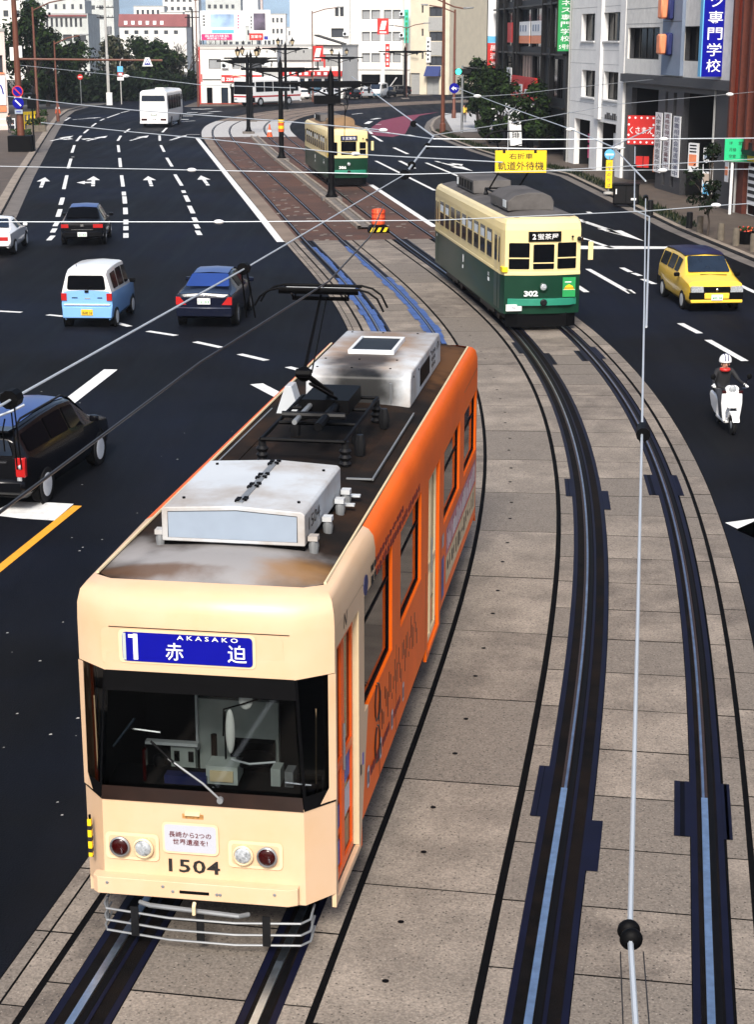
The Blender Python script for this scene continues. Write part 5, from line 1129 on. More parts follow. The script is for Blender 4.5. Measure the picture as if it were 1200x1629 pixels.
m = MB(); m.tube([(-.33, .22, 1.04), (-.12, .34, 1.04), (0, .38, 1.0), (.12, .34, 1.04), (.33, .22, 1.04)], .02, 'dark_metal', 8)
for s in (-1, 1): m.tube([(s*.33, .22, 1.04), (s*.40, .18, 1.04)], .024, 'rubber', 8); m.tube([(s*.26, .30, 1.02), (s*.36, .26, 1.01)], .008, 'chrome', 5)
m.build('handlebar', sc_)
m = MB(); m.prism([(-.14, .96), (.14, .96), (.17, 1.03), (.10, 1.10), (-.10, 1.10), (-.17, 1.03)], 'y', .32, .42, 'car_white'); m.build('headlamp_cowl', sc_, bevel=.03)
m = MB(); m.ball((0, .44, 1.03), (.085, .04, .085), 'clear_lens', 16, 8); m.build('headlight', sc_)
for s in (-1, 1):
    m = MB(); m.box(s*.19-.05, s*.19+.05, .40, .46, .93, .99, 'red_lens'); m.build('indicator', sc_, bevel=.015)
    m = MB(); m.tube([(s*.30, .25, 1.05), (s*.40, .25, 1.24)], .008, 'black', 6); m.ball((s*.42, .26, 1.28), (.06, .02, .07), 'black', 12, 8); m.build('mirror', sc_)
m = MB(); m.box(-.03, .03, .432, .446, .82, .84, 'black'); m.build('badge', sc_)
def helm(root, h):
    m = MB()
    prof = [(.148*math.cos(a), .155*math.sin(a)+.03) for a in [R(x) for x in (-12, 0, 15, 30, 45, 60, 75, 89)]]
    m.lathe(prof, 'car_white', (h.x, h.y-.03, h.z+.055), 'z', 24)
    for x in (-.035, .035): m.tube([(h.x+x, h.y-.03+.156*math.cos(a), h.z+.085+.156*math.sin(a)) for a in [R(v) for v in (5, 30, 60, 90, 120, 150)]], .012, 'sign_navy', 6)
    m.build('helmet', root)
    s = MB(); s.tube([(h.x+.09*math.cos(a), h.y-.02+.09*math.sin(a), h.z-.125) for a in [R(v) for v in range(0, 361, 30)]], .042, 'sign_red', 8); s.build('scarf', root)
J = dict(pelvis=(0, -.50, .88), waist=(0, -.47, 1.02), chest=(0, -.40, 1.23), neck=(0, -.36, 1.37), head=(0, -.32, 1.46), crown=(0, -.32, 1.55))
for s, k in (('l', -1), ('r', 1)):
    J['shoulder_'+s] = (k*.18, -.38, 1.30); J['elbow_'+s] = (k*.30, -.16, 1.10); J['wrist_'+s] = (k*.36, .12, 1.07); J['hand_'+s] = (k*.37, .18, 1.06)
    J['hip_'+s] = (k*.11, -.44, .84); J['knee_'+s] = (k*.17, -.02, .76); J['ankle_'+s] = (k*.14, .02, .36); J['toe_'+s] = (k*.14, .20, .31)
person(SL, SR, 'scooter rider in a dark jacket with white striped helmet and red scarf', J, ('cloth_black', 'cloth_dark', 'skin', 'shoe', 'cloth_white'), helm, 'riders').scale = (.9, .9, .9)
sc_.scale = (.9, .9, .9)
# ------------------------------------------------------------------ track poles with lanterns
def lantern(par, x, z, y=0):
    m = MB(); m.lathe([(.05, z-.45), (.10, z-.40), (.08, z-.36), (.05, z-.30)], 'black', (x, y, 0), 'z', 8); m.lathe([(.10, z-.30), (.24, z+.12), (.27, z+.14), (.10, z+.30), (.05, z+.34), (.06, z+.42), (.01, z+.50)], 'black', (x, y, 0), 'z', 8)
    o = m.build('lantern', par)
    g = MB()
    for k in range(6): a = k*math.pi/3+.5; g.panel([(x+.13*math.cos(a-.4), y+.13*math.sin(a-.4), z-.25), (x+.13*math.cos(a+.4), y+.13*math.sin(a+.4), z-.25), (x+.24*math.cos(a+.4), y+.24*math.sin(a+.4), z+.09), (x+.24*math.cos(a-.4), y+.24*math.sin(a-.4), z+.09)], 'beige', .01)
    g.build('pane', o)
def track_pole(loc, label, h=6.5, half=2.45, lant=True, band=False):
    o = empty('track_pole', loc, R(8), label, 'pole', 'track poles with cross arms'); p = MB(); r = .17
    p.lathe([(.30, 0), (.30, .25), (.22, .35), (r, .6), (r*.85, h), (.05, h+.25), (.02, h+.45)], 'black', (0, 0, 0), 'z', 12); p.build('shaft', o)
    b = MB(); b.box(-.5, .5, -.5, .5, .0, .18, 'kerb_stone'); b.build('plinth', o, bevel=.03)
    a = MB(); a.tube([(-half, 0, h-.35), (half, 0, h-.35)], .075, 'black', 8); a.box(-half*.62, half*.62, -.07, .07, h-.55, h-.25, 'black')
    for s in (-1, 1):
        a.tube([(s*half*.75, 0, h-.4), (s*.6, 0, h-.75), (s*.12, 0, h-.95)], .05, 'black', 6)
        for x in (.45, .8): a.lathe([(.05, h-.85), (.07, h-.7), (.05, h-.55)], 'dark_metal', (s*half*x, 0, 0), 'z', 8)
    a.build('cross_arm', o)
    if lant:
        for s in (-1, 1): lantern(o, s*.62*half*.5-.0, h+.35)
        q = MB(); q.tube([(-.62*half*.5, 0, h-.1), (.62*half*.5, 0, h-.1)], .035, 'black', 6); q.build('lantern_bracket', o)
    if band:
        q = MB()
        for z, mm in ((1.9, 'cone_orange'), (2.1, 'sign_yellow'), (2.3, 'cone_orange'), (2.5, 'sign_yellow')): q.lathe([(r+.03, z), (r+.03, z+.2)], mm, (0, 0, 0), 'z', 12)
        q.build('warning_band', o)
    return o
track_pole((-2.3, 86.3), 'nearest black track pole with wide cross arms, in front of the distant tram', 6.1, 2.4, False)
t = bpy.context.scene.objects.get('track_pole')
add_part(t, 'switch_box', lambda b: (b.box(-.85, .45, -.2, .2, 4.75, 5.15, 'black'), b.tube([(.7, .3, 2.7), (.75, .3, 4.6), (.2, 0, 4.9)], .02, 'black', 5)))
track_pole((-6.4, 115.2), 'black track pole with an orange and yellow band at the track island', 6.3, 2.6, False, True)
track_pole((-11.1, 149), 'black track pole with lanterns at the far tip of the island', 6.4, 2.6)
track_pole((-12.4, 171), 'black lantern pole just behind the pole at the island tip', 6.4, 2.6)
track_pole((-10.3, 196), 'black lantern pole beside the striped bus', 7.2, 2.6)
track_pole((-4.7, 217), 'black lantern pole before the parked cars', 6.0, 3.0)
track_pole((3.8, 236), 'farthest black track pole, before the red and white shop sign post', 6.6, 3.6, False)
# ------------------------------------------------------------------ overhead wires
def wire(name, pts, r, m, label, cat='wire', group='overhead wires', sag=.0, beads=()):
    P = [Vector(p) for p in pts]
    if len(P) == 2 and sag: a, b = P; P = [a+(b-a)*t/10-Vector((0, 0, sag*4*(t/10)*(1-t/10))) for t in range(11)]
    w = MB(); w.tube(P, r, m, 6); o = w.build(name)
    tag(o, label, cat, group)
    for q, rr_, ln, mm in beads:
        d = (P[-1]-P[0]).normalized(); q = Vector(q); k = MB(); k.tube([q-d*ln, q-d*ln*.6, q-d*ln*.15, q+d*ln*.15, q+d*ln*.6, q+d*ln], rr_, mm, 10); k.build('insulator', o)
    return o
up = lambda x, y, z: at(x, y, z)
wR = wire('trolley_wire', [(.55, 2.6, 5.2), up(1003, 1487, 5.2), up(1015, 1000, 5.2), up(1022, 690, 5.2), up(1026, 480, 5.2), up(1028, 315, 5.2)], .0088, 'wire_pale', 'pale trolley wire running straight down over the right track', beads=[(up(1024, 687, 5.2), .05, .10, 'black'), (up(1028, 315, 5.2), .05, .14, 'black')])
k = MB(); q = up(1003, 1487, 5.2)
for d in (-.07, .07): k.ball(q+Vector((0, d*.38, 0)), (.036, .026, .036), 'black', 16, 10)
k.build('insulator', wR)
k = MB()
for s in (-1, 1): k.tube([q+Vector((s*.035, -.05, -.03)), Vector((.55+s*.045, 2.6, 5.16))], .0022, 'wire_dark', 5)
k.build('stay', wR)
wire('trolley_wire', [up(1029, 520, 5.1), up(1032, 420, 5.1), up(1034, 345, 5.1), up(1010, 335, 5.1), (6.6, 44, 5.2)], .012, 'wire_pale', 'thin second wire close beside the pale vertical trolley wire')
wire('trolley_wire', [(7.6, 47.5, 5.5), up(975, 233, 5.2), (4.0, 33.0, 5.2), (5.25, 32.6, 5.2)][:2] + [up(1028, 288, 5.2)], .016, 'wire_pale', 'short pale wire slanting up to the node above the pavement', beads=[(up(985, 240, 5.2), .05, .08, 'black'), (up(1010, 265, 5.2), .05, .08, 'black')])
wire('trolley_wire', [(-3.1, 6.0, 5.2), (-2.2, 9.4, 5.2), (-1.5, 14.1, 5.21), (-.55, 19.0, 5.215), (-.1, 23.5, 5.21), (.1, 28, 5.2)], .011, 'copper_wire', 'thin dark trolley wire touching the pantograph of the orange tram')
wP = wire('pull_off_cable', [up(-60, 679, 5.35), up(390, 427, 5.35), up(645, 277, 5.35)], .0098, 'wire_pale', 'pale cable crossing above the left carriageway to the wire node', beads=[(up(388, 427, 5.35), .07, .06, 'black'), (up(645, 277, 5.35), .10, .14, 'black'), (up(18, 634, 5.35), .07, .06, 'black')])
k = MB(); q = up(388, 430, 5.35)
for s in (-1, 1): k.tube([q+Vector((s*.03, 0, 0)), q+Vector((.06+s*.05, .1, -.55))], .010, 'black', 5)
q = up(19, 640, 5.35)
for s in (-1, 1): k.tube([q+Vector((s*.012, 0, -.02)), q+Vector((.02+s*.016, .02, -.50))], .006, 'black', 5)
k.tube([q+Vector((-.3, -.12, -.16)), q+Vector((0, 0, -.06)), q+Vector((.06, .1, -.04))], .010, 'wire_pale', 5); k.tube([q+Vector((-.06, 0, -.12)), q+Vector((-.08, .0, -.2)), q+Vector((-.075, 0, -.36))], .006, 'black', 5)
k.build('dropper', wP)
wire('pull_off_cable', [up(645, 277, 5.35), up(690, 217, 5.35), up(628, 172, 5.35), up(560, 122, 5.35)], .022, 'wire_pale', 'pale cable from the wire node bending back over the far tram', beads=[(up(655, 262, 5.35), .08, .10, 'black'), (up(680, 232, 5.35), .08, .10, 'black'), (up(658, 197, 5.35), .10, .12, 'black')])
for k_, (pts, r, lb, bd) in enumerate((
    ([up(-80, 263, 5.6), up(305, 270.5, 5.6), up(645, 277.5, 5.6), up(860, 272, 5.6), up(1060, 261, 5.6), up(1290, 248, 5.6)], .015, 'pale span wire crossing the whole road above the hatchback', [(305, 270.5, 5.6)]),
    ([up(-60, 353, 5.7), up(348, 353, 5.7), up(692, 350.5, 5.7), up(1025, 336, 5.7), up(1140, 327, 5.7), up(1290, 318, 5.7)], .011, 'pale span wire crossing above the sky blue car and the waiting tram', [(348, 353, 5.7), (1140, 326.5, 5.7)]),
    ([up(565, 205, 5.7), up(690, 221, 5.7), up(870, 222, 5.7), up(1057, 221, 5.7), up(1290, 219, 5.7)], .024, 'pale span wire above the plaza and the right hand pavement', [(1057, 221, 5.7)]),
    ([up(677, 233, 5.7), up(860, 237, 5.7), up(995, 235, 5.7)], .024, 'short pale span wire over the yellow traffic sign', [(985, 235, 5.7)]),
    ([up(25, 103, 5.9), up(200, 121, 5.9), up(320, 135, 5.9), up(470, 140, 5.9)], .03, 'upper pale span wire from the brown sign pole across the left road', [(200, 121, 5.9)]),
    ([up(10, 153, 5.7), up(120, 166, 5.7), up(210, 175, 5.7), up(440, 192, 5.7), up(610, 207, 5.7)], .03, 'middle pale span wire passing behind the white coach', [(610, 207, 5.7)]),
    ([up(65, 195, 5.6), up(200, 209, 5.6), up(320, 220, 5.6), up(560, 245, 5.6), up(800, 258, 5.6)], .022, 'lower pale span wire across the far lane arrows', [(566, 245, 5.6)]),
    ([up(720, 156, 5.8), up(820, 150, 5.8), up(905, 140, 5.8), up(1160, 114, 5.8), up(1290, 100, 5.8)], .024, 'pale span wire in front of the hedge and white building', [(760, 153, 5.8)]),
    ([up(690, 215, 5.8), up(860, 188, 5.8), up(980, 166, 5.8), up(1160, 150, 5.8), up(1290, 138, 5.8)], .02, 'faint lower wire rising to the right across the grey facade', [(1162, 150, 5.8)]),
    ([up(728, 140, 5.5), up(800, 167, 5.5), up(910, 206, 5.5), up(985, 238, 5.5)], .028, 'pale slanting wire falling from the hedge to the pavement node', [(908, 206, 5.5)]),
    ([up(860, 272, 5.5), up(1200, 269, 5.5), up(1290, 268, 5.5)], .012, 'lower pale wire leading to the green notice board', [(1055, 271, 5.5)]))):
    o = wire('span_wire', pts, r*.52, 'wire_pale', lb)
    for p_ in bd:
        q = up(*p_); f = q.y/30
        kk = MB(); kk.ball(q, (.085*f**.7, .05, .038*f**.7), 'white_paint', 12, 8); kk.build('insulator', o)
# ------------------------------------------------------------------ hanging yellow sign and other signs
def board(name, w, h, m, lines, th=.05, ink='ink_black', border=None, back=None):
    b = MB(); b.box(-w/2, w/2, -th/2, th/2, -h/2, h/2, back or m); b.panel([(-w/2, -th/2, -h/2), (w/2, -th/2, -h/2), (w/2, -th/2, h/2), (-w/2, -th/2, h/2)], m, .004)
    for s, size, x, z, ww, mm, bold in lines: b.text(s, size, mm or ink, frame((x, -th/2-.008, z), (1, 0, 0), (0, 0, 1)), w=ww, bold=bold)
    return b
q = up(829, 257, 5.35); a = up(790, 240, 5.35); wd_ = (q-Vector((0, 0, 0))).y*78/2683.5*1.03; hh = q.y*32/2683.5
ys = empty('traffic_sign', (q.x, q.y, 5.35), R(2), 'yellow hanging traffic sign with black writing above the waiting tram', 'traffic sign')
board('sign_board', wd_, hh*1.06, 'sign_yellow', [('右折車', hh*.30, -.0, hh*.26, wd_*.46, 'ink_black', .03), ('軌道外待機', hh*.44, 0, -hh*.20, wd_*.90, 'ink_black', .03)]).build('sign_board', ys)
for x in (-.33*wd_, .28*wd_): add_part(ys, 'hanger', lambda b: b.box(x-.03, x+.03, -.03, .03, hh*.4, hh*.75, 'brown_band'))
# green notice board on a white post at the right edge
gb = empty('notice_board', (16.25, 78.0, .13), R(-30), 'large green notice board with black writing on a white post at the right', 'sign')
m = board('board', 2.0, 1.02, 'sign_mint', [('1F', .17, -.72, .29, None, None, .03), ('営業中', .17, -.12, .29, None, None, .03), ('駐車場', .16, .6, .27, None, None, .03), ('月極', .17, -.62, .0, None, None, .03), ('募集中', .17, .0, .0, None, None, .03), ('有', .17, .72, 0, None, None, .03), ('空室', .17, -.62, -.29, None, None, .03), ('事務所', .17, .0, -.29, None, None, .03)])
b = m.build('board', gb); b.location = (.55, -.12, 2.9)
add_part(gb, 'post', lambda b: b.tube([(-.1, 0, 0), (-.1, 0, 2.4)], .07, 'white_paint', 10)); add_part(gb, 'arm', lambda b: b.box(-.5, 1.6, -.05, .05, 2.34, 2.42, 'white_paint'))
# yellow bus stop post
bs = empty('bus_stop_sign', (12.0, 88.6, .13), R(-6), 'yellow bus stop column with round light blue top on the right pavement', 'bus stop sign')
add_part(bs, 'panel', lambda b: (b.box(-.17, .17, -.06, .06, .30, 1.72, 'sign_yellow'), [b.text(c, .2, 'sign_navy', frame((0, -.066, 1.52-.27*i), (1, 0, 0), (0, 0, 1)), bold=.02) for i, c in enumerate('バスのりば')]))
add_part(bs, 'disc', lambda b: (b.lathe([(.25, -.03), (.27, 0), (.25, .03)], 'sign_cyan', (0, 0, 2.0), 'y', 24), b.box(-.2, .2, -.04, -.03, 1.96, 2.04, 'ink_white'))); add_part(bs, 'post', lambda b: b.tube([(0, 0, 0), (0, 0, 1.9)], .04, 'grey_metal', 8)); add_part(bs, 'base', lambda b: b.lathe([(.25, 0), (.25, .08), (.1, .12)], 'concrete_pole', (0, 0, 0), 'z', 14))
# dark cabinet and bollards on the right pavement
cb = empty('utility_box', (12.1, 83.0, .13), R(-8), 'black street cabinet with vents beside the yellow bus stop column', 'cabinet')
add_part(cb, 'case', lambda b: b.box(-.62, .62, -.35, .35, .0, .95, 'black')).modifiers.new('bevel', 'BEVEL').width = .03
add_part(cb, 'lid', lambda b: b.box(-.66, .66, -.39, .39, .95, 1.02, 'dark_metal'))
add_part(cb, 'door', lambda b: (b.box(-.56, -.02, -.365, -.35, .08, .88, 'dark_metal'), b.box(.02, .56, -.365, -.35, .08, .88, 'dark_metal'), b.box(.25, .5, -.37, -.36, .22, .32, 'plate_white'), b.box(-.5, -.44, -.37, -.36, .5, .75, 'plate_white')))
mat('bollard_stone', (.12, .10, .075), .85, var=.35, scale=6, bump=.3)
def bollard(loc, label, m='bollard_stone', h=.68, r=.14):
    o = MB(); o.lathe([(r*1.05, 0), (r, .05), (r*.95, h-.08), (r*.9, h-.02), (r*.6, h)], m, (0, 0, 0), 'z', 12); o = o.build('bollard', None, (loc[0], loc[1], .13)); tag(o, label, 'bollard', 'bollards on the right pavement'); return o
for (x, y), m_, lb in (((12.45, 77.6), 'dark_metal', 'dark bollard behind the pale trolley wire, beside the street cabinet'), ((13.25, 72.1), 'dark_metal', 'dark bollard standing alone between the cabinet and the young tree'), ((13.4, 70.5), 'bollard_stone', 'stone bollard left of the young tree trunk'), ((13.72, 67.7), 'bollard_stone', 'stone bollard right of the young tree trunk'), ((13.95, 65.9), 'bollard_stone', 'stone bollard left of the flower pot'), ((14.2, 63.9), 'bollard_stone', 'stone bollard right of the flower pot, at the picture edge')): bollard((x, y), lb, m_)
fp = empty('flower_pot', (14.45, 66.4, .13), 0, 'dark planter with red flowers between two stone bollards', 'planter')
add_part(fp, 'pot', lambda b: b.lathe([(.26, 0), (.32, .45), (.34, .45), (.34, .5), (.26, .5)], 'black', (0, 0, 0), 'z', 14))
def blossoms(b):
    rr = random.Random(2)
    for _ in range(40): c = Vector((rr.uniform(-.26, .26), rr.uniform(-.26, .26), .5+rr.uniform(0, .14))); b.ball(c, rr.uniform(.03, .06), rr.choice(('cone_orange', 'sign_red', 'leaf_mid')), 6, 4)
add_part(fp, 'flowers', blossoms)
bk = empty('crate_stack', (16.4, 71.0, .13), R(20), 'low heap of orange brown crates on the pavement before the white framed door', 'crates')
add_part(bk, 'crate', lambda b: (b.box(-.5, .5, -.3, .3, 0, .28, 'cone_orange'), b.box(-.45, .45, -.26, .26, .28, .30, 'brown_band')))
add_part(bk, 'crate', lambda b: b.box(-.35, .4, -.28, .24, .31, .5, 'brown_pole'))
# orange barrel with its striped rubber base on the tip of the track island
br = empty('traffic_barrel', (0.06, 71.6), R(8), 'orange traffic barrel on a black and yellow base between the tracks', 'traffic barrel')
add_part(br, 'barrel', lambda b: (b.lathe([(.26, .35), (.28, .42), (.25, .58), (.28, .62), (.25, .78), (.28, .82), (.24, .98), (.16, 1.0)], 'cone_orange', (0, 0, 0), 'z', 18), [b.tube([(.27*math.cos(a), .27*math.sin(a), .38), (.27*math.cos(a), .27*math.sin(a), .96)], .012, 'sign_red', 4) for a in [k*.52 for k in range(12)]]))
add_part(br, 'base', lambda b: b.prism([(-.45, 0), (.45, 0), (.40, .24), (.3, .33), (-.3, .33), (-.40, .24)], 'y', -.28, .28, 'black')).modifiers.new('bevel', 'BEVEL').width = .03
add_part(br, 'stripe', lambda b: [b.prism([(x, .06), (x+.13, .06), (x+.23, .24), (x+.10, .24)], 'y', -.31, -.27, 'sign_yellow') for x in (-.40, -.13, .14)])
def cone(loc, label, h=.8):
    o = empty('traffic_cone', loc, 0, label, 'traffic cone', 'traffic cones'); add_part(o, 'cone', lambda b: (b.lathe([(.17*h/.7, .03), (.10*h/.7, .35*h/.7), (.03, h)], 'cone_orange', (0, 0, 0), 'z', 14), b.lathe([(.125*h/.7, .26*h/.7), (.105*h/.7, .38*h/.7)], 'ink_white', (0, 0, 0), 'z', 14))); add_part(o, 'base', lambda b: b.box(-.22, .22, -.22, .22, 0, .04, 'cone_orange'))
cone((-34.4, 186.5, .13), 'orange traffic cone at the left kerb by the dark hedge', 1.3); cone((-8.75, 140.5, .2), 'orange and white cone standing on the far end of the track island', 1.0)
# ------------------------------------------------------------------ street lamps, signals, signs on posts
def lamp(loc, label, h=11., arms=((2.6, .9),), m='brown_pole', r=.14, rot=0, group='street lamps'):
    o = empty('street_lamp', (*loc, .1), rot, label, 'street lamp', group); add_part(o, 'pole', lambda b: b.lathe([(r*1.5, 0), (r*1.5, .8), (r*1.05, .9), (r*.65, h)], m, (0, 0, 0), 'z', 12))
    for ln, rise in arms:
        add_part(o, 'arm', lambda b: b.tube([(0, 0, h-.3), (ln*.5, 0, h+rise*.7-.3), (ln, 0, h+rise-.3)], .06, m, 8))
        add_part(o, 'lamp_head', lambda b: b.prism([(ln-.1, h+rise-.36), (ln+.75*(1 if ln > 0 else -1), h+rise-.30), (ln+.85*(1 if ln > 0 else -1), h+rise-.16), (ln-.1, h+rise-.18)], 'y', -.16, .16, 'grey_metal')).modifiers.new('bevel', 'BEVEL').width = .04
    return o
o = lamp((-25.4, 123), 'tall brown sign pole at the left kerb with a long sign arm across the road', 11.3, ((2.8, .3),), r=.26)
o['category'] = 'sign pole'
add_part(o, 'sign_arm', lambda b: b.tube([(0, 0, 6.4), (10.2, .5, 6.3)], .075, 'brown_pole', 8)); add_part(o, 'bracket', lambda b: (b.box(.14, .40, -.1, .1, 6.5, 7.3, 'white_paint'), b.box(-.45, -.15, -.08, .08, 6.3, 7.2, 'white_paint')))
def cross_sign(b):
    b.prism([(8.78, 5.9), (9.52, 5.9), (9.3, 6.5), (9.0, 6.5)], 'y', .36, .40, 'ink_white'); b.prism([(8.92, 6.0), (9.38, 6.0), (9.15, 6.42)], 'y', .33, .365, 'ink_blue'); b.prism([(9.04, 6.03), (9.08, 6.18), (9.15, 6.34), (9.22, 6.18), (9.26, 6.03), (9.17, 6.15), (9.13, 6.15)], 'y', .315, .34, 'ink_white')
add_part(o, 'crossing_sign', cross_sign)
for z, mm in ((4.2, 0), (3.4, 1)): add_part(o, 'round_sign', lambda b: (b.lathe([(.40, -.38), (.40, -.33)], 'sign_red' if not mm else 'sign_blue', (0, 0, z), 'y', 24), b.lathe([(.32, -.40), (.32, -.37)], 'sign_blue', (0, 0, z), 'y', 24), b.box(-.28, .28, -.42, -.39, -.045, .045, 'sign_red' if not mm else 'ink_white', Matrix.Translation((0, 0, z)) @ Matrix.Rotation(R(45), 4, 'Y'))))
add_part(o, 'plate', lambda b: (b.box(-.28, .28, -.36, -.33, 2.65, 2.95, 'box_face'), b.box(-.25, .25, -.36, -.33, 3.7, 3.85, 'ink_white'), b.box(-.18, .18, -.37, -.36, 2.77, 2.83, 'ink_blue'))); add_part(o, 'base', lambda b: b.box(-.85, .85, -.7, .7, 0, 1.15, 'black')).modifiers.new('bevel', 'BEVEL').width = .05
add_part(o, 'signal_box', lambda b: (b.box(.6, 1.2, -.2, .1, 3.0, 4.0, 'black'), b.ball((.78, -.22, 3.75), .1, 'clear_lens'), b.tube([(.9, 0, .2), (.9, 0, 3.0)], .06, 'dark_metal', 6)))
lamp((-31.9, 162.7), 'brown street lamp with one arm behind the sign pole on the left', 10.6, ((3.2, 1.0),))
lamp((-31.2, 169), 'slimmer brown street lamp before the dark trees', 7.6, ((2.6, .8),), r=.11)
lamp((5.6, 147), 'tall brown double armed lamp at the plaza corner', 11.0, ((1.7, -.5), (-3.2, 1.0)), r=.17)
lamp((7.8, 175.5), 'second brown lamp post behind the plaza corner lamp', 10.6, ((-2.6, .7),), r=.15)
lamp((4.0, 238), 'thin brown lamp post before the beige building', 9.5, ((2.4, .6), (-1.6, .3)), r=.10)
lamp((-8.2, 222), 'thin brown lamp post with one arm before the white building', 11.2, ((3.2, .7),), r=.10)
lamp((-21.3, 206.5), 'slim dark lamp post with two curved arms before the white shop', 12.4, ((2.6, .7), (-1.4, .5)), 'brown_pole', .09)
lamp((13.5, 300), 'thin dark lamp behind the bare trees on the right', 12.5, ((1.2, .2), (-1.6, .3)), 'dark_metal', .10)
sg = empty('traffic_signal', (7.0, 147.5, .1), 0, 'green traffic light with long arm and round blue turn sign at the plaza', 'traffic light')
mat('green_light', (.02, .6, .4), .3, var=0, em=(.05, 1, .62), em_s=2.2)
add_part(sg, 'pole', lambda b: b.tube([(.25, 0, 0), (.25, 0, 5.6)], .10, 'grey_metal', 10)); add_part(sg, 'arm', lambda b: b.tube([(.25, 0, 5.45), (8.6, -2, 4.9)], .07, 'dark_metal', 8))
add_part(sg, 'signal_head', lambda b: b.box(-.4, 1.0, -.15, .12, 4.85, 5.35, 'dark_metal')).modifiers.new('bevel', 'BEVEL').width = .08
add_part(sg, 'green_lamp', lambda b: b.lathe([(.25, -.20), (.25, -.14)], 'green_light', (-.1, 0, 5.1), 'y', 18)); add_part(sg, 'turn_sign', lambda b: (b.lathe([(.42, -.2), (.42, -.15)], 'sign_blue', (-.45, 0, 3.75), 'y', 24), b.prism([(-.7, 3.72), (-.48, 3.92), (-.48, 3.8), (-.25, 3.8), (-.25, 3.6), (-.33, 3.6), (-.33, 3.7), (-.48, 3.7), (-.48, 3.55)], 'y', -.23, -.2, 'ink_white'), b.box(-.5, .3, -.16, -.1, 3.7, 3.8, 'grey_metal')))
add_part(sg, 'name_plate', lambda b: (b.box(7.6, 9.1, -2.1, -2.03, 3.55, 4.0, 'ink_white'), [b.box(7.72+k*.19, 7.85+k*.19, -2.125, -2.1, 3.66, 3.9, 'sign_navy') for k in range(7)], b.tube([(8.5, -2, 4.0), (8.5, -2, 4.95)], .03, 'dark_metal', 6), b.box(7.5, 9.0, -2.1, -1.9, 4.35, 4.75, 'dark_metal')))
wp_ = empty('sign_post', (-33.1, 214.5), 0, 'white post with grey control box at the dark hedge', 'post', 'posts by the hedge'); add_part(wp_, 'shaft', lambda b: b.tube([(0, 0, 0), (0, 0, 6.0)], .10, 'concrete_pole', 8)); add_part(wp_, 'box', lambda b: b.box(-.35, .35, -.25, .25, .0, 1.5, 'white_paint'))
wp_ = empty('sign_post', (-32.0, 217), 0, 'bus stop post with blue and red plates left of the white coach', 'post', 'posts by the hedge'); add_part(wp_, 'shaft', lambda b: b.tube([(0, 0, 0), (0, 0, 4.9), (.12, 0, 5.4), (.4, 0, 5.6)], .07, 'concrete_pole', 8)); add_part(wp_, 'plates', lambda b: (b.box(-.35, .35, -.1, -.06, 3.9, 4.6, 'sign_cyan'), b.box(-.35, .35, -.1, -.06, 3.4, 3.85, 'sign_red'), b.box(-.22, .22, -.12, -.1, 3.5, 3.75, 'ink_white'), b.box(-.4, .4, -.1, -.06, 2.9, 3.3, 'ink_white')))
wp_ = empty('sign_post', (-37.2, 218), 0, 'thin post with a small round red sign before the dark trees', 'post', 'posts by the hedge'); add_part(wp_, 'shaft', lambda b: b.tube([(0, 0, 0), (0, 0, 3.4)], .05, 'grey_metal', 8)); add_part(wp_, 'disc', lambda b: (b.lathe([(.34, -.1), (.34, -.06)], 'sign_red', (0, 0, 3.3), 'y', 18), b.box(-.24, .24, -.12, -.1, 3.25, 3.35, 'ink_white')))
up_ = empty('utility_pole', (-33.9, 219), 0, 'grey utility pole with insulators above the dark greenery', 'utility pole'); add_part(up_, 'shaft', lambda b: b.lathe([(.18, 0), (.13, 13.5)], 'concrete_pole', (0, 0, 0), 'z', 10))
add_part(up_, 'crossarm', lambda b: [(b.box(-1.1, 1.1, -.05, .05, z, z+.12, 'dark_metal'), [b.lathe([(.04, z+.1), (.07, z+.2), (.03, z+.34)], 'grey_metal', (x, 0, 0), 'z', 6) for x in (-.9, -.4, .4, .9)]) for z in (12.6, 11.6, 10.4)]); add_part(up_, 'transformer', lambda b: b.lathe([(.28, 8.4), (.3, 9.3), (.2, 9.4)], 'grey_metal', (.45, 0, 0), 'z', 12))
up_ = empty('utility_pole', (-27.6, 262), 0, 'thin dark utility pole among the bare trees', 'utility pole'); add_part(up_, 'shaft', lambda b: b.lathe([(.16, 0), (.12, 12.2)], 'dark_metal', (0, 0, 0), 'z', 10)); add_part(up_, 'crossarm', lambda b: [b.box(-1.1, 1.1, -.05, .05, z, z+.14, 'dark_metal') for z in (11.7, 10.9)])
# pavement furniture at the left: dark planter, fence and striped cabinets
def planter(loc, w, label, h=.55, fol='leaf_mid'):
    o = empty('planter', (*loc, .13), R(8), label, 'planter', 'planters on the left pavement'); add_part(o, 'box', lambda b: b.box(-w/2, w/2, -.5, .5, 0, h, 'bollard_stone'))
    rr = random.Random(int(w*100)); 
    def fo(b):
        for _ in range(90):
            c = Vector((rr.uniform(-w/2, w/2), rr.uniform(-.5, .5), h+rr.uniform(0, .6))); d = Vector((rr.uniform(-1, 1), rr.uniform(-1, 1), rr.uniform(-.4, 1))).normalized()*.18; e = d.orthogonal().normalized()*.10; b.add([c-d-e*.2, c-e, c+d, c+e], [(0, 1, 2, 3)], fol, False)
    add_part(o, 'foliage', fo)
planter((-27.0, 131), 1.5, 'low planter with a shrub behind the base of the brown sign pole'); planter((-29.6, 150), 1.6, 'small dark planter at the left kerb'); planter((-32.8, 168), 1.5, 'farther planter at the left kerb near the lamp')
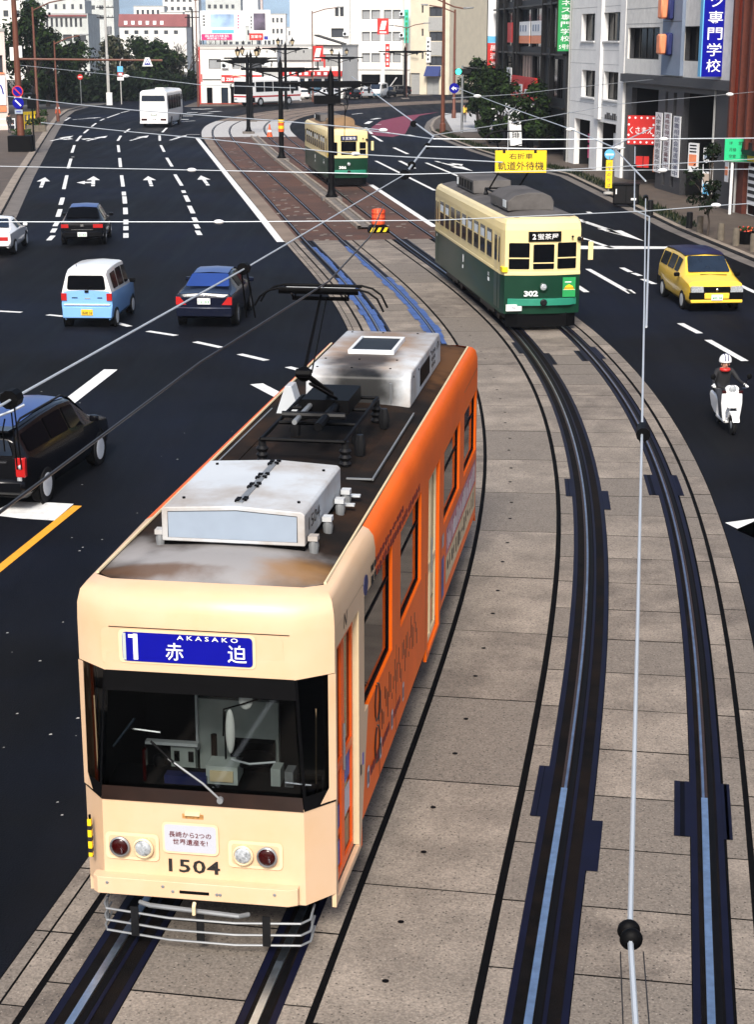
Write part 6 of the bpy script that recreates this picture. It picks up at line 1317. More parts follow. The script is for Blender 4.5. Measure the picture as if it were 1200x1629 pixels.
yb = empty('road_barrier', (-30.6, 152, .13), R(70), 'yellow striped barrier standing on the left pavement', 'barrier'); add_part(yb, 'frame', lambda b: [b.tube([(x, 0, 0), (x, 0, 1.6)], .07, 'sign_yellow', 6) for x in (-.9, -.3, .3, .9)]); add_part(yb, 'rail', lambda b: (b.box(-1.1, 1.1, -.05, .05, 1.35, 1.6, 'sign_yellow'), b.box(-1.1, 1.1, -.05, .05, .6, .75, 'sign_yellow')))
fe = empty('fence', (-33.5, 150, .13), R(10), 'pale pavement fence left of the standing pedestrian', 'fence'); add_part(fe, 'rails', lambda b: [b.box(-4, 2, -.04, .04, z, z+.08, 'white_metal') for z in (.5, 1.0)]); add_part(fe, 'posts', lambda b: [b.tube([(x, 0, 0), (x, 0, 1.1)], .05, 'white_metal', 6) for x in (-4, -2.5, -1, .5, 2)])
# ------------------------------------------------------------------ buildings
mat('wall_white', (.80, .79, .77), .8, var=.06, scale=1.2, dirt_or_sheen=(.55, .54, .54), dirt_or_sheen_amt=.35, dscale=.5)
mat('wall_panel', (.74, .72, .68), .8, var=.10, scale=3, dirt_or_sheen=(.55, .53, .50), dirt_or_sheen_amt=.3, dscale=2)
mat('wall_bluegrey', (.20, .25, .34), .7, var=.08, scale=2)
mat('wall_granite', (.045, .045, .05), .5, var=.3, scale=12)
mat('wall_redbrick', (.095, .018, .008), .75, var=.25, scale=8, bump=.2)
mat('wall_redpaint', (.26, .030, .010), .5, var=.1)
mat('wall_bright', (.76, .75, .71), .8, var=.05, scale=1, dirt_or_sheen=(.52, .50, .47), dirt_or_sheen_amt=.35, dscale=.25)
mat('wall_cream', (.62, .55, .42), .8, var=.08, scale=1)
mat('wall_pink', (.72, .60, .55), .8, var=.06, scale=1)
mat('wall_old', (.50, .52, .50), .8, var=.15, scale=.6)
mat('wall_maroon', (.22, .07, .07), .8, var=.15, scale=.5)
mat('wall_dark', (.005, .0055, .007), .6, var=.3, scale=2)
mat('shutter_grey', (.34, .34, .33), .6, var=.1)
mat('curtain', (.48, .38, .30), .8, var=.2, scale=4)
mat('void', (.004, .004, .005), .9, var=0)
mat('window_far', (.05, .055, .065), .25, var=.3, scale=.4)
mat('window_pale', (.30, .31, .32), .4, var=.2, scale=.4)
mat('awning_blue', (.02, .035, .14), .7, var=.15)
mat('billboard_art', (.35, .50, .75), .6, var=.6, scale=.45)
mat('billboard_dark', (.10, .08, .12), .6, var=.9, scale=.9)
mat('ink_pink', (.62, .02, .15), .6, var=0)
mat('light_orange', (.80, .26, .12), .5, var=.1)
class Facade:
    """a building whose front runs from A to B (left to right seen from the street); local x along the front, y inwards"""
    def __init__(s, name, A, B, H, depth, m, label, holes=(), rev=.25, side=None, cat='building', z0=.1, roofm='shutter_grey', cuts=(), split=None, group=None):
        A = Vector((*A, 0)); B = Vector((*B, 0)); s.A = A; d = B-A; s.L = d.length; s.d = d.normalized(); s.H = H
        s.root = empty(name, (A.x, A.y, z0), math.atan2(d.y, d.x), label, cat, group)
        b = MB(); P = lambda u, v, t: Vector((u, t, v))
        wall_grid(b, P, 0, s.L, 0, H, [tuple(h[:4]) for h in holes], rev, m)
        for x in (0, s.L): b.add([(x, 0, 0), (x, depth, 0), (x, depth, H), (x, 0, H)], [(0, 1, 2, 3)], side or m, False)
        b.add([(0, depth, 0), (s.L, depth, 0), (s.L, depth, H), (0, depth, H)], [(0, 1, 2, 3)], side or m, False)
        b.build('wall', s.root)
        r = MB(); r.box(-.05, s.L+.05, -.05, depth+.05, H+.002, H+.25, roofm); r.build('roof', s.root)
        for h in holes: s.window(h, rev)
    def window(s, h, rev):
        a, b, c, d, kind = h; w = MB()
        pane = {'w': 'glass_dark', 'p': 'window_pale', 'f': 'window_far', 'v': 'void', 's': 'shutter_grey', 'c': 'curtain', 'g': 'glass_blue', 'd': 'glass_dark'}[kind]
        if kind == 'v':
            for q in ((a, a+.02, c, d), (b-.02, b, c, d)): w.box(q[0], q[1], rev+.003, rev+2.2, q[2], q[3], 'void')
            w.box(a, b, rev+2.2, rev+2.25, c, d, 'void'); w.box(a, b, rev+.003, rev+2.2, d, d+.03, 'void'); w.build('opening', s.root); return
        w.box(a, b, rev-.02, rev+.03, c, d, pane)
        t = .05; f = {'s': 'grey_metal', 'd': 'white_paint'}.get(kind, 'dark_metal')
        for q in ((a, a+t, c, d), (b-t, b, c, d), (a+t, b-t, c, c+t), (a+t, b-t, d-t, d)): w.box(q[0], q[1], rev-.06, rev-.022, q[2], q[3], f)
        n = max(1, round((b-a)/1.3))
        for k in range(1, n): x = a+(b-a)*k/n; w.box(x-.025, x+.025, rev-.055, rev-.022, c+t, d-t, f)
        if kind == 's':
            for k in range(1, 14): z = c+(d-c)*k/14; w.box(a+t, b-t, rev-.035, rev-.021, z-.01, z+.01, 'grey_metal')
        w.build({'s': 'shutter', 'd': 'door'}.get(kind, 'window'), s.root)
    def u(s, px, z=4.):
        k = (px-600)/F_PX; h = (CAM_H-z)*_sp
        return (k*(s.A.y*_cp+h)-s.A.x)/(s.d.x-k*s.d.y*_cp)
    def part(s, name, fn): return add_part(s.root, name, fn)
def hole(A, B, px0, px1, z0, z1, k, zr=None):
    class Q: pass
    q = Q(); a = Vector((*A, 0)); b = Vector((*B, 0)); q.A = a; q.d = (b-a).normalized()
    z = (z0+z1)/2 if zr is None else zr
    return (Facade.u(q, px0, z), Facade.u(q, px1, z), z0, z1, k)
# 1 white office building on the right
A, B = (12.43, 112.1), (14.18, 98.95); HO = []
for z in (4.3, 7.65, 11.0): HO += [hole(A, B, 926, 947, z, z+1.6, 'w'), hole(A, B, 961, 987, z, z+1.6, 'w')]
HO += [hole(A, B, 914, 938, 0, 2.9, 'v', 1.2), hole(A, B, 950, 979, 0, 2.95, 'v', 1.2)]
w1 = Facade('office_building', A, B, 15.5, 14, 'wall_white', 'white office building with square dark windows and open shop fronts on the right', HO, rev=.35)
w1.part('pilaster', lambda b: (b.box(w1.u(950)-.0, w1.u(957), -.16, -.002, 3.1, 15.5, 'wall_white'), b.box(w1.L-1.1, w1.L, -.16, -.002, 0, 15.5, 'wall_white')))
w1.part('joint_line', lambda b: [b.box(0, w1.L-1.15, -.006, -.001, z, z+.02, 'shutter_grey') for z in (3.2, 3.95, 6.3, 7.1, 9.6, 10.4)])
w1.part('sill', lambda b: [b.box(h[0]-.08, h[1]+.08, -.09, .3, h[2]-.09, h[2]-.003, 'wall_white') for h in HO[:6]])
w1.part('shop_poster', lambda b: (b.box(w1.u(922, 1), w1.u(937, 1), .55, .6, .5, 1.3, 'ink_pink'), b.box(w1.u(922, 1), w1.u(937, 1), .55, .6, 1.45, 2.0, 'ink_pink'), b.box(w1.u(955, 1), w1.u(962, 1), .8, .85, .2, 2.3, 'ink_white'), [b.box(w1.u(925, 1)+k*.35, w1.u(925, 1)+k*.35+.2, .53, .549, 1.6, 1.9, 'ink_white') for k in range(5)], [b.box(w1.u(925, 1)+k*.35, w1.u(925, 1)+k*.35+.2, .53, .549, .85, 1.1, 'ink_white') for k in range(5)]))
w1.part('shop_name', lambda b: [b.box(w1.u(964)+k*.42, w1.u(964)+k*.42+.26, -.03, -.002, 3.18, 3.18+(.38 if k % 3 else .26), 'ink_black') for k in range(7)])
def fittings(F, spots, y=-.35):
    for px, z in spots:
        u0 = F.u(px, z); o = add_part(F.root, 'air_conditioner', lambda b: (b.box(u0-.4, u0+.4, y, -.02, z, z+.6, 'white_metal'), b.lathe([(.22, y-.012), (.22, y-.004)], 'dark_metal', (u0-.1, 0, z+.3), 'y', 14)))
def pipes(F, pxs, h):
    for px in pxs: u0 = F.u(px); add_part(F.root, 'drainpipe', lambda b: b.tube([(u0, -.1, 0), (u0, -.1, h)], .055, 'shutter_grey', 6))
pipes(w1, (907,), 15)
# 2 grey building with the blue sign
A, B = (14.18, 98.9), (16.51, 79.75); HO = []
for z in (6.7, 10.05): HO += [hole(A, B, 1003, 1053, z, z+1.66, 'w'), hole(A, B, 1091, 1143, z, z+1.66, 'w')]
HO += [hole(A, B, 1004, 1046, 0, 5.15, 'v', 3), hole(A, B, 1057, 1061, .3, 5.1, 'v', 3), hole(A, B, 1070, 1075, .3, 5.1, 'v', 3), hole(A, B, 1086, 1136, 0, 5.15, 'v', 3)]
w2b = Facade('office_building', A, B, 15.2, 14, 'wall_granite', 'grey and white office building with dark stone base and blue pilaster', HO, rev=.3)
g_ = w2b
def clad(b):
    P = lambda u, v, t: Vector((u, t-.12, v))
    wall_grid(b, P, 0, g_.L-.6, 5.95, 15.2, [tuple(h[:4]) for h in HO[:4]], .118, 'wall_panel')
    b.box(0, g_.L-.6, -.118, -.002, 5.90, 5.949, 'wall_panel')
g_.part('cladding', clad)
g_.part('joint_line', lambda b: [b.box(0, g_.u(1058), -.127, -.121, z, z+.025, 'shutter_grey') for z in (8.55, 9.35)])
g_.part('cornice', lambda b: b.box(0, g_.L, -.35, -.005, 5.45, 5.88, 'wall_granite')); g_.part('pilaster', lambda b: (b.box(g_.u(1058), g_.u(1088), -.30, -.125, 5.96, 15.2, 'wall_bluegrey'), [b.box(g_.u(1058), g_.u(1088), -.306, -.301, z, z+.03, 'wall_granite') for z in (8.6, 11.7)]))
for z in (7.0, 8.75, 10.5): g_.part('projecting_lamp', lambda b: (b.box(g_.u(1072)-.35, g_.u(1072)+.35, -.98, -.62, z, z+1.0, 'light_orange'), b.box(g_.u(1072)-.4, g_.u(1072)+.4, -.617, -.305, z-.06, z+1.06, 'sign_navy'))).modifiers.new('bevel', 'BEVEL').width = .08
for i, (px, z0, z1, cc) in enumerate(((1049, .9, 4.0, '入学案内説明会受付中'), (1063, 1.2, 4.05, '資格取得講座生募集中'), (1078, .9, 3.95, '就職相談会毎週開催中'))):
    def ban(b):
        u0 = g_.u(px, 2.5); b.box(u0-.62, u0+.62, -.07, -.03, z0, z1, 'ink_white')
        for k, c in enumerate(cc): b.text(c, (z1-z0)/11, ['ink_black', 'ink_maroon', 'sign_navy'][i], frame((u0, -.075, z1-(k+.6)*(z1-z0)/10.2), (1, 0, 0), (0, 0, 1)), w=.85, bold=.02)
    g_.part('banner', ban)
rs = empty('shop_sign', (0, 0, 0), 0, 'red sign with white dots and white lettering at the dark stone base', 'sign'); rs.parent = None
rs.location = (14.32, 93.4, .1); rs.rotation_euler = (0, 0, R(-28))
def redsign(b):
    b.box(-.78, .78, -.06, .06, 2.25, 3.78, 'sign_red'); b.text('くさまえ', .42, 'ink_white', frame((0, -.066, 3.0), (1, 0, 0), (0, 0, 1)), w=1.3, bold=.03)
    for x in (-.68, -.34, 0, .34, .68):
        for z in (2.37, 3.66): b.lathe([(.06, -.075), (.06, -.061)], 'ink_white', (x, 0, z), 'y', 8)
    for z in (2.75, 3.3):
        for x in (-.70, .70): b.lathe([(.06, -.075), (.06, -.061)], 'ink_white', (x, 0, z), 'y', 8)
add_part(rs, 'board', redsign); add_part(rs, 'bracket', lambda b: b.box(-.05, .5, .06, .12, 3.3, 3.4, 'dark_metal')); add_part(rs, 'lantern_panel', lambda b: (b.box(-.4, .0, .4, .45, 1.0, 1.6, 'sign_red'), b.box(.05, .35, .4, .45, 1.0, 1.6, 'sign_red'), b.box(.66, .76, .2, .25, .8, 2.1, 'light_orange')))
def tall_sign(name, loc, w, z0, z1, m, side, chars, label, foot=None, size=None, rot=0., dep=.5):
    o = empty(name, (loc[0], loc[1], .1), rot, label, 'sign', 'vertical signs on the right buildings')
    def bd(b):
        b.box(-w/2, w/2, 0, dep, z0, z1, m); b.box(-w/2-.05, -w/2-.002, -.02, dep, z0, z1, side)
        n = len(chars); st = (w*1.08 if size is None else size); z = z0+(.45 if foot is None else .80)*w+.0
        for k, c in enumerate(chars[::-1]): b.text(c, st*.86, 'ink_white', frame((0, -.008, z+k*st), (1, 0, 0), (0, 0, 1)), w=w*(.62 if c != '|' else .09), bold=.025)
        if foot: b.text(foot, w*.34, 'ink_white', frame((0, -.008, z0+w*.28), (1, 0, 0), (0, 0, 1)), w=w*.8, bold=.03)
    add_part(o, 'board', bd); add_part(o, 'bracket', lambda b: [b.box(w/2, w/2+.9, dep*.3, dep*.7, z, z+.3, 'shutter_grey') for z in (z0+1.3, z0+4.0, z1-1)])
    return o
tall_sign('vertical_sign', (15.75, 81.6), 1.12, 6.05, 15.0, 'sign_blue', 'sign_cyan', 'スポ|ツ専門学校', 'tall blue vertical sign with white Japanese characters on the grey building', size=.72, rot=R(3))
tall_sign('vertical_sign', (12.15, 112.9), .98, 7.0, 15.0, 'sign_green', 'leaf_mid', 'ビジネス専門学校', 'tall green vertical sign with white Japanese characters at the white building edge', '5号館', size=.44)
pipes(g_, (1140,), 5.8)
# 3 red brown building at the right edge
A, B = (16.56, 79.5), (19.2, 58.0)
HO = [hole(A, B, 1163+k*14, 1172+k*14, z, z+2.0, 'w', z+1) for z in (3.6, 7.4, 11.2) for k in range(5)] + [hole(A, B, 1152, 1168, 0, 2.7, 'v', 1.5), hole(A, B, 1183, 1205, 0, 2.45, 'd', 1.5), hole(A, B, 1212, 1250, 0, 2.6, 'v', 1.3)]
b3 = Facade('brick_building', A, B, 15, 14, 'wall_redbrick', 'dark red brick building with vertical fins at the right edge', HO, rev=.3)
b3.part('corner_column', lambda b: b.box(-.05, .5, -.25, -.003, 2.9, 15, 'wall_redpaint')); b3.part('fin', lambda b: [b.box(b3.u(1160+k*14)-.12, b3.u(1160+k*14)+.12, -.45, -.003, 3.0, 15, 'wall_redbrick') for k in range(1, 7)])
b3.part('shop_band', lambda b: b.box(.55, b3.L, -.30, -.004, 2.75, 3.3, 'wall_dark')); b3.part('drainpipe', lambda b: b.tube([(.62, -.12, 0), (.62, -.12, 6.0)], .06, 'shutter_grey', 8))
b3.part('window_lettering', lambda b: [(b.box(b3.u(px)-.3, b3.u(px)+.3, -.06, -.02, z0, z1, 'ink_white'), [b.box(b3.u(px)-.22, b3.u(px)+.22, -.07, -.061, z0+.15+k*.4, z0+.3+k*.4, 'ink_black') for k in range(int((z1-z0)/.4))]) for px, z0, z1 in ((1167.5, 8.0, 8.9), (1181.5, 7.4, 9.3), (1195.5, 7.4, 9.3))])
b3.part('shop_poster', lambda b: (b.box(b3.u(1157, 1)-.3, b3.u(1157, 1)+.2, -.05, -.01, 1.3, 2.4, 'ink_white'), b.box(b3.u(1157, 1)-.25, b3.u(1157, 1)+.15, -.06, -.051, 1.6, 2.0, 'light_orange')))
b3.part('fascia', lambda b: (b.box(b3.u(1180, 2), b3.u(1215, 2), -.08, -.006, 2.47, 2.72, 'sign_yellow'), b.box(b3.u(1186, 2), b3.u(1200, 2), .16, .2, .5, 2.2, 'ink_white'), [b.box(b3.u(1187, 2), b3.u(1199, 2), .145, .155, .7+k*.3, .85+k*.3, 'ink_black') for k in range(5)]))
ps = empty('poster_stand', (16.0, 82.8, .1), R(-60), 'tall white poster panel with pictures at the dark entrance', 'poster'); add_part(ps, 'panel', lambda b: (b.box(-.35, .35, -.05, .05, .3, 2.7, 'ink_white'), b.box(-.28, .28, -.06, -.05, .5, 1.0, 'sign_cyan'), b.box(-.28, .28, -.06, -.05, 1.1, 1.5, 'curtain'), b.box(-.28, .28, -.06, -.05, 1.6, 2.0, 'black'), b.box(-.28, .28, -.06, -.05, 2.2, 2.5, 'box_face')))
ps = empty('poster_stand', (15.7, 85.2, .1), R(-60), 'smaller white and orange poster beside the dark entrance', 'poster'); add_part(ps, 'panel', lambda b: (b.box(-.35, .35, -.05, .05, 1.4, 2.8, 'ink_white'), b.box(-.28, .28, -.06, -.05, 1.7, 2.25, 'light_orange'), [b.box(-.25, .25, -.06, -.05, 2.35+k*.15, 2.42+k*.15, 'ink_black') for k in range(3)]))
# 4 dark glass building behind the hedge
A, B = (9.9, 146), (12.3, 113.3); HO = []
for z in (3.9, 7.2, 10.5): HO += [hole(A, B, 800, 817, z, z+2.6, 'w', z+1), hole(A, B, 828, 846, z, z+2.7, 'c' if z != 7.2 else 'g', z+1), hole(A, B, 847.5, 864, z, z+2.7, 'w' if z != 7.2 else 'g', z+1), hole(A, B, 872, 896, z, z+2.6, 'w', z+1)]
HO += [hole(A, B, 805, 850, 0, 2.8, 'v', 1.5), hole(A, B, 860, 898, 0, 2.8, 'v', 1.5)]
d4 = Facade('glass_building', A, B, 17, 14, 'wall_dark', 'dark glass fronted building half hidden by the hedge', HO, rev=.2)
d4.part('mullion', lambda b: ([b.box(d4.u(px)-.06, d4.u(px)+.06, -.3, -.003, 3.2, 17, 'dark_metal') for px in (797, 806, 821, 826.5, 866, 880)], [b.box(0, d4.L, -.25, -.004, z, z+.12, 'dark_metal') for z in (3.3, 6.7, 10.0, 13.3)]))
d4.part('window_sign', lambda b: [(b.box(d4.u(a), d4.u(c), -.10, -.05, 8.0, 9.0, 'ink_white'), b.box(d4.u(a), d4.u(c), -.10, -.05, 7.45, 7.99, 'light_orange'), [b.box(d4.u(a+3+k*4), d4.u(a+5+k*4), -.12, -.101, 8.3, 8.75, 'wall_bluegrey') for k in range(3)]) for a, c in ((825, 843), (845, 863))])
d4.part('shop_sign', lambda b: (b.box(d4.u(824), d4.u(862), -.5, -.31, 3.55, 5.1, 'sign_red'), [b.box(d4.u(828+k*9), d4.u(833+k*9), -.52, -.501, 3.9, 4.25+.3*(k % 2), 'ink_white') for k in range(4)]))
d4.part('awning', lambda b: (b.prism([(-1.5, 2.5), (-.31, 3.3), (-.31, 3.2), (-1.5, 2.4)], 'x', d4.u(822), d4.u(858), 'ink_white'), [b.box(d4.u(825+k*5), d4.u(827+k*5), -1.52, -1.5, 2.2, 2.5, 'ink_white') for k in range(6)]))
d4.part('blind_sign', lambda b: b.box(d4.u(808), d4.u(815), -.1, -.03, 4.2, 5.6, 'ink_white')); d4.part('blind_sign', lambda b: b.box(d4.u(808), d4.u(815), -.1, -.03, 7.5, 9.0, 'sign_red'))
so = empty('vertical_sign', (9.75, 146.5, .1), 0, 'stack of white, blue, red and navy sign panels at the corner of the dark building', 'sign', 'vertical signs on the right buildings')
for z0, z1, m_, t_, ic in ((8.0, 12.8, 'ink_white', '', 'ink_red'), (7.45, 7.98, 'sign_cyan', '', 'ink_white'), (5.4, 7.43, 'sign_red', '居酒屋', 'ink_white'), (3.5, 5.38, 'sign_navy', '歯科医', 'ink_white'), (2.2, 3.48, 'ink_white', '入口', 'ink_black')):
    add_part(so, 'panel', lambda b: (b.box(-.48, .48, -.15, .15, z0, z1, m_), [b.text(c, .5, ic, frame((0, -.157, z1-.38-k*(z1-z0)/max(1, len(t_))), (1, 0, 0), (0, 0, 1)), w=.5, bold=.03) for k, c in enumerate(t_)]))
add_part(so, 'frame', lambda b: (b.box(-.55, -.49, -.1, .1, 0, 12.8, 'dark_metal'), b.box(.49, .55, -.1, .1, 0, 12.8, 'dark_metal')))
def flag(loc, w, h, txt, ic, label, lean=0.):
    o = empty('banner_flag', (*loc, .13), R(-8), label, 'banner', 'white banner flags'); add_part(o, 'pole', lambda b: b.tube([(-w/2-.03, 0, 0), (-w/2-.03, 0, h+.2)], .025, 'white_metal', 6))
    def cl(b):
        n = 8; vs = []
        for k in range(n+1):
            z = h-(h*.86)*k/n
            for x in (-w/2, 0, w/2): vs.append((x+lean*(h-z)*.12, .04*math.sin(k*1.1+x*5), z))
        b.add(vs, [(3*i+j, 3*i+j+1, 3*i+j+4, 3*i+j+3) for i in range(n) for j in range(2)], 'ink_white')
        for k, c in enumerate(txt): z = h-.35-k*(h*.8)/len(txt); b.text(c, h*.2, ic, frame((lean*(h-z)*.12, -.07, z), (1, 0, 0), (0, 0, 1)), w=w*.66, bold=.04)
    add_part(o, 'cloth', cl)
flag((8.85, 133), .62, 2.6, '営業中', 'ink_blue', 'smaller white banner flag with blue writing beside the hedge', .4); flag((9.9, 124), .85, 2.4, '珈琲', 'ink_black', 'larger white banner flag with bold black writing below the hedge', .5)
# 5 big white building across the junction
A, B = (-13.0, 262), (7.0, 257); HO = []
for z in (4.45, 7.5, 10.6): HO += [hole(A, B, a, b, z, z+1.3, 'p', z) for a, b in ((576, 589), (591, 605), (611, 623), (625, 638))]
HO += [hole(A, B, 533, 539, 11.0, 12.3, 'f', 11), hole(A, B, 541, 547, 11.0, 12.3, 'f', 11), hole(A, B, 527, 547, 8.0, 9.3, 'f', 8), hole(A, B, 575, 605, 0, 2.7, 'v', 1.5), hole(A, B, 612, 648, 0, 2.7, 'v', 1.5)]
f5 = Facade('department_building', A, B, 19, 22, 'wall_bright', 'big plain white building with pale windows and black garage openings beyond the tracks', HO, rev=.3)
f5.part('ramp_rail', lambda b: b.tube([(f5.u(616), -.2, .3), (f5.u(632), -.2, 2.3)], .08, 'white_paint', 6)); f5.part('cornice', lambda b: b.box(f5.u(555), f5.u(652), -.15, -.002, 3.4, 3.55, 'wall_bright'))
def logo(b, w, h, z):
    b.box(-w/2, w/2, -.12, .12, z-h/2, z+h/2, 'sign_red'); b.prism([(-w*.30, z-h*.22), (w*.16, z-h*.22), (w*.34, z+h*.34), (-w*.10, z+h*.34)], 'y', -.15, -.121, 'ink_white'); b.box(-w*.3, w*.3, -.14, -.121, z-h*.42, z-h*.32, 'ink_white')
ls = empty('shop_sign', (.85, 250, .1), 0, 'tall white post with red square logo sign and narrow red panel', 'sign'); add_part(ls, 'post', lambda b: b.box(-.22, .22, -.1, .1, 0, 10.6, 'white_paint')); add_part(ls, 'logo_panel', lambda b: logo(b, 1.6, 2.2, 9.5)); add_part(ls, 'name_panel', lambda b: (b.box(.35, .95, -.1, .1, 3.9, 7.1, 'sign_red'), [b.box(.5, .8, -.13, -.101, 4.2+k*.55, 4.5+k*.55, 'ink_white') for k in range(5)]))
ls = empty('shop_sign', (-7.9, 232, 4.6), 0, 'square red logo sign on the low grey shop left of the white building', 'sign'); add_part(ls, 'logo_panel', lambda b: (logo(b, 1.5, 2.0, 1.4), b.box(.78, 1.02, -.1, .1, -.4, 1.2, 'sign_red'), b.box(-.1, .1, -.05, .2, -.6, .4, 'dark_metal')))
ts = empty('shop_sign', (4.3, 256, .1), 0, 'vertical teal sign on the edge of the white building', 'sign'); add_part(ts, 'board', lambda b: (b.box(-.32, .32, -.1, .2, 7.2, 11.9, 'sign_teal'), [b.box(-.16, .16, -.13, -.101, 7.6+k*.7, 8.0+k*.7, 'sign_green') for k in range(6)]))
pipes(f5, (558, 642), 19); fittings(f5, ((551, 8.2), (551, 5.2), (641, 8.0), (641, 11)), -.45)
# low grey shop in front of it
A, B = (-13.2, 238), (-4.7, 236)
HO = [hole(A, B, 470, 485, .2, 2.6, 'g', 1.5), hole(A, B, 490, 512, .2, 2.6, 'g', 1.5), hole(A, B, 516, 538, .2, 2.6, 'g', 1.5), hole(A, B, 500, 540, 4.2, 5.8, 's', 5)]
n5 = Facade('shop_building', A, B, 6.8, 9, 'wall_bright', 'low shop with grey shutters and slanting dark roof edge before the white building', HO, rev=.2)
n5.part('shop_roof', lambda b: (b.prism([(n5.u(503), 8.2), (n5.u(545), 7.1), (n5.u(545), 7.0), (n5.u(503), 7.05)], 'y', -.6, 2, 'wall_bright'), b.prism([(n5.u(502), 8.35), (n5.u(546), 7.2), (n5.u(546), 7.1), (n5.u(502), 8.22)], 'y', -.65, 2.05, 'dark_metal'), b.box(0, n5.u(500), -.3, -.003, 5.0, 6.5, 'shutter_grey'))); n5.part('fascia', lambda b: (b.box(0, n5.L, -.35, -.004, 2.9, 3.6, 'sign_red'), [b.box(.8+k*.9, 1.3+k*.9, -.37, -.351, 3.05, 3.45, 'ink_white') for k in range(7)]))
# 6 beige building and blocks right of it
A, B = (4.9, 254), (10.4, 251)
HO = [hole(A, B, 683, 704, z, z+1.3, 'f', z) for z in (4.1, 7.5, 10.9)] + [hole(A, B, 671, 674, z, z+1, 'f', z) for z in (5, 8.2, 11.4)] + [hole(A, B, 650, 668, 0, 3.0, 's', 1.5), hole(A, B, 679, 699, 0, 2.4, 's', 1.5)]
e6 = Facade('office_building', A, B, 17, 14, 'wall_cream', 'narrow beige building with blue awning and shuttered ground floor', HO, rev=.25)
e6.part('awning', lambda b: b.prism([(-1.0, 2.6), (-.005, 4.0), (-.005, 2.6)], 'x', e6.u(679), e6.u(702), 'awning_blue')); e6.part('vertical_sign', lambda b: (b.box(e6.u(683)-.3, e6.u(683)+.3, -.35, -.006, 4.5, 8.0, 'ink_white'), [b.box(e6.u(683)-.15, e6.u(683)+.15, -.37, -.351, 4.8+k*.6, 5.1+k*.6, 'ink_black') for k in range(5)])); [e6.part('spandrel', lambda b: b.box(e6.u(682), e6.u(706), -.05, -.002, z, z+1.9, 'shutter_grey')) for z in (5.5, 8.9)]; e6.part('mirror_post', lambda b: (b.tube([(-.2, -.8, 0), (-.2, -.8, 6)], .08, 'dark_metal', 6), b.tube([(-.2, -.8, 5.9), (1.6, -.8, 5.7)], .08, 'dark_metal', 6)))
A, B = (12.5, 318), (22.5, 316); HO = [hole(A, B, 706+k*15, 714+k*15, z, z+1.2, 'f', z) for z in (5.6, 1.8) for k in range(5)]
h7 = Facade('white_building', A, B, 11.2, 12, 'wall_bright', 'low white building with arched windows behind the bare trees', HO, rev=.2)
A, B = (16, 372), (27, 370); HO = [hole(A, B, 712+k*12, 721+k*12, z, z+1.7, 'f', z) for z in (12.2, 15.6, 19) for k in range(6)]
h8 = Facade('apartment_block', A, B, 22, 12, 'wall_pink', 'grey pink apartment block rising above the low white building', HO, rev=.6)
h8.part('balcony', lambda b: [b.box(0, h8.L, -.6, -.003, z, z+.9, 'wall_old') for z in (11.0, 14.4, 17.8)])
# 7 white shop with billboards
A, B = (-21.9, 214.4), (-12.3, 214.4)
HO = [hole(A, B, 332, 351, 4.25, 5.4, 'p', 5), hole(A, B, 369, 381, 4.25, 5.4, 'p', 5), hole(A, B, 382, 389, 4.25, 5.4, 'p', 5), hole(A, B, 400, 416, 4.25, 5.4, 'f', 5), hole(A, B, 329, 338, .1, 2.0, 'w', 1), hole(A, B, 352, 363, .1, 2.0, 'g', 1), hole(A, B, 367, 379, .1, 2.1, 'v', 1), hole(A, B, 385, 440, .3, 2.0, 'w', 1)]
s7 = Facade('shop_building', A, B, 6.85, 10, 'wall_bright', 'white two storey shop with red fascia and rooftop billboards', HO, rev=.2)
s7.part('fascia', lambda b: (b.box(s7.u(352), s7.u(416), -.18, -.003, 2.65, 3.5, 'sign_red'), b.text('ZEROKIDO', .5, 'ink_white', frame((s7.u(376), -.186, 2.98), (1, 0, 0), (0, 0, 1)), w=2.6, bold=.03), b.box(s7.u(353), s7.u(357), -.2, -.181, 2.75, 3.25, 'ink_white'), b.prism([(s7.u(366), 3.3), (s7.u(374), 3.55), (s7.u(390), 3.3), (s7.u(397), 2.9), (s7.u(388), 3.2), (s7.u(374), 3.42)], 'y', -.2, -.182, 'wall_cream')))
s7.part('corner_strip', lambda b: (b.box(-.02, .14, -.12, -.003, 0, 6.85, 'sign_red'), b.box(.2, .35, -.08, -.003, 2.7, 3.6, 'sign_red'))); s7.part('trim', lambda b: (b.box(0, s7.L, -.1, -.002, 6.6, 6.8, 'wall_pink'), b.box(.4, s7.u(351), -.06, -.003, 2.9, 3.0, 'dark_metal'))); s7.part('plinth', lambda b: b.box(.15, s7.L, -.05, -.002, 0, .14, 'wall_redpaint')); s7.part('wall_art', lambda b: (b.box(s7.u(416.5), s7.u(444), -.05, -.003, 2.7, 4.1, 'shutter_grey'), b.tube([(s7.u(424)+.5*math.cos(a), -.06, 3.6+.3*math.sin(a)) for a in (3.4, 4, 4.6, 5.2, 5.9, 6.4)], .06, 'dark_metal', 6)))
bb = empty('billboard', (-21.7, 215.4, 7.2), s7.root.rotation_euler.z, 'wide white billboard with pale blue picture and magenta band on the shop roof', 'billboard', 'rooftop billboards')
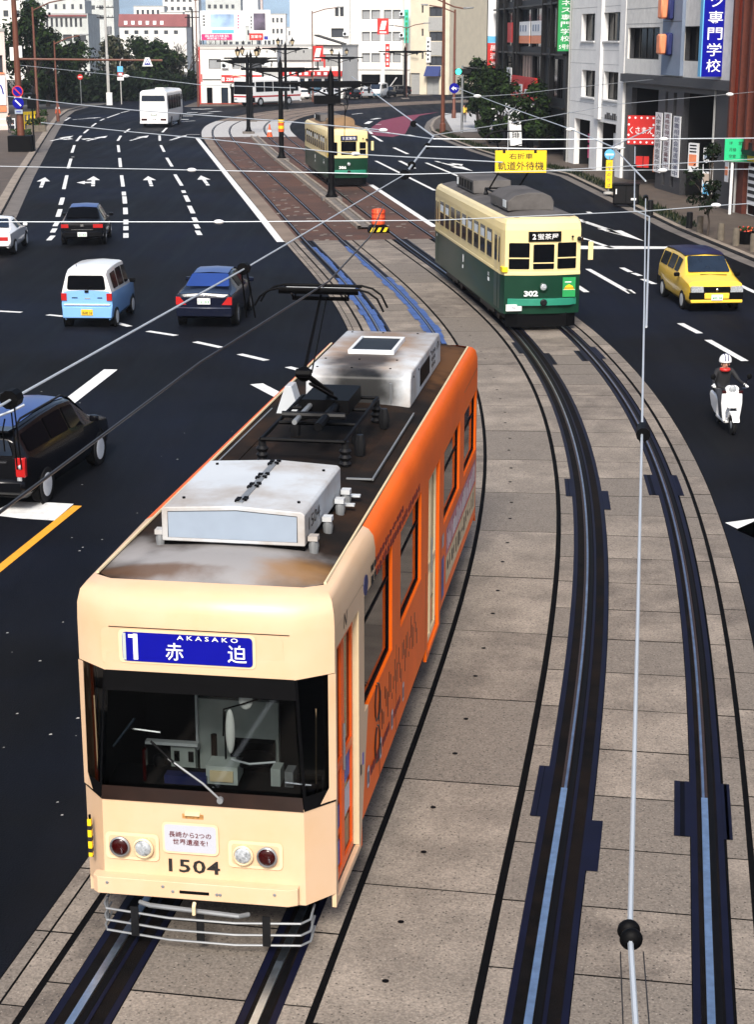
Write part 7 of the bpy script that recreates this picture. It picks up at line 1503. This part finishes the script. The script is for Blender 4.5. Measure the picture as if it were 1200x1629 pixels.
add_part(bb, 'panel', lambda b: (b.box(0, 5.5, -.1, .1, .5, 4.0, 'ink_white'), b.box(1.25, 4.2, -.13, -.101, 2.1, 3.6, 'billboard_art'), b.box(1.4, 4.1, -.13, -.101, 1.35, 1.75, 'sign_cyan'), b.box(.1, 3.9, -.15, -.101, .55, 1.25, 'ink_pink'), b.text('長崎の味処', .32, 'ink_white', frame((2, -.157, 1.02), (1, 0, 0), (0, 0, 1)), w=3.0, bold=.03), b.text('駅前通り本店', .25, 'ink_white', frame((2, -.157, .74), (1, 0, 0), (0, 0, 1)), w=2.4, bold=.03), [b.box(.35, .55, -.12, -.101, 2.2+k*.35, 2.42+k*.35, 'ink_black') for k in range(4)], [b.box(4.6, 4.75, -.12, -.101, 1.9+k*.35, 2.1+k*.35, 'ink_pink') for k in range(5)]))
add_part(bb, 'support', lambda b: [b.tube([(x, .3, -.4), (x, .1, .6)], .06, 'dark_metal', 6) for x in (.3, 1.8, 2.4, 2.8, 3.2, 5.2)])
bb = empty('billboard', (-15.7, 215.4, 7.2), s7.root.rotation_euler.z, 'smaller billboard with dark picture and red band on the shop roof', 'billboard', 'rooftop billboards')
add_part(bb, 'panel', lambda b: (b.box(0, 2.6, -.1, .1, .5, 4.1, 'ink_white'), b.box(.55, 2.0, -.13, -.101, 1.7, 3.7, 'billboard_dark'), b.box(.0, 1.7, -.15, -.101, .55, 1.35, 'sign_red'), b.text('営業中', .4, 'ink_white', frame((.85, -.157, .95), (1, 0, 0), (0, 0, 1)), w=1.3, bold=.03), b.box(1.8, 2.3, -.13, -.101, .6, 1.0, 'ink_blue'), [b.box(.2, .35, -.12, -.101, 1.9+k*.4, 2.15+k*.4, 'ink_black') for k in range(4)])); add_part(bb, 'support', lambda b: [b.tube([(x, .3, -.4), (x, .1, .6)], .06, 'dark_metal', 6) for x in (.3, 1.2, 2.3)])
fittings(s7, ((358, 4.3), (420, 4.6)))
# 8 far left: institution, maroon roofed block, towers
A, B = (-67, 335), (-55.2, 335); HO = [(1.0+k*.92, 1.45+k*.92, 10.0, 11.6, 'f') for k in range(11)] + [(6.9, 8.6, 7.4, 8.6, 'f'), (8.9, 11.3, 7.4, 8.6, 'f')]
i8 = Facade('institution_building', A, B, 12.2, 14, 'wall_old', 'long grey white institutional building with narrow windows above the dark trees', HO, rev=.25)
i8.part('upper_storey', lambda b: (b.box(1.5, 11.0, 2, 10, 12.5, 15.0, 'wall_old'), b.box(.0, 11.6, -.4, .2, 11.9, 12.2, 'wall_maroon'), [b.box(2+k*1.6, 2.5+k*1.6, 1.96, 1.999, 13.3, 14.2, 'window_far') for k in range(6)]))
A, B = (-82, 345), (-69, 345); HO = [(2+k*2.2, 3.0+k*2.2, 12, 13.2, 'f') for k in range(5)] + [(2+k*2.2, 3.0+k*2.2, 15, 16.2, 'f') for k in range(5)]
Facade('institution_building', A, B, 17.5, 14, 'wall_bright', 'pale wing of the institution at the far left edge', HO, rev=.25)
A, B = (-62.5, 425), (-46.3, 425); HO = [(1.2+k*2.4, 2.2+k*2.4, 8.9, 9.8, 'f') for k in range(6)]
m9 = Facade('hotel_building', A, B, 10.4, 14, 'wall_bright', 'distant building with long maroon roof and small dormers', HO, rev=.2)
m9.part('mansard', lambda b: b.prism([(-.3, 10.66), (-.3, 10.8), (1.4, 13.6), (8, 13.6), (8, 10.66)], 'x', -.2, m9.L+.2, 'wall_maroon'))
m9.part('dormer', lambda b: [b.box(1.2+k*1.75, 2.0+k*1.75, -.1, 1.0, 11.1, 12.0, 'ink_white') for k in range(6)])
for x, y, w, h, mm, lb in ((-72, 520, 9, 17, 'wall_bright', 'pale block just left of the maroon roofed building'), (-58.5, 600, 12, 23, 'wall_old', 'grey tower behind the maroon roofed building, left of the taller one'), (-78, 640, 13, 26, 'wall_bright', 'taller pale tower at the upper left behind the institution'), (-100, 560, 16, 22, 'wall_old', 'wide distant block at the upper left'), (-58, 470, 6, 14.5, 'wall_bright', 'small white block at the right end of the maroon roof'), (-43, 480, 10, 11, 'wall_old', 'low grey block behind the bare trees'), (-33, 500, 7, 14.5, 'wall_bright', 'white block directly behind the rooftop billboards'), (-30.5, 700, 8, 17, 'wall_bright', 'white far block right of the billboards'), (-27, 520, 7, 11, 'wall_bright', 'low white block before the haze-tinted hillside'), (-87, 900, 26, 40, 'wall_white', 'very distant white high rise at the upper left')):
    HO = [(.8+k*w/6, .8+k*w/6+w/12, z, z+1.3, 'f') for z in [h-2.2-3*j for j in range(3)] for k in range(5)]
    Facade('city_block', (x, y), (x+w, y), h, w*.8, mm, lb, HO, rev=.15, group='distant city blocks')
ct = empty('chimney', (-64, 960, 0), 0, 'tall pinkish chimney far beyond the billboards', 'chimney'); add_part(ct, 'stack', lambda b: b.lathe([(2.2, 0), (1.6, 46)], 'wall_pink', (0, 0, 0), 'z', 14))
# 9 pink building at the left edge
A, B = (-44.6, 146.4), (-32.5, 152.6); HO = [(9.4, 11.9, 5.0, 6.6, 'w'), (5.4, 7.9, 5.0, 6.6, 'w'), (6.0, 9.0, 0, 2.6, 'v'), (12.9, 13.35, 4.8, 6.4, 'f')]
k9 = Facade('pink_building', A, B, 8.4, 12, 'wall_pink', 'pale pink building at the left edge with painted lettering', HO, rev=.3)
k9.part('lettering', lambda b: (b.box(10.6, 13.4, -.12, -.003, 2.2, 4.6, 'ink_white'), b.text('いい', 1.6, 'sign_blue', frame((12.1, -.126, 3.4), (1, 0, 0), (0, 0, 1)), w=2.3, bold=.03), b.box(11.8, 13.4, -.1, -.004, 4.8, 4.95, 'light_orange'), b.box(10.6, 13.4, -.1, -.004, 1.6, 2.1, 'light_orange')))
# ------------------------------------------------------------------ trees and planting
def tree(loc, h, r, label, mats=('leaf_dark', 'leaf_mid'), n=2600, trunk=.16, base=.25, flat=1., leaf=.24, name='tree', seed=1, group='leafy trees'):
    rr = random.Random(seed); o = empty(name, (*loc, .0), 0, label, 'tree', group); t = MB(); hb_ = h*base
    t.tube([(0, 0, 0), (.05, .03, hb_*.6), (-.03, .06, hb_), (.05, 0, h*.6), (.1, .05, h*.85)], trunk, 'bark', 7, trunk*.3)
    cl = []
    for k in range(int(14+r*6)):
        a = rr.uniform(0, 6.28); q = rr.random()**.6; z = hb_+(h-hb_)*rr.uniform(.12, 1); pr = math.sin(math.pi*min(1, .22+.72*(z-hb_)/(h-hb_)))
        c = Vector((math.cos(a)*r*q*pr, math.sin(a)*r*q*pr, z-.25)); cl.append((c, r*rr.uniform(.22, .42)))
        t.tube([(0, 0, max(hb_*.8, c.z*.55)), c*.6+Vector((0, 0, c.z*.28)), c], trunk*.3, 'bark', 5, .02)
    t.build('trunk', o); f = MB()
    for k in range(n):
        c, cr = rr.choice(cl); d = Vector((rr.gauss(0, 1), rr.gauss(0, 1), rr.gauss(0, .8))).normalized()*cr*rr.uniform(.45, 1.08); p = c+d
        nrm = (d.normalized()+Vector((rr.uniform(-.8, .8), rr.uniform(-.8, .8), rr.uniform(-.2, 1)))).normalized(); e = nrm.orthogonal().normalized(); g = nrm.cross(e); ang = rr.uniform(0, 6.28); e2 = e*math.cos(ang)+g*math.sin(ang); g2 = nrm.cross(e2); s_ = leaf*rr.uniform(.6, 1.3)
        f.add([p-e2*s_, p-g2*s_*.45, p+e2*s_, p+g2*s_*.45], [(0, 1, 2, 3)], mats[0] if rr.random() < .62 else mats[1], False)
    f.build('crown', o); return o
def bare_tree(loc, h, label, seed, spread=.5):
    rr = random.Random(seed); o = empty('bare_tree', (*loc, .0), 0, label, 'tree', 'bare winter trees'); t = MB(); br = MB()
    def grow(p, d, ln, r, lv):
        e = p+d*ln; (t if lv < 1 else br).tube([p, (p+e)/2+Vector((rr.uniform(-.1, .1), rr.uniform(-.1, .1), 0))*ln*.3, e], r, 'twig', 5 if lv < 2 else 4, r*.6)
        if lv < 4:
            for k in range(3 if lv else 4):
                q = (d+Vector((rr.uniform(-1, 1), rr.uniform(-1, 1), rr.uniform(-.1, .7)))*spread*1.4).normalized(); grow(p+d*ln*rr.uniform(.6, 1.), q, ln*rr.uniform(.55, .75), r*.58, lv+1)
    grow(Vector((0, 0, 0)), Vector((0, 0, 1)), h*.36, .16, 0); t.build('trunk', o); br.build('branches', o); return o
for k, (x, y, h, r, lb) in enumerate(((-46.5, 190, 11.5, 4.2, 'big dark evergreen tree at the left picture edge'), (-42.5, 184, 10.5, 3.6, 'big dark evergreen between the two brown lamps on the left'), (-38.6, 196, 11.6, 3.8, 'tallest dark evergreen behind the brown street lamps'), (-39.5, 208, 8.0, 3.2, 'dark tree right of the tall evergreens'), (-42, 178, 7.0, 2.8, 'lower dark tree beside the pink building'))): tree((x, y), h, r, lb, ('leaf_dark', 'leaf_mid'), 3600, .3, .16, leaf=.34, seed=k+1)
for k, (x, y, h, r, m_, lb) in enumerate(((-40.5, 236, 7.4, 3.6, 0, 'dark bushy tree behind the small round red sign'), (-36.3, 240, 7.6, 3.4, 1, 'olive brown tree behind the utility pole'), (-33.6, 246, 7.8, 3.6, 0, 'bushy green tree behind the white post'), (-30.6, 243, 7.6, 3.2, 0, 'bushy green tree above the white coach'), (-28.6, 246, 6.2, 2.6, 1, 'olive tree at the right end of the bank'))): tree((x, y), h, r, lb, (('leaf_dark', 'leaf_mid'), ('leaf_olive', 'leaf_dark'))[m_], 2600, .2, .1, leaf=.34, seed=20+k)
for k, (x, y, h, lb) in enumerate(((-30.5, 268, 9.6, 'bare tree at the left end of the bare row'), (-28.3, 262, 9.0, 'bare tree beside the thin dark utility pole'), (-26.6, 270, 9.4, 'bare tree behind the distant white pedestrian'), (-25.0, 276, 9.2, 'bare tree closest to the white shop'), (-38.6, 250, 9.5, 'bare crown showing above the green bank'))): bare_tree((x, y), h, lb, 40+k)
for k, (x, y, h, lb) in enumerate(((14.6, 285, 9.2, 'bare tree left of the stacked sign panels'), (17.2, 292, 8.6, 'bare tree half behind the stacked sign panels'), (12.4, 288, 7.6, 'small bare tree behind the second brown lamp'))): bare_tree((x, y), h, lb, 60+k)
for k, (x, y, h, r, lb) in enumerate(((9.0, 155, 6.0, 1.9, 'hedge tree at the green traffic light'), (9.5, 146, 5.6, 2.0, 'hedge tree below the stacked sign panels'), (9.6, 137, 5.4, 2.0, 'hedge tree left of the red shop sign'), (10.4, 128, 4.9, 1.8, 'hedge tree in front of the white awning'), (11.2, 119, 5.0, 1.7, 'hedge tree at the edge of the white office building'), (8.4, 131, 3.0, 1.0, 'clipped dark bush at the plaza edge'))): tree((x, y), h, r, lb, ('leaf_dark', 'leaf_mid'), 2400, .12, .28 if h > 4 else .1, leaf=.2, seed=80+k, group='trees along the right pavement')
tree((13.45, 69.1), 3.9, .95, 'young thin tree with sparse dark leaves between two stone bollards', ('leaf_dark', 'leaf_dark'), 700, .05, .30, leaf=.11, seed=99, group='trees along the right pavement')
hg = MB(); rr = random.Random(5)
for k in range(5200):      # dense evergreen undergrowth along the left bank
    t = rr.random(); x = -43+t*18; y = 219+10*(rr.random()**1.5)+t*14; z = rr.random()**1.2*3.8*(.75+.25*math.sin(x*1.7)); p = Vector((x, y, z)); n_ = Vector((rr.gauss(0, 1), rr.gauss(0, 1), rr.gauss(0, 1))).normalized(); e = n_.orthogonal().normalized()*.42; g = n_.cross(e).normalized()*.24
    hg.add([p-e, p-g, p+e, p+g], [(0, 1, 2, 3)], 'leaf_dark', False)
tag(hg.build('undergrowth'), 'dense dark evergreen undergrowth on the bank behind the left road', 'shrubs', kind='stuff')
gr = MB(); pts = [Vector((*p, .14)) for p in off2(KR, .6)[4:11]]
for k in range(2600):
    i = rr.randrange(len(pts)-1); p = pts[i].lerp(pts[i+1], rr.random())+Vector((rr.uniform(-.38, .38), rr.uniform(-.3, .3), 0)); h = rr.uniform(.08, .28); d = Vector((rr.uniform(-1, 1), rr.uniform(-1, 1), 0))*.06; e = Vector((rr.uniform(-1, 1), rr.uniform(-1, 1), 0)).normalized()*.05
    gr.add([p-e, p+e, p+d+Vector((0, 0, h))], [(0, 1, 2)], 'leaf_dark' if rr.random() < .7 else 'leaf_olive', False)
tag(gr.build('ground_cover'), 'dark low ground cover in the strip along the right kerb', 'ground cover', kind='stuff')
# ------------------------------------------------------------------ hills and air
mat('hill_hazed', (.21, .31, .40), .9, var=.4, scale=.01)  # pale blue of distant haze mixed into the hillside colour
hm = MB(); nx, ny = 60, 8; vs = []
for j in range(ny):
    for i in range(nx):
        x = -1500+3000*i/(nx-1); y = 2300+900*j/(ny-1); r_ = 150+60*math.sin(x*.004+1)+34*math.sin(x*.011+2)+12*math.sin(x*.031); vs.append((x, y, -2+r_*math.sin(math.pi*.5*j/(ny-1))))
hm.add(vs, [(j*nx+i, j*nx+i+1, (j+1)*nx+i+1, (j+1)*nx+i) for j in range(ny-1) for i in range(nx-1)], 'hill_hazed'); struct(hm, 'hills')

vm = bpy.data.materials.new('air'); vm.use_nodes = True; n = vm.node_tree; n.nodes.remove(n.nodes['Principled BSDF']); pv = n.nodes.new('ShaderNodeVolumePrincipled')
pv.inputs['Color'].default_value = (.80, .88, 1, 1); pv.inputs['Density'].default_value = .00018; pv.inputs['Anisotropy'].default_value = .2
n.links.new(pv.outputs[0], n.nodes['Material Output'].inputs['Volume']); M['air'] = vm
hz = MB(); hz.box(-1700, 1700, -60, 3300, -3.2, 270, 'air'); hz = hz.build('haze'); tag(hz, 'pale bluish air over the far city and hills', 'haze', kind='stuff')
sc.cycles.volume_bounces = 1
